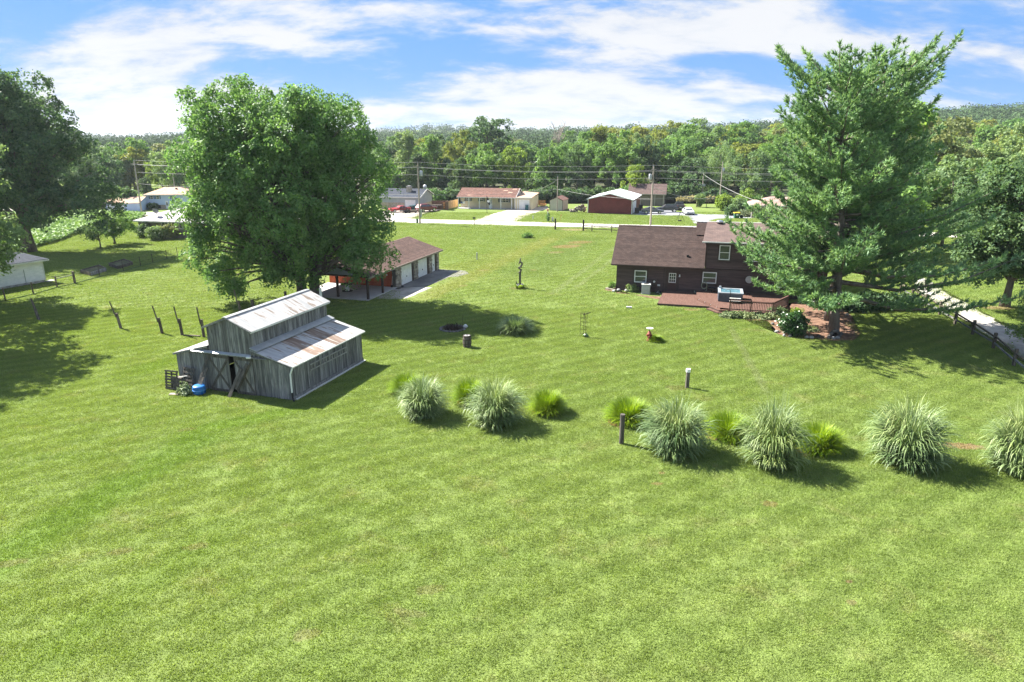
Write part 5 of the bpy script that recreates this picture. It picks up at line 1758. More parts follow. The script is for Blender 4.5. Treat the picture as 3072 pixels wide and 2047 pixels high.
# cream ranch house
t = rect_house('ranch_house', 'cream ranch house with red brown roof, porch posts and white garage door', 'house', (-12.1, 157.5), -11.75)
MB().box(0.0, 13.0, 1.6, 9.0, 0.0, 2.6).build('wall', CREAM, t)
MB().slab([(0.05, 1.6, 2.6), (0.05, 9.0, 2.6), (0.05, 5.0, 4.2)], (.1, 0, 0)).build('gable_wall', CREAM, t)
MB().slab([(13.0, 0.1, 2.6), (13.0, 9.0, 2.6), (13.0, 4.8, 4.25)], (-.1, 0, 0)).build('gable_wall', OFFWHITE, t)
gable_roof(t, -0.45, 13.25, -0.25, 2.62, 4.7, 4.36, 9.6, REDSHINGLE, 14)
for x_, y_ in ((9.6, 3.2), (10.9, 2.2), (1.8, .5), (11.6, 3.9)):
    z_ = 2.62 + (y_ + .25) / 4.95 * 1.74 + .055
    MB().slab([(x_, y_, z_), (x_ + 1.0, y_, z_), (x_ + 1.2, y_ + .35, z_ + .123), (x_ + .2, y_ + .35, z_ + .123)], (0, 0, .012)).build('bare_roof_patch', TANSHINGLE, t)
MB().box(-.45, 13.25, -.31, -.25, 2.48, 2.64).build('gutter', OFFWHITE, t)
MB().beam((13.28, -.3, 2.58), (13.28, 4.7, 4.33), .05, .2).build('barge_board', OFFWHITE, t)
MB().beam((13.28, 9.6, 2.58), (13.28, 4.7, 4.33), .05, .2).build('barge_board', OFFWHITE, t)
MB().box(-.3, 13.2, -.25, 1.6, 0.0, .12).build('porch_slab', SLAB, t)
for x_ in (-.05, 2.42, 4.88, 7.36, 9.82, 12.3, 13.05):
    MB().box(x_ - .07, x_ + .07, -.12, .02, .12, 2.5).build('porch_post', WHITE, t)
window(t, 1.45, 2.25, 1.62, 2.36, 1.58, OFFWHITE, .06)
shutters(t, 1.45, 2.25, 1.62, 2.36, 1.58, .32, GREYSHUTTER)
window(t, 4.55, 5.35, 1.62, 2.36, 1.58, OFFWHITE, .06)
shutters(t, 4.55, 5.35, 1.62, 2.36, 1.58, .32, GREYSHUTTER)
window(t, 9.35, 11.15, 1.50, 2.34, 1.58, OFFWHITE, .06, mull=(9.9, 10.6))
shutters(t, 9.35, 11.15, 1.50, 2.34, 1.58, .40, GREYSHUTTER)
d_ = MB().box(6.65, 7.45, 1.52, 1.6, .12, 2.2).build('front_door', WHITE, t)
MB().box(6.85, 7.25, 1.505, 1.521, 1.1, 2.0).build('door_pane', GLASS, d_)
# garage wing
MB().box(13.05, 13.9, 0.0, .2, 0, 2.5).box(16.36, 16.7, 0.0, .2, 0, 2.62).box(13.9, 16.36, 0.0, .2, 2.28, 2.55).build('wing_front', CREAM, t)
MB().box(16.55, 16.7, .2, 9.5, 0, 2.62).build('wing_wall', CREAM, t)
MB().slab([(13.2, -.3, 2.62), (16.9, -.3, 2.62), (16.9, 9.7, 3.0), (13.2, 9.7, 3.3)], (0, 0, .1)).build('wing_roof', TANSHINGLE, t)
MB().box(13.2, 16.9, -.36, -.3, 2.52, 2.74).build('wing_fascia', OFFWHITE, t)
MB().box(13.62, 13.75, -.14, .0, 0, 2.5).build('porch_post', WHITE, t)
g_ = MB().box(13.92, 16.34, .06, .12, .02, 2.28).build('garage_door', OFFWHITE, t)
for k in range(4):
    MB().box(13.94, 16.32, .035, .061, .04 + k * .56, .04 + k * .56 + .54).build('door_section', WHITE, g_)
for x_, z_, s_ in ((0.55, 1.05, 1.0),):
    # enamelled metal rooster on the wall
    r = thing('metal_rooster', 'colourful metal rooster hung on the cream ranch house porch wall', 'wall decoration', in_frame(t, (.62, 1.5, .72)), t.rotation_euler.z)
    MB().slab([(-.05, 0, .30), (.30, 0, .20), (.42, 0, .45), (.36, 0, .85), (.24, 0, .98), (.16, 0, .78), (-.05, 0, .62), (-.18, 0, .55)], (0, .04, 0)).build('body', WHITE, r)
    MB().slab([(-.05, -.01, .32), (-.14, -.01, .60), (-.40, -.01, .80), (-.60, -.01, .72), (-.55, -.01, .40), (-.30, -.01, .30)], (0, .04, 0)).build('tail', SHUTTER, r)
    MB().slab([(.22, -.012, .95), (.38, -.012, .92), (.40, -.012, 1.06), (.30, -.012, 1.14), (.24, -.012, 1.08)], (0, .04, 0)).build('comb', REDPAINT, r)
    MB().beam((.08, .02, .24), (.10, .02, .0), .04, .03).beam((.22, .02, .22), (.26, .02, .0), .04, .03).build('leg', YELLOW, r)
fl = thing('flag', 'black flag with white round emblem before the cream ranch porch', 'flag', S(1461, 641))
MB().tube([(0, 0, 0), (0, 0, 3.7)], .05, 8).build('pole', BLACK, fl)
fd = MB().slab([(.05, 0, 3.55), (.5, .08, 2.7), (.72, .02, 1.9), (.45, -.06, 1.65), (.3, .04, 2.0), (.05, 0, 2.3)], (0, .02, 0)).build('cloth', FLAGBLACK, fl)
MB().tube([(.30, -.045, 2.55), (.30, -.01, 2.55)], .26, 16).build('emblem', WHITE, fd)
tag(put(t, MB().box(15.5, 16.15, -.75, -.2, 0.02, 1.05).box(15.45, 16.2, -.8, -.15, 1.05, 1.13).build('wheeled_bin', TEALBIN)), 'teal wheeled bin in front of the cream ranch garage door', 'bin')
df = thing('deck_corner', 'orange wooden deck railing behind the right end of the cream ranch house', 'deck', in_frame(t, (17.1, 8.6, 0)), t.rotation_euler.z)
MB().box(-.2, 1.4, 0, 2.0, .2, .5).build('platform', ORANGE, df)
for k in range(9):
    MB().box(-.15 + .18 * k, -.02 + .18 * k, -.05, -.001, .5, 1.5).build('slat', ORANGE, df)
cf = thing('cedar_fence', 'new cedar board fence running back from the left end of the cream ranch house', 'fence')
a, b = S(1339, 629), S(1376, 619)
n = 26
for k in range(n):
    p, q = a.lerp(b, k / n), a.lerp(b, (k + .92) / n)
    MB().beam((p.x, p.y, .85), (q.x, q.y, .85), .03, 1.7).build('board', CEDAR, cf)
gt = thing('garden_gate', 'grey wooden gate between the cedar fence and the grey blue house', 'gate')
p, q = S(1329, 631), S(1338, 630)
for z_ in (.3, .8, 1.3):
    MB().beam((p.x, p.y, z_), (q.x, q.y, z_), .05, .1).build('rail', POSTWOOD, gt)
for w_ in (p, q):
    MB().box(w_.x - .07, w_.x + .07, w_.y - .07, w_.y + .07, 0, 1.5).build('post', POSTWOOD, gt)

# small tan shed
t = rect_house('garden_shed', 'small tan metal shed with brown trim and roof', 'shed', (8.32, 153.28), -16.77)
MB().box(0, 2.95, 0, 5.5, 0.05, 2.2).slab([(0, 0.0, 2.2), (2.95, 0.0, 2.2), (1.5, 0.0, 2.88)], (0, 5.5, 0)).build('wall', TAN, t)
ribs(t, 0, 2.95, 0, .08, lambda x: 2.2 + .68 * (1 - abs(x - 1.48) / 1.48), TAN, .28)
MB().slab([(-.15, -.12, 2.18), (1.5, -.12, 2.94), (1.5, 5.6, 2.94), (-.15, 5.6, 2.18)], (0, 0, .05)).slab([(3.1, -.12, 2.18), (1.5, -.12, 2.94), (1.5, 5.6, 2.94), (3.1, 5.6, 2.18)], (0, 0, .05)).build('roof', REDSHINGLE, t)
for x_ in (-.03, 2.90):
    MB().box(x_, x_ + .08, -.05, .05, 0, 2.2).build('corner_trim', BROWNTRIM, t)
MB().beam((-.12, -.14, 2.16), (1.5, -.14, 2.9), .04, .12).beam((3.08, -.14, 2.16), (1.5, -.145, 2.9), .04, .12).build('gable_trim', BROWNTRIM, t)

# red metal barn
t = rect_house('metal_barn', 'dark red ribbed metal barn with white roof and white corner trim', 'barn', (16.2, 147.69), -16.98)
Wd, Dp, E, AP = 9.3, 14.5, 2.95, 4.12
pr = [(0, 0), (Wd, 0), (Wd, E), (Wd / 2, AP), (0, E)]
MB().slab([(x_, 0, z_) for x_, z_ in pr], (0, .1, 0)).build('front_wall', REDMETAL, t)
MB().slab([(x_, Dp, z_) for x_, z_ in pr], (0, -.1, 0)).build('rear_wall', REDMETAL, t)
MB().box(0, .1, .1, Dp - .1, 0, E).build('left_wall', REDMETAL, t)
MB().box(Wd - .1, Wd, .1, 1.3, 0, E).box(Wd - .1, Wd, 6.9, Dp - .1, 0, E).box(Wd - .1, Wd, 1.3, 6.9, 2.45, E).build('right_wall', REDMETAL, t)
MB().box(Wd - .06, Wd + .03, 1.3, 6.9, 0.02, 2.45).build('overhead_door', WHITE, t)
ribs(t, .1, Wd - .1, 0, .02, lambda x: E + (AP - E) * (1 - abs(x - Wd / 2) / (Wd / 2)), REDMETAL, .23)
for s_, xe in ((-1, -.25), (1, Wd + .25)):
    n = 8
    for k in range(n):
        y0, y1 = -.25 + (Dp + .5) * k / n, -.25 + (Dp + .5) * (k + 1) / n - .02
        MB().slab([(Wd / 2, y0, AP + .08), (Wd / 2, y1, AP + .08), (xe, y1, E - .0), (xe, y0, E - .0)], (0, 0, .04)).build('roof_panel', WHITEMETAL, t)
for a, b in (((-.28, -.29, E - .03), (Wd / 2, -.29, AP + .05)), ((Wd + .28, -.29, E - .03), (Wd / 2, -.29, AP + .05))):
    MB().beam(a, b, .05, .2).build('gable_trim', WHITE, t)
for x_, y_ in ((0, 0), (Wd, 0), (Wd, Dp - .1)):
    MB().box(x_ - .07, x_ + .07, y_ - .05, y_ + .09, 0, E).build('corner_trim', WHITE, t)
MB().beam((Wd + .27, -.2, E - .03), (Wd + .27, Dp + .2, E - .03), .06, .14).build('eave_trim', WHITE, t)
for y_ in (7.0, 11.0):
    zz_ = lambda x: AP + .135 - (AP - E + .08) * (x - Wd / 2) / (Wd / 2 + .25)
    MB().slab([(6.0 - .35 * (y_ > 8), y_, zz_(6.0 - .35 * (y_ > 8))), (6.0 - .35 * (y_ > 8), y_ + .25, zz_(6.0 - .35 * (y_ > 8))), (7.4, y_ + .25, zz_(7.4)), (7.4, y_, zz_(7.4))], (0, 0, .03)).build('roof_light', GALV, t)
RED = t
# firewood
wp = thing('firewood_pile', 'tumbled pile of cut firewood logs beside the red metal barn', 'firewood', S(1745, 636))
for k in range(90):
    x_ = random.uniform(-2.6, .8)
    hmax = 1.7 * max(0.25, 1 - abs(x_ + .0) / 2.8)
    z_ = random.uniform(.15, max(hmax, .2))
    y_ = random.uniform(-.5, .3) - (1 - z_ / 2) * .5
    a = random.uniform(-.5, .5)
    MB().tube([(x_ - .2 * math.sin(a), y_ - .22, z_), (x_ + .2 * math.sin(a), y_ + .22, z_ + random.uniform(-.08, .08))], random.uniform(.12, .2), 7).build('log', STONE if k % 3 else BARK, wp)

# little brown house behind
t = rect_house('small_brown_house', 'small brown house half hidden behind the red metal barn', 'house', (28.0, 166.0), -14)
MB().box(0, 8.2, 0, 6, 0, 2.6).build('wall', M('taupe_siding', (0.17, 0.15, 0.13), (0.21, 0.185, 0.16), .8, .8), t)
gable_roof(t, -.4, 8.6, -.5, 2.7, 3.0, 4.9, 6.5, LIGHTSHINGLE, 10)
MB().box(-.4, 8.6, -.56, -.5, 2.55, 2.72).build('fascia', M('tan_trim', (0.36, 0.33, 0.29), None, 2, .7), t)
MB().slab([(8.2, .0, 2.6), (8.2, 6, 2.6), (8.2, 3, 4.7)], (-.1, 0, 0)).build('gable_wall', bpy.data.materials['taupe_siding'], t)
for x_ in (6.0, 8.0):
    MB().box(x_ - .1, x_ + .1, -.5, -.3, 0, 2.6).build('porch_post', bpy.data.materials['tan_trim'], t)

# grey blue house on the left
t = rect_house('grey_house', 'grey blue house with dark roof, stone chimney and white garage door', 'house', (-24.68, 155.73), -10.26)
STW = M('tan_stone_facing', (0.30, 0.25, 0.20), (0.46, 0.40, 0.33), 4, .9, .5, 10, fine=.25)
MB().box(-5, 4.1, 0, 9.6, 0, 2.75).build('wall', GREYBLUE, t)
MB().box(-5, .6, -.06, -.001, .02, 1.5).box(3.3, 4.05, -.06, -.001, .02, 1.3).box(4.101, 4.16, 0.05, 9.6, .02, 1.15).build('stone_facing', STW, t)
MB().slab([(4.1, 0, 2.75), (4.1, 9.6, 2.75), (4.1, 4.9, 4.15)], (-.1, 0, 0)).build('gable_wall', GREYBLUE, t)
mb = MB()
for k in range(30):
    y_ = .2 + k * .32
    zt = 2.75 + 1.4 * (1 - abs(y_ - 4.9) / 4.9)
    mb.box(4.101, 4.125, y_, y_ + .05, 1.16, zt)
mb.build('wall_batten', GREYBLUE, t, kind='stuff')
gable_roof(t, -5.4, 4.45, -.4, 2.72, 4.9, 4.25, 10.2, DARKSHINGLE, 12)
MB().box(-5.4, 4.45, -.47, -.4, 2.56, 2.76).build('gutter', OFFWHITE, t)
MB().beam((4.48, -.4, 2.66), (4.48, 4.9, 4.2), .06, .22).beam((4.48, 10.2, 2.66), (4.48, 4.9, 4.19), .06, .22).build('barge_board', OFFWHITE, t)
d_ = MB().box(.75, 3.15, -.03, .02, .05, 2.1).build('garage_door', WHITE, t)
ch = MB().box(.25, 1.3, 2.6, 3.6, 3.2, 4.75).build('chimney', STW, t)
MB().box(.2, 1.35, 2.55, 3.65, 4.75, 4.85).box(.4, 1.15, 2.7, 3.5, 4.85, 5.05).build('chimney_cap', GREYSTONE, ch)
dish = MB().lathe([(.02, 0), (.25, .05), (.45, .16), (.47, .18)], 16, (0, 0, 0)).build('roof_dish', GALV, t, True)
dish.location = (4.0, 4.6, 4.75)
dish.rotation_euler = (math.radians(-100), 0, 0)
MB().tube([(4.0, 4.9, 4.2), (4.0, 4.75, 4.75)], .04, 6).build('dish_mast', GALV, t)
GREYH = t
# things in that yard
tl = thing('yard_shelter', 'open brown lean-to with stacked things, right of the red car', 'shelter', S(1312, 630), math.radians(-10))
MB().box(-1.6, 2.2, 1.2, 1.3, 0, 1.9).box(2.1, 2.25, -.6, 1.2, 0, 1.95).build('wall', M('shelter_wood', (0.14, 0.075, 0.05), (0.20, 0.12, 0.08), 2, .9), tl)
MB().box(1.2, 1.7, .2, .3, .3, 1.6).build('panel', ORANGE, tl)
MB().box(-1.8, 1.0, -.2, .8, 1.0, 1.08).build('shelf', POSTWOOD, tl)
for k in range(4):
    MB().beam((-1.2 + k * .35, -.2, 0), (-1.0 + k * .35, -.1, 1.0), .12, .08).build('leaning_board', OFFWHITE, tl)

# blue two-storey house
t = rect_house('blue_house', 'pale blue two-storey house with tan roof and lower garage wing', 'house', (-81.42, 156.04), 6.0)
MB().box(-.5, 8.2, 0, 7.5, 0.95, 3.15).build('wall', PALEBLUE, t)
MB().box(-.4, 8.1, .08, 7.4, 0, .95).build('stone_base', STW, t)
hip_roof(t, -1.1, 8.8, -.5, 8.0, 3.2, 4.55, 3.2, TANSHINGLE)
MB().box(5.0, 5.4, 2.4, 2.7, 4.1, 4.5).build('roof_vent', BLACK, t)
for a, b in ((.25, .85), (1.55, 2.15), (4.75, 5.35)):
    window(t, a, b, 2.3, 2.95, 0, WHITE, .05)
    shutters(t, a, b, 2.3, 2.95, 0, .22, SHUTTER)
d_ = MB().box(3.35, 3.95, -.04, .05, .08, 1.8).build('side_door', WHITE, t)
MB().box(3.5, 3.8, -.055, -.041, .8, 1.5).build('door_pane', GLASS, d_)
MB().box(1.55, 2.2, .03, .079, .2, .85).build('basement_window', GLASS, t)
# garage wing towards the camera on the left
MB().box(-7.6, -.5, -4.6, 3.0, 0, 1.75).build('garage_wing', PALEBLUE, t)
MB().slab([(-.5, -4.6, 1.75), (-.5, 3.0, 1.75), (-.5, -.6, 2.75)], (-.1, 0, 0)).build('wing_gable', PALEBLUE, t)
gable_roof(t, -8.0, -.3, -5.0, 1.75, -.6, 2.9, 3.6, TANSHINGLE, 8, name='wing_roof')
MB().beam((-.28, -5.0, 1.7), (-.28, -.6, 2.85), .05, .16).build('barge_board', SHUTTER, t)
for a, b in ((-7.2, -5.4), (-4.6, -3.6)):
    MB().box(a, b, -4.66, -4.601, .1, 1.5).build('garage_door', WHITE, t)
BLUEH = t

# grey roofed brick ranch in front of the soybean field
t = rect_house('brick_ranch', 'low grey brown brick ranch with pale grey hip roof behind the big maple', 'house', (-60.46, 110.85), -13.5)
MB().box(.3, 16.5, 0, 9.0, 0, 2.5).build('wall', GREYBRICK, t)
hip_roof(t, -.2, 17.0, -.5, 9.5, 2.55, 4.35, 5.0, GREYSHINGLE)
window(t, 1.1, 1.6, 1.2, 2.35, 0, OFFWHITE, .1)
window(t, 4.75, 5.9, 1.2, 2.35, 0, OFFWHITE, .12, mull=(5.32,))
window(t, 7.98, 8.5, 1.5, 2.35, 0, OFFWHITE, .1)
window(t, 13.0, 13.9, 1.3, 2.35, 0, OFFWHITE, .1)
ds = thing('satellite_dish', 'grey satellite dish standing on the pale grey roof', 'satellite dish', in_frame(t, (3.4, .9, 3.1)), 0)
MB().tube([(.1, 0, -.05), (0, -.1, .4), (-.2, -.1, .7)], .04, 6).build('arm', BLACK, ds)
o = MB().lathe([(.03, 0), (.25, .04), (.42, .13), (.44, .15)], 16).build('dish', GREYSHUTTER, ds, True)
o.location = (-.3, .1, .85)
o.rotation_euler = (math.radians(-55), math.radians(-25), 0)
GREYR = t

# white sided house at the left edge
t = rect_house('white_house', 'white clapboard house corner under trees at the left edge', 'house', (-53.4, 69.8), 63.0)
MB().box(-7, 4.6, 0, 9, .25, 2.45).build('wall', WHITE, t)
courses(t, -7, 4.6, .3, 2.4, 0, 12, WHITE)
MB().box(-6.9, 4.5, .02, 8.9, 0, .3).build('foundation', GREYSTONE, t)
hip_roof(t, -7.5, 5.1, -.5, 9.5, 2.48, 4.4, 4.0, DARKSHINGLE)
MB().box(4.55, 4.66, -.05, .06, .25, 2.45).build('corner_board', OFFWHITE, t)
MB().tube([(2.6, -.06, .2), (2.6, -.06, 1.7)], .035, 6).build('drain_pipe', GALV, t)
MB().box(4.7, 5.5, -.3, .4, 0.0, .08).build('splash_block', SLAB, t)

# brick house at the right, behind the pine
t = rect_house('brick_house', 'brown brick house with pinkish hip roof and chimney, half behind the pine', 'house', (48.0, 138.3), -14)
MB().box(0, 14, 0, 8, 0, 2.5).build('wall', BRICK, t)
hip_roof(t, -.5, 14.5, -.5, 8.5, 2.5, 3.9, 4.2, PINKSHINGLE)
ch = MB().box(4.6, 5.3, 3.6, 4.3, 3.4, 4.75).build('chimney', REDSHINGLE, t)
MB().box(4.55, 5.35, 3.55, 4.35, 4.75, 4.83).build('chimney_cap', GREYSTONE, ch)
MB().tube([(-.1, -.15, .1), (-.1, -.15, 2.3), (-.3, -.4, 2.45)], .05, 6).build('downspout', WHITE, t)
for k in range(3):
    MB().box(.5 + k * .5, .75 + k * .5, -.03, -.001, 2.05, 2.18).build('pale_brick', OFFWHITE, t)
BRICKH = t
bb = thing('wheeled_bin', 'green wheeled bin with a yellow lid beside the brick house drive', 'bin', S(2209, 655))
MB().hexa([(-.45, -.35, .08), (.45, -.35, .08), (.45, .35, .08), (-.45, .35, .08), (-.55, -.42, 1.0), (.55, -.42, 1.0), (.55, .42, 1.0), (-.55, .42, 1.0)]).build('body', GREENBIN, bb)
MB().box(-.58, .58, -.46, .46, 1.0, 1.14).build('lid', YELLOW, bb)
for s_ in (-.4, .4):
    MB().tube([(s_ - .05, .3, .12), (s_ + .05, .3, .12)], .12, 10).build('wheel', RUBBER, bb)
MB().box(-.2, .2, -.43, -.38, .55, .85).build('sticker', WHITE, bb)
tag(MB().blob((0, 0, .3), (.35, .3, .38)).build('refuse_bag', BLACK, None, True), 'black refuse bag on the drive beside the yellow lidded bin', 'bag')
bpy.data.objects['refuse_bag'].location = S(2224, 655)

# pale barn deep in the wood
q = (15 + 0.0, 262.0)
t = rect_house('farm_shed', 'pale metal roofed shed glimpsed between trees deep in the wood', 'shed', (5.0, 262), -10)
MB().box(0, 12, 0, 8, 0, 6.0).build('wall', TAN, t)
MB().slab([(-.4, -.4, 6.0), (12.4, -.4, 6.0), (12.4, 4, 7.6), (-.4, 4, 7.6)], (0, 0, .1)).slab([(12.4, 8.4, 6.0), (-.4, 8.4, 6.0), (-.4, 4, 7.6), (12.4, 4, 7.6)], (0, 0, .1)).build('roof', WHITEMETAL, t)


# ------------------------------------------------------------------ cars
def car(label, loc, rz, kind, paint, group='cars parked across the road'):
    t = thing('pickup_truck' if kind == 'pickup' else 'parked_car', label, 'truck' if kind == 'pickup' else 'car', loc, rz, group)
    L, Wd, prof, cab, wr = {
        'sedan': (4.6, 1.78, [(-2.3, .35), (2.3, .35), (2.3, .62), (2.18, .74), (1.0, .93), (-1.55, .98), (-2.25, .92), (-2.3, .7)],
                  [(1.05, .92), (.25, 1.36), (-.75, 1.42), (-1.85, .97)], .32),
        'suv': (4.7, 1.86, [(-2.3, .40), (2.35, .40), (2.35, .75), (2.2, .95), (1.05, 1.08), (-2.2, 1.12), (-2.33, 1.0), (-2.33, .6)],
                [(1.1, 1.06), (.35, 1.64), (-1.75, 1.68), (-2.2, 1.1)], .37),
        'pickup': (5.6, 1.95, [(-2.8, .5), (2.8, .5), (2.8, .95), (2.6, 1.12), (1.3, 1.2), (-2.75, 1.2), (-2.8, 1.05)],
                   [(1.35, 1.18), (.65, 1.78), (-.75, 1.82), (-1.0, 1.18)], .40),
        'classic': (4.7, 1.8, [(-2.35, .38), (2.3, .38), (2.35, .62), (2.25, .85), (.9, .9), (-1.4, .92), (-2.3, .86), (-2.35, .6)],
                    [(.75, .88), (.05, 1.28), (-.85, 1.3), (-1.6, .9)], .33)}[kind]
    h = Wd / 2
    mb = MB()
    # body: profile swept across with rounded shoulders
    for y0, y1, s0, s1 in ((-h, -h + .12, .94, 1.0), (-h + .12, h - .12, 1.0, 1.0), (h - .12, h, 1.0, .94)):
        n = len(prof)
        A = [(x * (s0 * .99 + .01), y0, .35 + (z - .35) * s0) for x, z in prof]
        B = [(x * (s1 * .99 + .01), y1, .35 + (z - .35) * s1) for x, z in prof]
        fs = [tuple(range(n)), tuple(range(2 * n - 1, n - 1, -1))] + [(i, i + n, (i + 1) % n + n, (i + 1) % n) for i in range(n)]
        mb.add(A + B, fs)
    mb.build('body', paint, t)
    (ax, az), (bx, bz), (cx, cz), (dx, dz) = cab
    wi, wo = h - .26, h - .09
    MB().hexa([(dx, -wo, dz), (ax, -wo, az), (ax, wo, az), (dx, wo, dz), (cx, -wi, cz), (bx, -wi, bz), (bx, wi, bz), (cx, wi, cz)]).build('cabin', paint, t)
    def lerp2(p, q, f):
        return (p[0] + (q[0] - p[0]) * f, p[1] + (q[1] - p[1]) * f)
    # glass
    def quad(pts, nm):
        p = [Vector(v) for v in pts]
        nrm = (p[1] - p[0]).cross(p[2] - p[0]).normalized()
        MB().slab([v + nrm * .012 for v in p], nrm * -.02).build(nm, GLASS, t)
    quad([(ax - .06, -wo + .1, az + .05), (ax - .06, wo - .1, az + .05), (bx + .03, wi - .08, bz - .05), (bx + .03, -wi + .08, bz - .05)], 'windscreen')
    quad([(dx + .06, wo - .1, dz + .06), (dx + .06, -wo + .1, dz + .06), (cx - .02, -wi + .08, cz - .06), (cx - .02, wi - .08, cz - .06)], 'rear_window')
    for s_ in (-1, 1):
        def at(x, f):
            zb = dz + (az - dz) * (x - dx) / (ax - dx)
            zt = cz + (bz - cz) * min(max((x - cx) / (bx - cx), 0), 1)
            return (x, s_ * (wo + (wi - wo) * f), zb + (zt - zb) * f)
        m_ = (ax + dx) / 2
        for xa, xb, ta, tb in ((m_ + .05, ax - .28, m_ + .05, bx - .06), (dx + .30, m_ - .05, cx + .10, m_ - .05)):
            pts = [at(xa, .12), at(xb, .12), at(tb, .86), at(ta, .86)]
            quad(pts if s_ < 0 else pts[::-1], 'side_window')
    for x_ in (L * .31, -L * .30):
        for s_ in (-1, 1):
            w_ = MB().tube([(x_, s_ * (h - .20), wr), (x_, s_ * (h + .015), wr)], wr, 16).build('wheel', RUBBER, t)
            MB().tube([(x_, s_ * (h + .0), wr), (x_, s_ * (h + .03), wr)], wr * .64, 12).build('rim', CHROME, w_)
    for s_ in (-1, 1):
        MB().box(L / 2 - .10, L / 2 + .012, s_ * (h - .32) - .17, s_ * (h - .32) + .17, prof[2][1] - .02, prof[2][1] + .12).build('headlight', CHROME, t)
        MB().box(-L / 2 - .015, -L / 2 + .08, s_ * (h - .22) - .14, s_ * (h - .22) + .14, prof[-2][1] - .22, prof[-2][1] - .02).build('taillight', REDPAINT, t)
        MB().box(ax - .42, ax - .30, s_ * (h + .02) - .09, s_ * (h + .02) + .09, az + .02, az + .14).build('mirror', paint, t)
    MB().box(L / 2 - .05, L / 2 + .02, -.5, .5, .42, .58).build('grille', BLACK, t)
    MB().box(-L / 2 - .03, -L / 2 + .02, -.26, .26, .62, .76).build('licence_plate', WHITE, t)
    if kind == 'pickup':
        MB().box(-2.65, -1.12, -.80, .80, 1.16, 1.206).build('bed', BLACK, t)
    return t


def heading(u0, v0, u1, v1):
    a, b = S(u0, v0), S(u1, v1)
    return math.atan2(b.y - a.y, b.x - a.x)


PGREY = carpaint('grey_car_paint', (0.085, 0.095, 0.12))
PNAVY = carpaint('dark_navy_car_paint', (0.018, 0.022, 0.035))
PBLACK = carpaint('black_car_paint', (0.010, 0.011, 0.014))
PSILVER = carpaint('silver_car_paint', (0.55, 0.57, 0.60))
PRED = carpaint('bright_red_car_paint', (0.42, 0.025, 0.03))
PMAROON = carpaint('maroon_car_paint', (0.17, 0.015, 0.03))
car('grey sedan parked side-on beside the red metal barn', S(1957, 641), math.radians(-6), 'sedan', PGREY)
car('dark navy sports utility car parked between the grey sedan and the pickup', S(2001, 636.5), math.radians(176), 'suv', PNAVY)
car('black pickup truck seen from behind on the far drive', S(2037, 629), math.radians(84), 'pickup', PBLACK)
car('silver white sedan facing the camera on the far drive', S(2064, 643), math.radians(-93), 'sedan', PSILVER)
car('bright red classic car in front of the grey blue house', S(1199, 636), math.radians(-148), 'classic', PRED)
car('maroon sports utility car parked right of the roadside pole', S(1279, 635), math.radians(42), 'suv', PMAROON)
tr = thing('utility_trailer', 'small black utility trailer parked in front of the red classic car', 'trailer', S(1217, 639), math.radians(-4))
MB().box(-1.1, 1.1, -.6, .6, .45, .55).build('bed', BLACK, tr)
for k in range(3):
    MB().box(-1.1, 1.1, -.63, -.59, .60 + .2 * k, .72 + .2 * k).build('side_rail', BLACK, tr)
for x_ in (-1.0, -.3, .4, 1.0):
    MB().box(x_ - .04, x_ + .04, -.66, -.60, .3, 1.15).build('stake', BLACK, tr)
for s_ in (-.66, .66):
    MB().tube([(.2, s_ - .08, .3), (.2, s_ + .08, .3)], .3, 12).build('wheel', RUBBER, tr)
tag(MB().box(-1.0, .9, -.4, .4, .15, .6).tube([(-.7, -.45, .2), (-.7, .45, .2)], .2, 10).tube([(.6, -.45, .2), (.6, .45, .2)], .2, 10).build('garden_cart', POSTWOOD), 'brown garden cart right of the black trailer', 'cart')
bpy.data.objects['garden_cart'].location = S(1239, 639)
for u, v, lab in ((1234, 632, 'teal wheeled bin left of its twin at the grey blue house garage door'), (1243, 631.5, 'blue green wheeled bin at the grey blue house garage corner')):
    o = MB().box(-.32, .32, -.3, .3, .04, 1.0).box(-.36, .36, -.36, .33, 1.0, 1.1).build('wheeled_bin', TEALBIN)
    tag(o, lab, 'bin', 'bins by the grey blue house')
    o.location = S(u, v)
tag(MB().box(-.5, .5, -.4, .4, 0, 1.0).box(-.42, .42, -.41, -.4, .1, .9).build('storage_box', BLACK), 'black storage box beside the teal bins', 'box')
bpy.data.objects['storage_box'].location = S(1231, 634)
for p_, lab in (((10.1, 2.2, 0), 'black bin standing at the red barn right wall by the grey sedan'), ((10.0, 9.8, 0), 'black bin at the back corner of the red barn')):
    o = MB().box(-.4, .4, -.4, .4, .02, 1.1).box(-.44, .44, -.44, .44, 1.1, 1.18).build('black_bin', BLACK)
    tag(o, lab, 'bin')
    o.location = in_frame(RED, p_)


# ------------------------------------------------------------------ utility poles and wires
def pole(label, base, h, r=.16, can=None, arm=None, lean=0.0, meter=False):
    t = thing('utility_pole', label, 'utility pole', base)
    MB().tube([(0, 0, 0), (lean * .5, 0, h * .5), (lean, 0, h)], [r, r * .85, r * .65], 10).build('shaft', UTILITY, t)
    MB().tube([(lean, 0, h), (lean, 0, h + .25)], .05, 6).build('insulator', GALV, t)
    if can:
        MB().lathe([(.05, 0), (.26, .02), (.28, .1), (.28, .85), (.22, .95), (.05, 1.0)], 12, (lean + can, 0, h - 2.3)).build('transformer', GALV, t, True)
        MB().beam((lean, 0, h - 1.8), (lean + can, 0, h - 1.8), .08, .08).build('bracket', GALV, t)
    if arm:
        MB().beam((lean + arm[0], 0, h - .55), (lean + arm[1], 0, h - .55), .1, .12).build('crossarm', UTILITY, t)
    if meter:
        MB().box(r, r + .25, -.2, .15, 1.2, 2.6).build('meter_box', GALV, t)
    return t


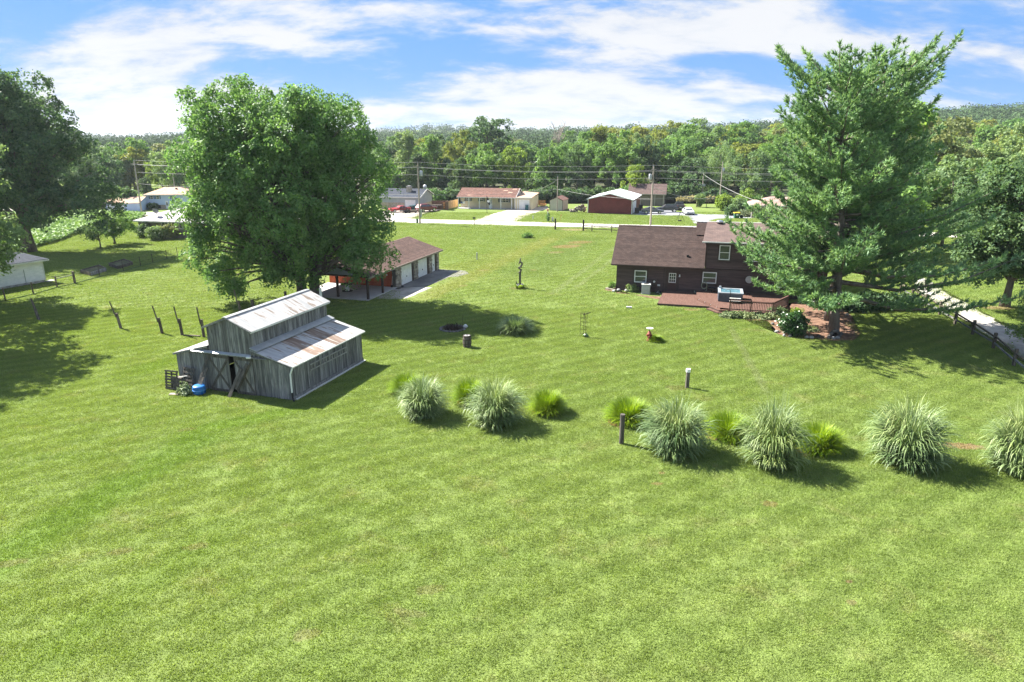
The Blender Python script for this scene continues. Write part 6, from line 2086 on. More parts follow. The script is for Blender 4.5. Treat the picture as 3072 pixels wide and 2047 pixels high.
pL, pR = S(1260, 671), S(1951, 678.5)
pole('roadside utility pole with grey transformer in front of the grey blue house', pL, 10.9, .17, .55, (-.9, .1), meter=True)
pole('roadside utility pole with hanging transformer right of the red barn', pR, 10.5, .18, -.5, (-.3, .5))
pF = S(2158, 613)
pole('far utility pole with transformer under the pale willow', pF, 9.9, .16, .3)
pole('short grey pole with a box standing left of the willow', S(2105, 599), 6.6, .14)
pole('plain wooden service pole behind the small tan shed', S(1671.5, 636), 7.4, .12)
p3 = S(426, 644)
pole('leaning utility pole left of the blue house garage wing', p3, 10.8, .17, None, (-.8, .8))
pole('utility pole in front of the blue house roof', S(530, 606), 8.6, .16)
tag(MB().box(-1.1, .6, -.3, .3, 3.4, 4.0).build('pole_box', GALV), 'grey floodlight box on the short pole left of the willow', 'box')
bpy.data.objects['pole_box'].location = S(2105, 599)


def wire(label, pts, r=.028, sag=.5):
    mb = MB()
    for a, b in zip(pts[:-1], pts[1:]):
        a, b = Vector(a), Vector(b)
        mb.tube([a.lerp(b, k / 12) - Vector((0, 0, sag * 4 * (k / 12) * (1 - k / 12))) for k in range(13)], r, 5, False)
    tag(mb.build('overhead_wire', WIRE), label, 'wire', 'overhead wires along the road')


def up(p, z, off=(0, 0)):
    return (p.x + off[0], p.y + off[1], z)


pM = pL.lerp(p3, 1.0)
pRR = pR + (pR - pL) * 1.3
wire('uppermost wire along the road pole tops', [up(p3, 11.0), up(pL, 11.1), up(pR, 10.7), up(pRR, 10.4)], .018)
wire('upper thick wire just under the pole tops', [up(p3, 10.2, (-.7, 0)), up(pL, 10.25, (-.8, 0)), up(pR, 9.8, (.4, 0)), up(pRR, 9.6)], .024)
wire('second of the two close wires under the pole tops', [up(p3, 10.1, (.7, 0)), up(pL, 10.15, (-.3, .5)), up(pR, 9.6, (.1, .4)), up(pRR, 9.4)], .017)
wire('single lower wire a metre below the close pair', [up(p3, 8.6), up(pL, 8.9), up(pR, 8.5), up(pRR, 8.4)], .020)
wire('lowest wire passing in front of the house roofs', [up(p3, 6.3), up(pL, 5.0, (0, 4)), up(S(1671, 636), 4.8), up(pR, 4.8), up(pF, 4.0)], .022)
wire('sagging service wire from the right pole towards the willow poles', [up(pR, 6.9), up(S(2140, 640), 3.2)], .04, .8)
wire('slanting service wire from the short grey pole down to the brick house', [up(S(2105, 599), 6.4), up(S(2260, 640), 2.7)], .04, .5)
wire('thin service wire from the plain pole to the cream ranch roof', [up(S(1671.5, 636), 6.9), up(S(1600, 610), 3.0)], .02, .4)

# ------------------------------------------------------------------ things in the near yard
def barn_things():
    t = BARN
    def pallet(label, p, rz, tilt, w_=1.05, h_=1.15, n=7):
        r = thing('pallet', label, 'pallet', in_frame(t, p), t.rotation_euler.z + rz)
        r.rotation_euler = (tilt, 0, t.rotation_euler.z + rz)
        for k in range(n):
            z = .03 + k * (h_ - .1) / (n - 1)
            MB().box(-w_ / 2, w_ / 2, -.09, -.068, z, z + .10).build('slat', DARKWOOD, r)
        for x_ in (-w_ / 2 + .05, 0, w_ / 2 - .05):
            MB().box(x_ - .025, x_ + .025, -.066, .03, 0, h_).build('stringer', DARKWOOD, r)
        for k in range(3):
            z = .05 + k * (h_ - .15) / 2
            MB().box(-w_ / 2, w_ / 2, .031, .05, z, z + .10).build('back_slat', DARKWOOD, r)
        return r
    pallet('dark slatted pallet standing at the left corner of the barn', (.0, -.72, 0), .05, math.radians(-8), .9, 1.2)
    pallet('second pallet leaning on the barn wall behind the plant', (.95, -.42, 0), -.1, math.radians(-14), .9, 1.35, 6)
    bl = thing('crate', 'dark wooden crate between the leaning pallets and the barn wall', 'crate', in_frame(t, (.35, -.45, 0)), t.rotation_euler.z)
    MB().box(-.3, .3, -.22, .22, .02, .75).build('box', DARKWOOD, bl)
    for k in range(3):
        MB().box(-.31, .31, -.245, -.221, .05 + k * .25, .05 + k * .25 + .19).build('slat', DARKWOOD, bl)
    # stakes with a pale cross piece
    wm = thing('wooden_yard_stake', 'pale crossed stake leaning in front of the second pallet', 'stake', in_frame(t, (1.0, -.75, 0)), t.rotation_euler.z)
    MB().beam((0, 0, 0), (-.03, .12, 1.1), .03, .03).build('upright', GREYWOOD, wm)
    MB().beam((-.28, -.0, .92), (.3, .06, 1.02), .05, .03).build('cross_piece', OFFWHITE, wm)
    for k, (a, b) in enumerate((((1.85, -.75, 0), (2.48, -.13, 2.1)), ((2.05, -.9, 0), (2.5, -.2, 1.55)), ((4.35, -.75, 0), (5.0, -.2, 1.75)), ((4.75, -.55, .5), (5.45, -.16, 2.05)))):
        lab = ('long dark plank leaning left of the left barn door', 'shorter dark plank leaning beside the left barn door', 'wide plank propped across the dark gap between the barn doors', 'dark plank leaning on the right barn door')[k]
        o = MB().beam(a, b, .22 if k > 1 else .16, .035, up=(0, -1, .4)).build('loose_plank', DARKWOOD)
        tag(put(t, o), lab, 'plank', 'planks leaning on the barn front')
    bk = thing('blue_tub', 'bright blue plastic half barrel on the grass by the left barn door', 'tub', in_frame(t, (2.2, -.8, 0)), t.rotation_euler.z)
    MB().lathe([(.30, 0), (.36, .06), (.385, .30), (.37, .34), (.385, .38), (.37, .50), (.33, .54), (.05, .55)], 20).build('body', BLUEPLASTIC, bk, True)
    MB().lathe([(.395, .24), (.405, .27), (.395, .30)], 20).build('hoop', M('blue_plastic_light', (0.06, 0.22, 0.55), None, 2, .4), bk, True)
    # ladder hung on the right wall
    ld = thing('ladder', 'grey wooden ladder hanging sideways on the right barn wall', 'ladder')
    put(t, ld)
    X = 8.41 + .12
    for z in (1.36, 1.72):
        MB().beam((X, 1.75, z + .02), (X, 5.95, z - .04), .05, .07).build('rail', LADDERWOOD, ld)
    for k in range(13):
        y = 1.9 + k * .32
        MB().beam((X, y, 1.38), (X, y, 1.70), .05, .05).build('rung', LADDERWOOD, ld)
    st = thing('stepping_stone', 'pale flat stepping stone in the grass left of the barn front', 'stone', S(523, 1184))
    MB().box(-.28, .28, -.14, .14, 0.0, .06).build('slab', STONE, st)
    # leafy weed
    env = [(0, 0, .42, .36, .3, .35, .22), (.3, -.1, .2, .3, .25, .2, .18)]
    bc, br, bo = boughs_in(env, 26, .3)
    wd = thing('weed_plant', 'pale leafy weed growing in front of the barn pallets', 'plant', in_frame(t, (1.2, -1.15, 0)))
    link('leaves', np_mesh('leaves', foliage(bc, br, bo, 4, 7, .14, .13, asp=.7), 4), HOSTA, wd)
    MB().tube([(0, 0, 0), (.02, 0, .5)], .015, 5).tube([(0, 0, 0), (.25, -.08, .3)], .012, 5).build('stem', MIDLEAF, wd)


barn_things()


# ---------- posts
def slat_post(u, v, label, h=1.35, hs=1.35, lean=(-.10, .05)):
    t = thing('fence_post', label, 'post', S(u, v), 0, 'old posts in a row left of the barn')
    MB().tube([(0, 0, -.02), (lean[0] * .6, lean[1] * .6, h)], [.115, .105], 10).build('post', POSTWOOD, t)
    MB().beam((lean[0] * .45 - .12, 0, h * .72), (lean[0] * 1.4 - .20, .02, h + hs), .09, .05).build('slat', POSTWOOD, t)
    return t


slat_post(363, 986, 'leftmost wooden post of the row in the lawn, tall slat nailed to it', 1.3, 1.0, (-.28, 0))
slat_post(487, 1001, 'second wooden post from the left in the lawn row, slat on top', 1.3, 1.0, (-.2, 0))
slat_post(547, 1006, 'third wooden post from the left, with planks lying at its foot', 1.35, 1.0, (-.12, 0))
slat_post(612, 1012, 'wooden post nearest the barn in the lawn row, slat on top', 1.45, 1.0, (-.05, 0))
slat_post(722, 945, 'slatted wooden post peeking over the left barn roof', 1.3, 1.0, (-.1, 0))
for u, v, h, lab in ((760, 935, 1.1, 'dark post top showing just above the barn ridge, left of the maple'), (858, 905, 1.0, 'dark post top showing above the barn ridge by the maple trunk')):
    o = MB().tube([(0, 0, 0), (0, 0, h)], .13, 10).build('fence_post', POSTWOOD)
    tag(o, lab, 'post')
    o.location = S(u, v)
lp = thing('lying_planks', 'few pale planks lying on the grass between the posts', 'planks', S(575, 1008))
for k, (a, b) in enumerate((((-.7, .1), (.75, -.15)), ((-.6, -.05), (.8, -.28)))):
    MB().beam((a[0], a[1], .05 + .04 * k), (b[0], b[1], .05 + .04 * k), .14, .04).build('plank', POSTWOOD, lp)
bp = thing('barn_corner_post', 'pale tall post at the back right corner of the barn', 'post', S(970, 962))
MB().box(-.11, .11, -.08, .08, 0, 1.75).build('post', POSTWOOD, bp)
MB().box(-.12, .10, -.12, -.081, 1.5, 2.9).build('board', OFFWHITE, bp)
lg = thing('leaning_post', 'old weathered post leaning left in the shaded lawn', 'post', S(117, 960))
MB().tube([(0, 0, -.02), (-.25, .1, 1.1), (-.40, .1, 1.9)], [.13, .10, .06], 8).build('post', DARKWOOD, lg)
for u, v, h, m_, lab in ((1864, 1331, 1.62, DARKWOOD, 'thick dark brown post between the grass clumps'), (2061, 1164, 1.22, DARKWOOD, 'dark post with white painted top in the lawn'), (1431, 780, .95, GALV, 'short grey stake alone in the lawn beyond the garage')):
    t = thing('lawn_post', lab, 'post', S(u, v))
    r = .125 if h > 1 else .09
    MB().tube([(0, 0, -.02), (0, 0, h)], r, 12).build('post', m_, t)
    if 'white' in lab:
        MB().tube([(0, 0, h - .16), (0, 0, h + .04)], r + .02, 12).build('painted_top', WHITE, t)
for u, v, lab in ((1665.6, 689, 'tall dark post by the road, left of the rail fence'), (1749.6, 693, 'tall dark gate post at the left end of the far rail fence')):
    t = thing('gate_post', lab, 'post', S(u, v))
    MB().box(-.13, .13, -.13, .13, 0, 1.9).build('post', BLACK, t)
# far rail fence
rf = thing('rail_fence', 'dark two-rail fence beside the road, left of the brown house', 'fence')
pp = [S(1749.6, 693), S(1775.5, 695.5), S(1834.6, 698.5), S(1895, 702)]
for p in pp[1:]:
    MB().box(p.x - .07, p.x + .07, p.y - .07, p.y + .07, 0, 1.25).build('post', POSTWOOD, rf)
for a, b in zip(pp[:-1], pp[1:]):
    for z in (.45, .95):
        MB().beam((a.x, a.y, z), (b.x, b.y, z), .07, .11).build('rail', POSTWOOD, rf)
# split rail fence along the gravel drive
sr = thing('rail_fence', 'grey split rail fence between the lawn and the gravel drive at right', 'fence')
pp = [S(2700, 880), S(2735, 897), S(2774.6, 921), S(2817.6, 945), S(2864, 974), S(2917, 1005), S(2979, 1046), S(3040, 1098), S(3125, 1165)]
for p in pp:
    MB().box(p.x - .09, p.x + .09, p.y - .08, p.y + .08, 0, 1.22).build('post', POSTWOOD, sr)
for a, b in zip(pp[:-1], pp[1:]):
    for z in (.42, .92):
        j = random.uniform(-.06, .06)
        MB().beam((a.x, a.y, z + j), (b.x, b.y, z - j), .09, .11).build('rail', GREYWOOD if z < .5 else POSTWOOD, sr)
# wire fence on the left
wf = thing('wire_fence', 'dark wire fence with thin posts beside the shaded lawn at left', 'fence')
pp = [(S(-90, 925), 1.25, .07), (S(17, 903), 1.25, .07), (S(101, 884), 1.25, .07), (S(172, 863), 1.2, .08), (S(225.5, 851.5), 1.35, .13), (S(300, 831), 1.2, .035), (S(370.5, 814), 1.2, .035), (S(422.4, 799), 1.2, .035), (S(459, 790), 1.2, .035), (S(501, 777.5), 1.2, .035), (S(533, 769), 1.2, .035), (S(575, 758), 1.2, .035)]
for p, h, r in pp:
    MB().tube([(p.x, p.y, 0), (p.x - .03, p.y, h)], r, 8).build('post', POSTWOOD if r > .05 else IRON, wf)
for (a, _, _), (b, _, _) in zip(pp[:-1], pp[1:]):
    for z in (.25, .6, 1.1):
        MB().tube([(a.x, a.y, z), (b.x, b.y, z)], .010, 4).build('wire', IRON, wf)
    MB().beam((a.x, a.y, .05), (b.x, b.y, .05), .05, .10).build('weedy_foot', DARKLEAF, wf)
(a, _, _), (b, _, _) = pp[3], pp[4]
MB().beam((a.x, a.y, .95), (b.x, b.y, .98), .06, .08).build('rail', GREYWOOD, wf)
# raised garden beds
for cs, lab in ((((243, 820), (273, 828), (319, 814), (298, 804)), 'nearer raised garden bed with grey timber sides behind the wire fence'),
                (((328, 799), (355, 808), (398, 795), (373, 786)), 'farther raised garden bed with brown timber sides behind the wire fence')):
    t = thing('raised_bed', lab, 'garden bed', S(*cs[0]))
    o = S(*cs[0])
    P = [S(*c) - o for c in cs]
    for i in range(4):
        MB().beam(P[i] + Vector((0, 0, .2)), P[(i + 1) % 4] + Vector((0, 0, .2)), .10, .40).build('timber', GREYWOOD if 'grey' in lab and i == 1 else POSTWOOD, t)
    MB().slab([(p.x * .94 + .1, p.y * .94 + .1, .25) for p in P], (0, 0, .03)).build('soil', SOIL, t)

# ---------- lawn ornaments
DARKSTONE = M('dark_stone', (0.07, 0.068, 0.065), (0.16, 0.155, 0.15), 2, 0.9, 0.4, 8, rnd=0.3, fine=0.2)  # even dark tone; on the arch it stands for the pine's shade
# fire pit with stones and dead plants
fp = thing('fire_pit', 'ring of grey stones round dark dead plants in the shaded lawn', 'fire pit', S(1358, 988))
for k in range(22):
    a = 2 * math.pi * k / 22
    MB().blob((.98 * math.cos(a), .98 * math.sin(a), .05), (.16, .13, .09)).build('stone', DARKSTONE, fp, True)
MB().lathe([(.85, 0), (.85, .03), (.5, .07), (.05, .08)], 20).build('ash', M('ash_soil', (0.035, 0.028, 0.025), (0.07, 0.055, 0.05), 4, .95), fp)
n = 260
a = rng.uniform(0, 6.28, n)
r = .75 * np.sqrt(rng.random(n))
h = rng.uniform(.15, .45, n)
b0 = np.stack([r * np.cos(a), r * np.sin(a), np.full(n, .03)], 1)
P = np.stack([b0, b0 + np.stack([.05 * np.cos(a), .05 * np.sin(a), h * .6], 1), b0 + np.stack([.2 * np.cos(a * 2), .2 * np.sin(a * 2), h], 1)], 1)
link('dead_plants', strip_mesh('dead_plants', P, np.stack([-np.sin(a), np.cos(a), np.zeros(n)], 1)[:, None] * np.array([.02, .02, .004])[None, :, None]), IRON, fp)
tag(MB().blob((0, 0, .16), (.2, .16, .17)).build('pale_stone', OFFWHITE, None, True), 'pale block on the right edge of the fire pit ring', 'stone')
bpy.data.objects['pale_stone'].location = S(1396, 985)
# barrel
bb = thing('barrel', 'dark oak barrel standing on the shaded lawn near the fire pit', 'barrel', S(1401.5, 1041))
prof = [(.27, 0), (.325, .28), (.335, .46), (.325, .64), (.27, .92)]
n = 18
for k in range(n):
    a0, a1 = 2 * math.pi * (k + .03) / n, 2 * math.pi * (k + .97) / n
    mb = MB()
    vs = []
    for r_, z in prof:
        for aa, dr in ((a0, 0), (a1, 0), (a1, -.03), (a0, -.03)):
            vs.append(((r_ + dr) * math.cos(aa), (r_ + dr) * math.sin(aa), z))
    fs = [(0, 1, 2, 3), (16, 17, 18, 19)]
    for i in range(4):
        for j in range(4):
            fs.append((i * 4 + j, i * 4 + (j + 1) % 4, (i + 1) * 4 + (j + 1) % 4, (i + 1) * 4 + j))
    mb.add(vs, fs).build('stave', DARKWOOD, bb)
for z, r_ in ((.08, .293), (.30, .335), (.62, .335), (.84, .293)):
    MB().lathe([(r_, z - .03), (r_ + .012, z - .02), (r_ + .012, z + .02), (r_, z + .03)], 20).build('hoop', IRON, bb)
MB().lathe([(.255, .86), (.255, .90)], 18).build('lid', GREYWOOD, bb)
MB().tube([(0, 0, .9), (0, 0, .97)], .03, 8).build('knob', IRON, bb)
o = MB().tube([(0, 0, 0), (0, 0, 1.7), (.03, 0, 1.8), (.1, 0, 1.78)], .012, 5).build('shepherd_hook', IRON)
tag(o, 'thin iron hook stake just behind the oak barrel', 'stake')
o.location = S(1389, 1012)
# metal trellis
tr = thing('trellis', 'rusty iron garden trellis standing alone on the lawn', 'trellis', S(1750, 1010), math.radians(-20))
for x_ in (-.28, 0, .28):
    MB().tube([(x_, 0, 0), (x_ * .9, 0, 1.95)], .016, 6).build('upright', IRON, tr)
for k in range(6):
    z = .25 + k * .32
    MB().tube([(-.28, -.005, z), (.28, -.005, z)], .012, 5).build('rung', IRON, tr)
MB().tube([(.25, -.35, 0), (.1, -.05, 1.7), (.05, 0, 1.95)], .024, 6).build('prop', IRON, tr)
MB().beam((-.05, -.05, 1.78), (.5, .12, 2.0), .05, .05).build('top_bar', IRON, tr)
MB().blob((.2, -.05, .12), (.28, .2, .16)).build('foot_plant', DARKSHRUB, tr)
# twisted sculpture on a tub
sp = thing('yard_sculpture', 'dark twisted wood sculpture on a post rising from a small tub', 'sculpture', S(1560, 865))
MB().lathe([(.30, 0), (.36, .35), (.36, .45), (.30, .45), (.28, .38)], 14).build('tub', BLACK, sp)
MB().lathe([(.375, .30), (.39, .35), (.375, .40)], 14).build('hoop', GALV, sp)
MB().box(-.11, .11, -.09, .09, .4, 1.75).build('post', DARKWOOD, sp)
pts = [(0, 0, 1.7), (.12, 0, 1.95), (-.10, .05, 2.1), (.05, -.04, 2.3), (.2, 0, 2.5), (.18, 0, 2.72), (-.05, .02, 2.8), (-.1, 0, 2.62), (.02, 0, 2.95), (.05, 0, 3.2)]
MB().tube(pts, [.12, .11, .1, .11, .1, .1, .09, .08, .07, .05], 7).build('twisted_branch', DARKWOOD, sp)
for a, b in (((-.22, 0, 1.6), (.02, 0, 1.75)), ((-.25, 0, 2.2), (.25, 0, 2.22)), ((-.3, -.1, .45), (-.42, -.15, .75))):
    MB().beam(a, b, .08, .07).build('stub', DARKWOOD, sp)
n = 120
a = rng.uniform(0, 6.28, n)
b0 = np.stack([.4 * np.cos(a), .4 * np.sin(a), np.zeros(n)], 1)
P = np.stack([b0, b0 + np.stack([.12 * np.cos(a), .12 * np.sin(a), rng.uniform(.25, .5, n)], 1), b0 + np.stack([.35 * np.cos(a), .35 * np.sin(a), rng.uniform(.2, .45, n)], 1)], 1)
link('leaves', strip_mesh('leaves', P, np.stack([-np.sin(a), np.cos(a), np.zeros(n)], 1)[:, None] * np.array([.03, .03, .005])[None, :, None]), GREENGRASS, sp)
# red hydrant with a bird bath dish on it
hd = thing('fire_hydrant', 'old red fire hydrant in the lawn with a pale dish on top', 'hydrant', S(1947, 1023))
MB().lathe([(.20, 0), (.20, .06), (.14, .08), (.135, .50), (.18, .52), (.18, .57), (.14, .60), (.11, .74), (.05, .80)], 16).build('barrel', REDPAINT, hd, True)
for s_ in (-1, 1):
    MB().tube([(s_ * .12, 0, .44), (s_ * .23, 0, .44)], .07, 10).build('nozzle', REDPAINT, hd)
MB().tube([(0, -.12, .36), (0, -.22, .36)], .09, 10).build('front_nozzle', REDPAINT, hd)
MB().tube([(0, 0, .78), (0, 0, .98)], .025, 6).build('stem', IRON, hd)
MB().lathe([(.05, .97), (.27, 1.0), (.28, 1.03), (.24, 1.02)], 18).build('dish', SLAB, hd)
o = thing('downspout_piece', 'pale piece of downspout lying on the lawn below the deck', 'pipe', S(1887, 925), math.radians(-12))
MB().box(-.26, .26, -.09, .09, .03, .16).build('pipe', OFFWHITE, o)
MB().box(.10, .22, -.13, -.05, 0, .10).build('bracket', GREYSHUTTER, o)

# roadside bits
mbx = thing('mailbox', 'black mailbox on a leaning post at the road edge', 'mailbox', S(1424, 674.5))
MB().beam((0, 0, 0), (-.12, 0, 1.15), .11, .11).build('post', BLACK, mbx)
MB().box(-.34, .16, -.12, .12, 1.10, 1.36).build('box', BLACK, mbx)
for u, v, lab, m_ in ((1252, 670, 'pale green cable pedestal left of the roadside pole', GREENBIN), (1658, 665, 'grey cable pedestal by the road right of the ivy post', GALV), (1599, 659, 'small pale marker post on the verge right of the ranch drive', OFFWHITE)):
    o = MB().box(-.18, .18, -.14, .14, 0, .75).box(-.21, .21, -.17, .17, .75, .82).build('cable_pedestal', m_)
    tag(o, lab, 'pedestal')
    o.location = S(u, v)
    o.scale = (1, 1, 1) if u != 1599 else (.5, .5, .9)
iv = thing('ivy_post', 'pale birdhouse post wrapped in green ivy by the road', 'post', S(1643, 664))
MB().box(-.07, .07, -.07, .07, 0, 1.9).build('post', OFFWHITE, iv)
MB().box(-.16, .16, -.16, .16, 1.9, 2.2).slab([(-.2, -.2, 2.2), (.2, -.2, 2.2), (0, -.2, 2.4)], (0, .4, 0)).build('birdhouse', M('birdhouse_paint', (.35, .16, .12), None, 2, .7), iv)
bc, br, bo = boughs_in([(0, 0, .8, .3, .3, .8, .25)], 22, .3)
link('ivy', np_mesh('ivy', foliage(bc, br, bo, 4, 8, .2, .18), 4), MIDLEAF, iv)
o = MB().tube([(0, 0, 0), (0, 0, 1.0)], .02, 5).box(-.02, .2, -.02, .02, 1.0, 1.25).build('marker_flag', ORANGE)
tag(o, 'small orange marker flag on the verge in front of the firewood', 'flag')
o.location = S(1682, 664)
o = MB().tube([(0, 0, 0), (0, 0, 1.2)], .04, 6).box(-.07, .07, -.04, .04, 1.2, 1.5).build('reflector_stake', REDPAINT)
tag(o, 'orange red reflector stake just left of the roadside pole', 'stake')
o.location = S(1254, 648)
tp = thing('cooking_tripod', 'black campfire tripod with hanging chain on the verge behind the brown house', 'tripod', S(2039, 664))
for a in (2.2, 4.1, 6.1):
    MB().tube([(.9 * math.cos(a), .9 * math.sin(a), 0), (0, 0, 1.75)], .03, 6).build('leg', BLACK, tp)
MB().tube([(0, 0, 1.7), (0, 0, .9)], .015, 5).build('chain', BLACK, tp)
MB().lathe([(.3, .05), (.36, .2), (.33, .2)], 14).build('fire_ring', BLACK, tp)
o = MB().box(-.12, .12, -.12, .12, 0, 1.5).build('drive_post', POSTWOOD)
tag(o, 'wooden gate post at the far edge of the lawn beyond the pickup', 'post')
o.location = S(2090, 622)
o = MB().tube([(0, 0, 0), (0, 0, 2.2)], .07, 6).build('drive_post', POSTWOOD)
tag(o, 'thin dark post standing right of the bushy vine on the far lawn', 'post')
o.location = S(2119, 622)


# ------------------------------------------------------------------ shrubs and garden plants
def shrub(label, loc, env, nb, lm, k=16, sr=.3, lf=.2, sprays=7, name='shrub', asp=.65, stem=True):
    bc, br, bo = boughs_in(env, nb, .35)
    t = thing(name, label, 'shrub', loc)
    link('foliage', np_mesh('foliage', foliage(bc, br, bo, sprays, k, sr, lf, asp=asp, droop=.3), 4), lm, t)
    if stem:
        mb = MB()
        for j in range(0, len(bc), 3):
            mb.tube([(0, 0, 0), tuple(bc[j] * np.array([.5, .5, .6])), tuple(bc[j])], [.035, .025, .01], 5, False)
        mb.build('stems', BARK, t)
    return t


shrub('round glossy dark green rose of sharon bush on the mulch', S(2376, 1004), [(0, 0, .95, .95, .95, .85, .4)], 60, DARKSHRUB, 16, .3, .17)
tag(MB().blob((0, 0, 0), (.06, .06, .06)).build('white_bloom', WHITE, None, True), 'single white bloom on the front of the glossy round bush', 'flower')
bpy.data.objects['white_bloom'].location = S(2376, 1004) + Vector((-.15, -1.25, .95))
shrub('yellow green shrub tip behind the glossy round bush', S(2385, 955), [(0, 0, .5, .4, .4, .5, .25)], 14, LIMELEAF, 12, .2, .14)
shrub('pale variegated hosta clump right of the glossy bush', S(2428, 994), [(0, 0, .2, .45, .4, .15, .2)], 14, HOSTA, 10, .2, .22, 5, 'hosta', stem=False)
gcv = [(-1.8, .25, .2, .6, .5, .18, .3), (-.6, .1, .22, .8, .55, .2, .3), (.7, -.1, .22, .8, .5, .2, .3), (1.6, -.3, .2, .7, .5, .18, .3)]
shrub('low variegated ground cover along the foot of the deck front', S(2250, 955), gcv, 60, HOSTA, 16, .28, .16, 6, 'ground_cover', stem=False)
shrub('leafy green plant at the right end of the deck front', S(2337, 944), [(0, 0, .35, .8, .5, .3, .3)], 26, PALELEAF, 14, .28, .17, 6)
shrub('small pale shrub against the brown wall left of the air conditioner', in_frame(HOUSE, (1.55, -.6, 0)), [(0, 0, .4, .35, .3, .35, .2)], 14, PALELEAF, 10, .2, .13, 5)
shrub('grey green shrub touching the pale shrub by the air conditioner', in_frame(HOUSE, (2.1, -.5, 0)), [(0, 0, .45, .3, .3, .42, .2)], 12, OLIVELEAF, 10, .2, .12, 5)
shrub('tuft of greenery on the left corner bed of the brown house', in_frame(HOUSE, (-.35, .5, 0)), [(0, 0, .4, .35, .35, .4, .25)], 14, MIDLEAF, 10, .25, .15, 5)
shrub('dark evergreen bush under the left window of the brick ranch', S(437, 712), [(0, 0, 1.1, 1.2, 1.1, 1.0, .5)], 40, DARKLEAF, 14, .4, .28)
shrub('broad light green bush under the double window of the brick ranch', S(477, 720), [(0, 0, 1.1, 1.5, 1.2, 1.0, .5)], 46, PALELEAF, 14, .4, .28)
shrub('yellow tinged bush joined to the broad light one at the brick ranch', S(508, 718), [(0, 0, 1.2, 1.3, 1.1, 1.0, .5)], 40, OLIVELEAF, 14, .4, .28)
shrub('small reddish dark bush under the right window of the brick ranch', S(545, 711), [(0, 0, .9, .7, .6, .8, .4)], 22, DARKLEAF, 12, .35, .24)
shrub('small round shrub alone on the lawn near the road', S(1581, 714), [(0, 0, .35, .75, .6, .35, .3)], 24, MIDLEAF, 12, .28, .2)
shrub('round dark bush at the foot of the blue house stone base', S(460, 629), [(0, 0, .8, 1.0, .7, .7, .4)], 20, DARKLEAF, 10, .35, .3)
shrub('vine covered bush standing on a post at the far lawn', S(2101, 622), [(0, 0, 2.1, 1.1, .9, .9, .5), (0, 0, .9, .5, .5, .9, .4)], 34, PALELEAF, 12, .4, .3)
for u, v, h, w_, lm, lab in ((2170, 632, 3.6, 3.0, LIMELEAF, 'tall light green thicket left end, beside the brick house'), (2215, 640, 3.2, 2.8, PALELEAF, 'pale green thicket in the middle, beside the brick house'), (2240, 625, 4.6, 3.0, LIMELEAF, 'tallest yellow green thicket behind the brick house corner'), (2195, 646, 1.9, 2.2, DARKLEAF, 'low dark bush in front of the thickets by the brick house'), (2232, 650, 1.3, 1.8, HOSTA, 'low pale spreading bush touching the brick house wall')):
    shrub(lab, S(u, v), [(0, 0, h * .5, w_ * .6, w_ * .5, h * .45, h * .22)], 46, lm, 14, .5, .36)
for u, v, h, w_, lm, lab in ((1975, 600, 4.0, 9, DARKLEAF, 'dark shady undergrowth at the wood edge behind the pickup'), (2060, 598, 3.4, 8, DARKLEAF, 'dark undergrowth at the wood edge left of the short grey pole'), (1360, 606, 3.5, 7, DARKLEAF, 'dark undergrowth between the two road houses'), (1720, 605, 3.6, 8, DARKLEAF, 'dark undergrowth behind the firewood'), (1640, 604, 4.0, 7, DARKLEAF, 'dark undergrowth behind the tan shed'), (2140, 604, 3.2, 6, DARKLEAF, 'dark undergrowth below the willow'), (1440, 607, 3.4, 8, DARKLEAF, 'dark undergrowth behind the left half of the cream ranch'), (1530, 606, 3.4, 8, MIDLEAF, 'green undergrowth behind the right half of the cream ranch'),
                             (1590, 607, 3.2, 6, DARKLEAF, 'dark undergrowth between the cream ranch and the tan shed'), (1800, 603, 3.6, 9, DARKLEAF, 'dark undergrowth behind the left half of the red barn'), (1880, 600, 3.6, 8, MIDLEAF, 'green undergrowth behind the small brown house'), (1180, 610, 3.6, 8, DARKLEAF, 'dark undergrowth behind the grey blue house'), (1290, 608, 3.4, 8, MIDLEAF, 'green undergrowth at the right of the grey blue house gable')):
    shrub(lab, S(u, v), [(0, 0, h * .45, w_ * .55, w_ * .25, h * .42, h * .25)], 60, lm, 14, .8, .55, name='undergrowth', stem=False)
for u, v, lab in ((2060, 606, 'strip of tall straw coloured weeds behind the far lawn, by the gate post'), (2130, 606, 'strip of tall straw coloured weeds under the far poles')):
    shrub(lab, S(u, v), [(0, 0, .7, 3.2, .8, .6, .5)], 40, M('straw_weeds', (.36, .32, .14), (.50, .45, .22), 3, .9), 14, .5, .3, name='weeds', stem=False)
for u, v, h, w_, lab in ((2560, 930, 1.3, 3.2, 'dark low shrubs in the deep shade right of the pine trunks'), (2640, 925, 1.6, 3.6, 'dark shrub mass in the shade between the pine and the rail fence')):
    shrub(lab, S(u, v), [(0, 0, h * .5, w_, 1.1, h * .45, .5)], 50, DARKLEAF, 14, .45, .28)
# far hedge along the soybean field and lower lawn trees on the right
for u, v, w_, lab in ((140, 634, 14, 'dark hedge row at the far left end of the soybean field'), (280, 628, 12, 'dark hedge row at the far edge of the soybean field, left of the blue house')):
    shrub(lab, S(u, v), [(0, 0, 2.6, w_, 1.8, 2.4, 1.2)], 70, DARKLEAF, 14, 1.0, .8, name='hedge', stem=False)
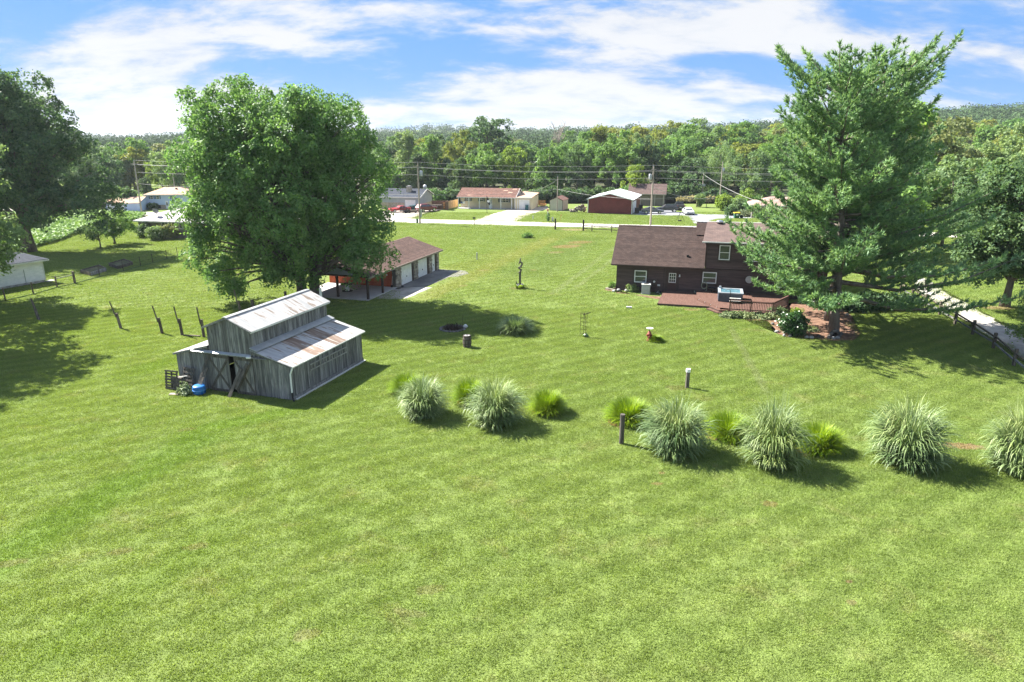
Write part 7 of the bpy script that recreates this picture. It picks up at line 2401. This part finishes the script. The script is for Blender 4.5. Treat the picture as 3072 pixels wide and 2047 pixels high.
# rocks round the mulch
for k, (u, v) in enumerate(((2318, 975), (2331, 998), (2352, 1010), (2370, 1012), (2420, 1015), (2434, 1016), (2486, 1016), (2500, 1018), (2512, 1017), (2523, 1005), (2524, 935), (2541, 947), (2455, 1012))):
    o = MB().blob((0, 0, .09), (random.uniform(.13, .24), random.uniform(.12, .2), random.uniform(.1, .16))).build('rock', GREYSTONE if k % 3 else DARKSTONE, None, True)
    tag(o, 'rough edging stone bordering the red brown mulch around the pine', 'rock', 'edging stones around the mulch bed')
    o.location = S(u, v)
tn = thing('stone_arch', 'small stone arch with a dark hollow at the foot of the pine', 'rock', S(2504, 1011))
for k in range(7):
    a = math.pi * k / 6
    MB().blob((.36 * math.cos(a), 0, .08 + .42 * math.sin(a)), (.16, .16, .14)).build('stone', DARKSTONE, tn, True)  # stones coloured dark for the shade under the pine
MB().box(-.26, .26, .1, .16, 0, .4).build('hollow', DARKIN, tn)  # black panel painted in for the shade inside the arch


# ------------------------------------------------------------------ ornamental grasses
def blades(n, r0, Lr, tilt, droop, w_, segs=7, up_bias=1.0, bend=1.7):
    a = rng.uniform(0, 2 * math.pi, n)
    rr = r0 * np.sqrt(rng.random(n))
    aa = a + rng.normal(0, .5, n)
    L = rng.uniform(Lr[0], Lr[1], n)
    th = tilt[0] + (tilt[1] - tilt[0]) * rng.random(n) ** up_bias
    dr = rng.uniform(droop[0], droop[1], n)
    s = np.linspace(0, 1, segs)[None]
    ang = th[:, None] + dr[:, None] * s ** bend           # bends further over along its length
    ds = (L / (segs - 1))[:, None]
    hx = np.cumsum(np.sin(ang) * ds, 1) - np.sin(ang[:, :1]) * ds
    hz_ = np.cumsum(np.cos(ang) * ds, 1) - np.cos(ang[:, :1]) * ds
    P = np.stack([rr[:, None] * np.cos(a)[:, None] + hx * np.cos(aa)[:, None], rr[:, None] * np.sin(a)[:, None] + hx * np.sin(aa)[:, None], np.maximum(hz_, .02)], 2)
    wv = np.array([1.0] * (segs - 2) + [.7, .08]) * w_
    Wd = np.stack([-np.sin(aa), np.cos(aa), np.zeros(n)], 1)[:, None] * wv[None, :, None]
    return P, Wd


def grass_protos():
    out = {}
    for nm in ('tall_a', 'tall_b'):
        P1, W1 = blades(560, .70, (1.7, 3.0), (.02, .30), (1.3, 2.7), .022, bend=2.8)
        P2, W2 = blades(520, .85, (.9, 1.7), (.15, .60), (1.2, 2.3), .022, bend=1.8)
        P3, W3 = blades(200, .55, (2.4, 3.3), (.0, .18), (.8, 2.6), .019, bend=4.5)
        me = strip_mesh('blades', np.concatenate([P1, P2, P3]), np.concatenate([W1, W2, W3]))
        me.materials.append(SILVERGRASS)
        Ps, Ws = blades(70, .60, (2.7, 3.7), (.0, .14), (.02, .18), .010)
        Pt, Wt = blades(130, .60, (2.6, 3.5), (.0, .16), (1.0, 2.8), .015, bend=6.0)
        ms = strip_mesh('stalks', np.concatenate([Ps, Pt]), np.concatenate([Ws, Wt]))
        ms.materials.append(PLUME)
        out[nm] = (me, ms)
    P1, W1 = blades(2500, .36, (.80, 1.15), (.0, 1.2), (.3, 1.0), .010)
    me = strip_mesh('blades', P1, W1)
    me.materials.append(GREENGRASS)
    out['fine'] = (me, None)
    P1, W1 = blades(1500, .45, (1.0, 1.7), (.05, .95), (.5, 1.6), .013)
    me = strip_mesh('blades', P1, W1)
    me.materials.append(SILVERGRASS)
    out['round'] = (me, None)
    return out


GP = grass_protos()


def clump(kind, u, v, sc, label, group, name):
    t = thing(name, label, 'ornamental grass', S(u, v), random.uniform(0, 6.28), group)
    t.scale = (sc[0] * random.uniform(.92, 1.1), sc[1] * random.uniform(.92, 1.1), sc[2] * random.uniform(.9, 1.1))
    t.rotation_euler = (random.uniform(-.09, .09), random.uniform(-.09, .09), t.rotation_euler.z)
    for nm, me in zip(('blades', 'stalks'), GP[kind]):
        if me:
            o = bpy.data.objects.new(nm, me)
            COL.objects.link(o)
            o.parent = t
    return t


G1, G2 = 'tall silver grasses in a row across the lawn', 'low bright green grasses between the tall ones'
clump('tall_a', 1271, 1246, (.86, .86, .86), 'leftmost tall silver grass clump, nearest the barn', G1, 'tall_grass')
clump('tall_b', 1490, 1270, (.88, .88, .93), 'tall silver grass clump second from the left', G1, 'tall_grass')
clump('tall_a', 2020, 1350, (.98, .98, 1.0), 'tall silver grass clump right of the dark brown post', G1, 'tall_grass')
clump('tall_b', 2315, 1392, (.98, .98, 1.0), 'tall silver grass clump between two low bright green clumps', G1, 'tall_grass')
clump('tall_a', 2716, 1386, (1.02, 1.02, 1.02), 'tall silver grass clump standing alone left of the bare soil patch', G1, 'tall_grass')
clump('tall_b', 3056, 1418, (1.0, 1.0, 1.06), 'tall silver grass clump cut by the right edge', G1, 'tall_grass')
clump('fine', 1226, 1178, (1.10, 1.10, 1.18), 'low bright green grass peeking out behind the leftmost tall clump', G2, 'low_grass')
clump('fine', 1412, 1206, (1.00, 1.00, 1.23), 'low bright green grass tucked behind the second tall clump', G2, 'low_grass')
clump('fine', 1645, 1236, (1.05, 1.05, 1.18), 'low bright green grass standing alone between two wide gaps', G2, 'low_grass')
clump('fine', 1888, 1262, (1.22, 1.22, 1.23), 'low bright green grass behind the dark brown post', G2, 'low_grass')
clump('fine', 2186, 1308, (1.20, 1.20, 1.18), 'low bright green grass between the two largest tall clumps', G2, 'low_grass')
clump('fine', 2453, 1348, (1.17, 1.17, 1.23), 'rightmost low bright green grass, beside the fourth tall clump', G2, 'low_grass')
clump('round', 1547, 998, (1, 1, .95), 'rounded pale grass mound at the edge of the maple shadow', None, 'pale_grass')
clump('fine', 1966, 1023, (.62, .62, .5), 'small dark daylily tuft beside the red hydrant', None, 'daylily')

# ------------------------------------------------------------------ summer haze
def haze():
    m = bpy.data.materials.new('summer_haze')
    m.use_nodes = True
    t = NT(m.node_tree)
    v = t.n('ShaderNodeVolumePrincipled', {'Color': (0.80, 0.90, 1.0, 1), 'Density': 0.00011, 'Anisotropy': 0.2})
    out = t.n('ShaderNodeOutputMaterial')
    t.t.links.new(v.outputs[0], out.inputs['Volume'])
    o = MB().box(-2700, 2700, -120, 3300, -3.0, 78.0).build('haze', m)
    o['kind'] = 'stuff'
    tag(o, 'thin pale blue summer haze over the distant hills', 'haze')


haze()
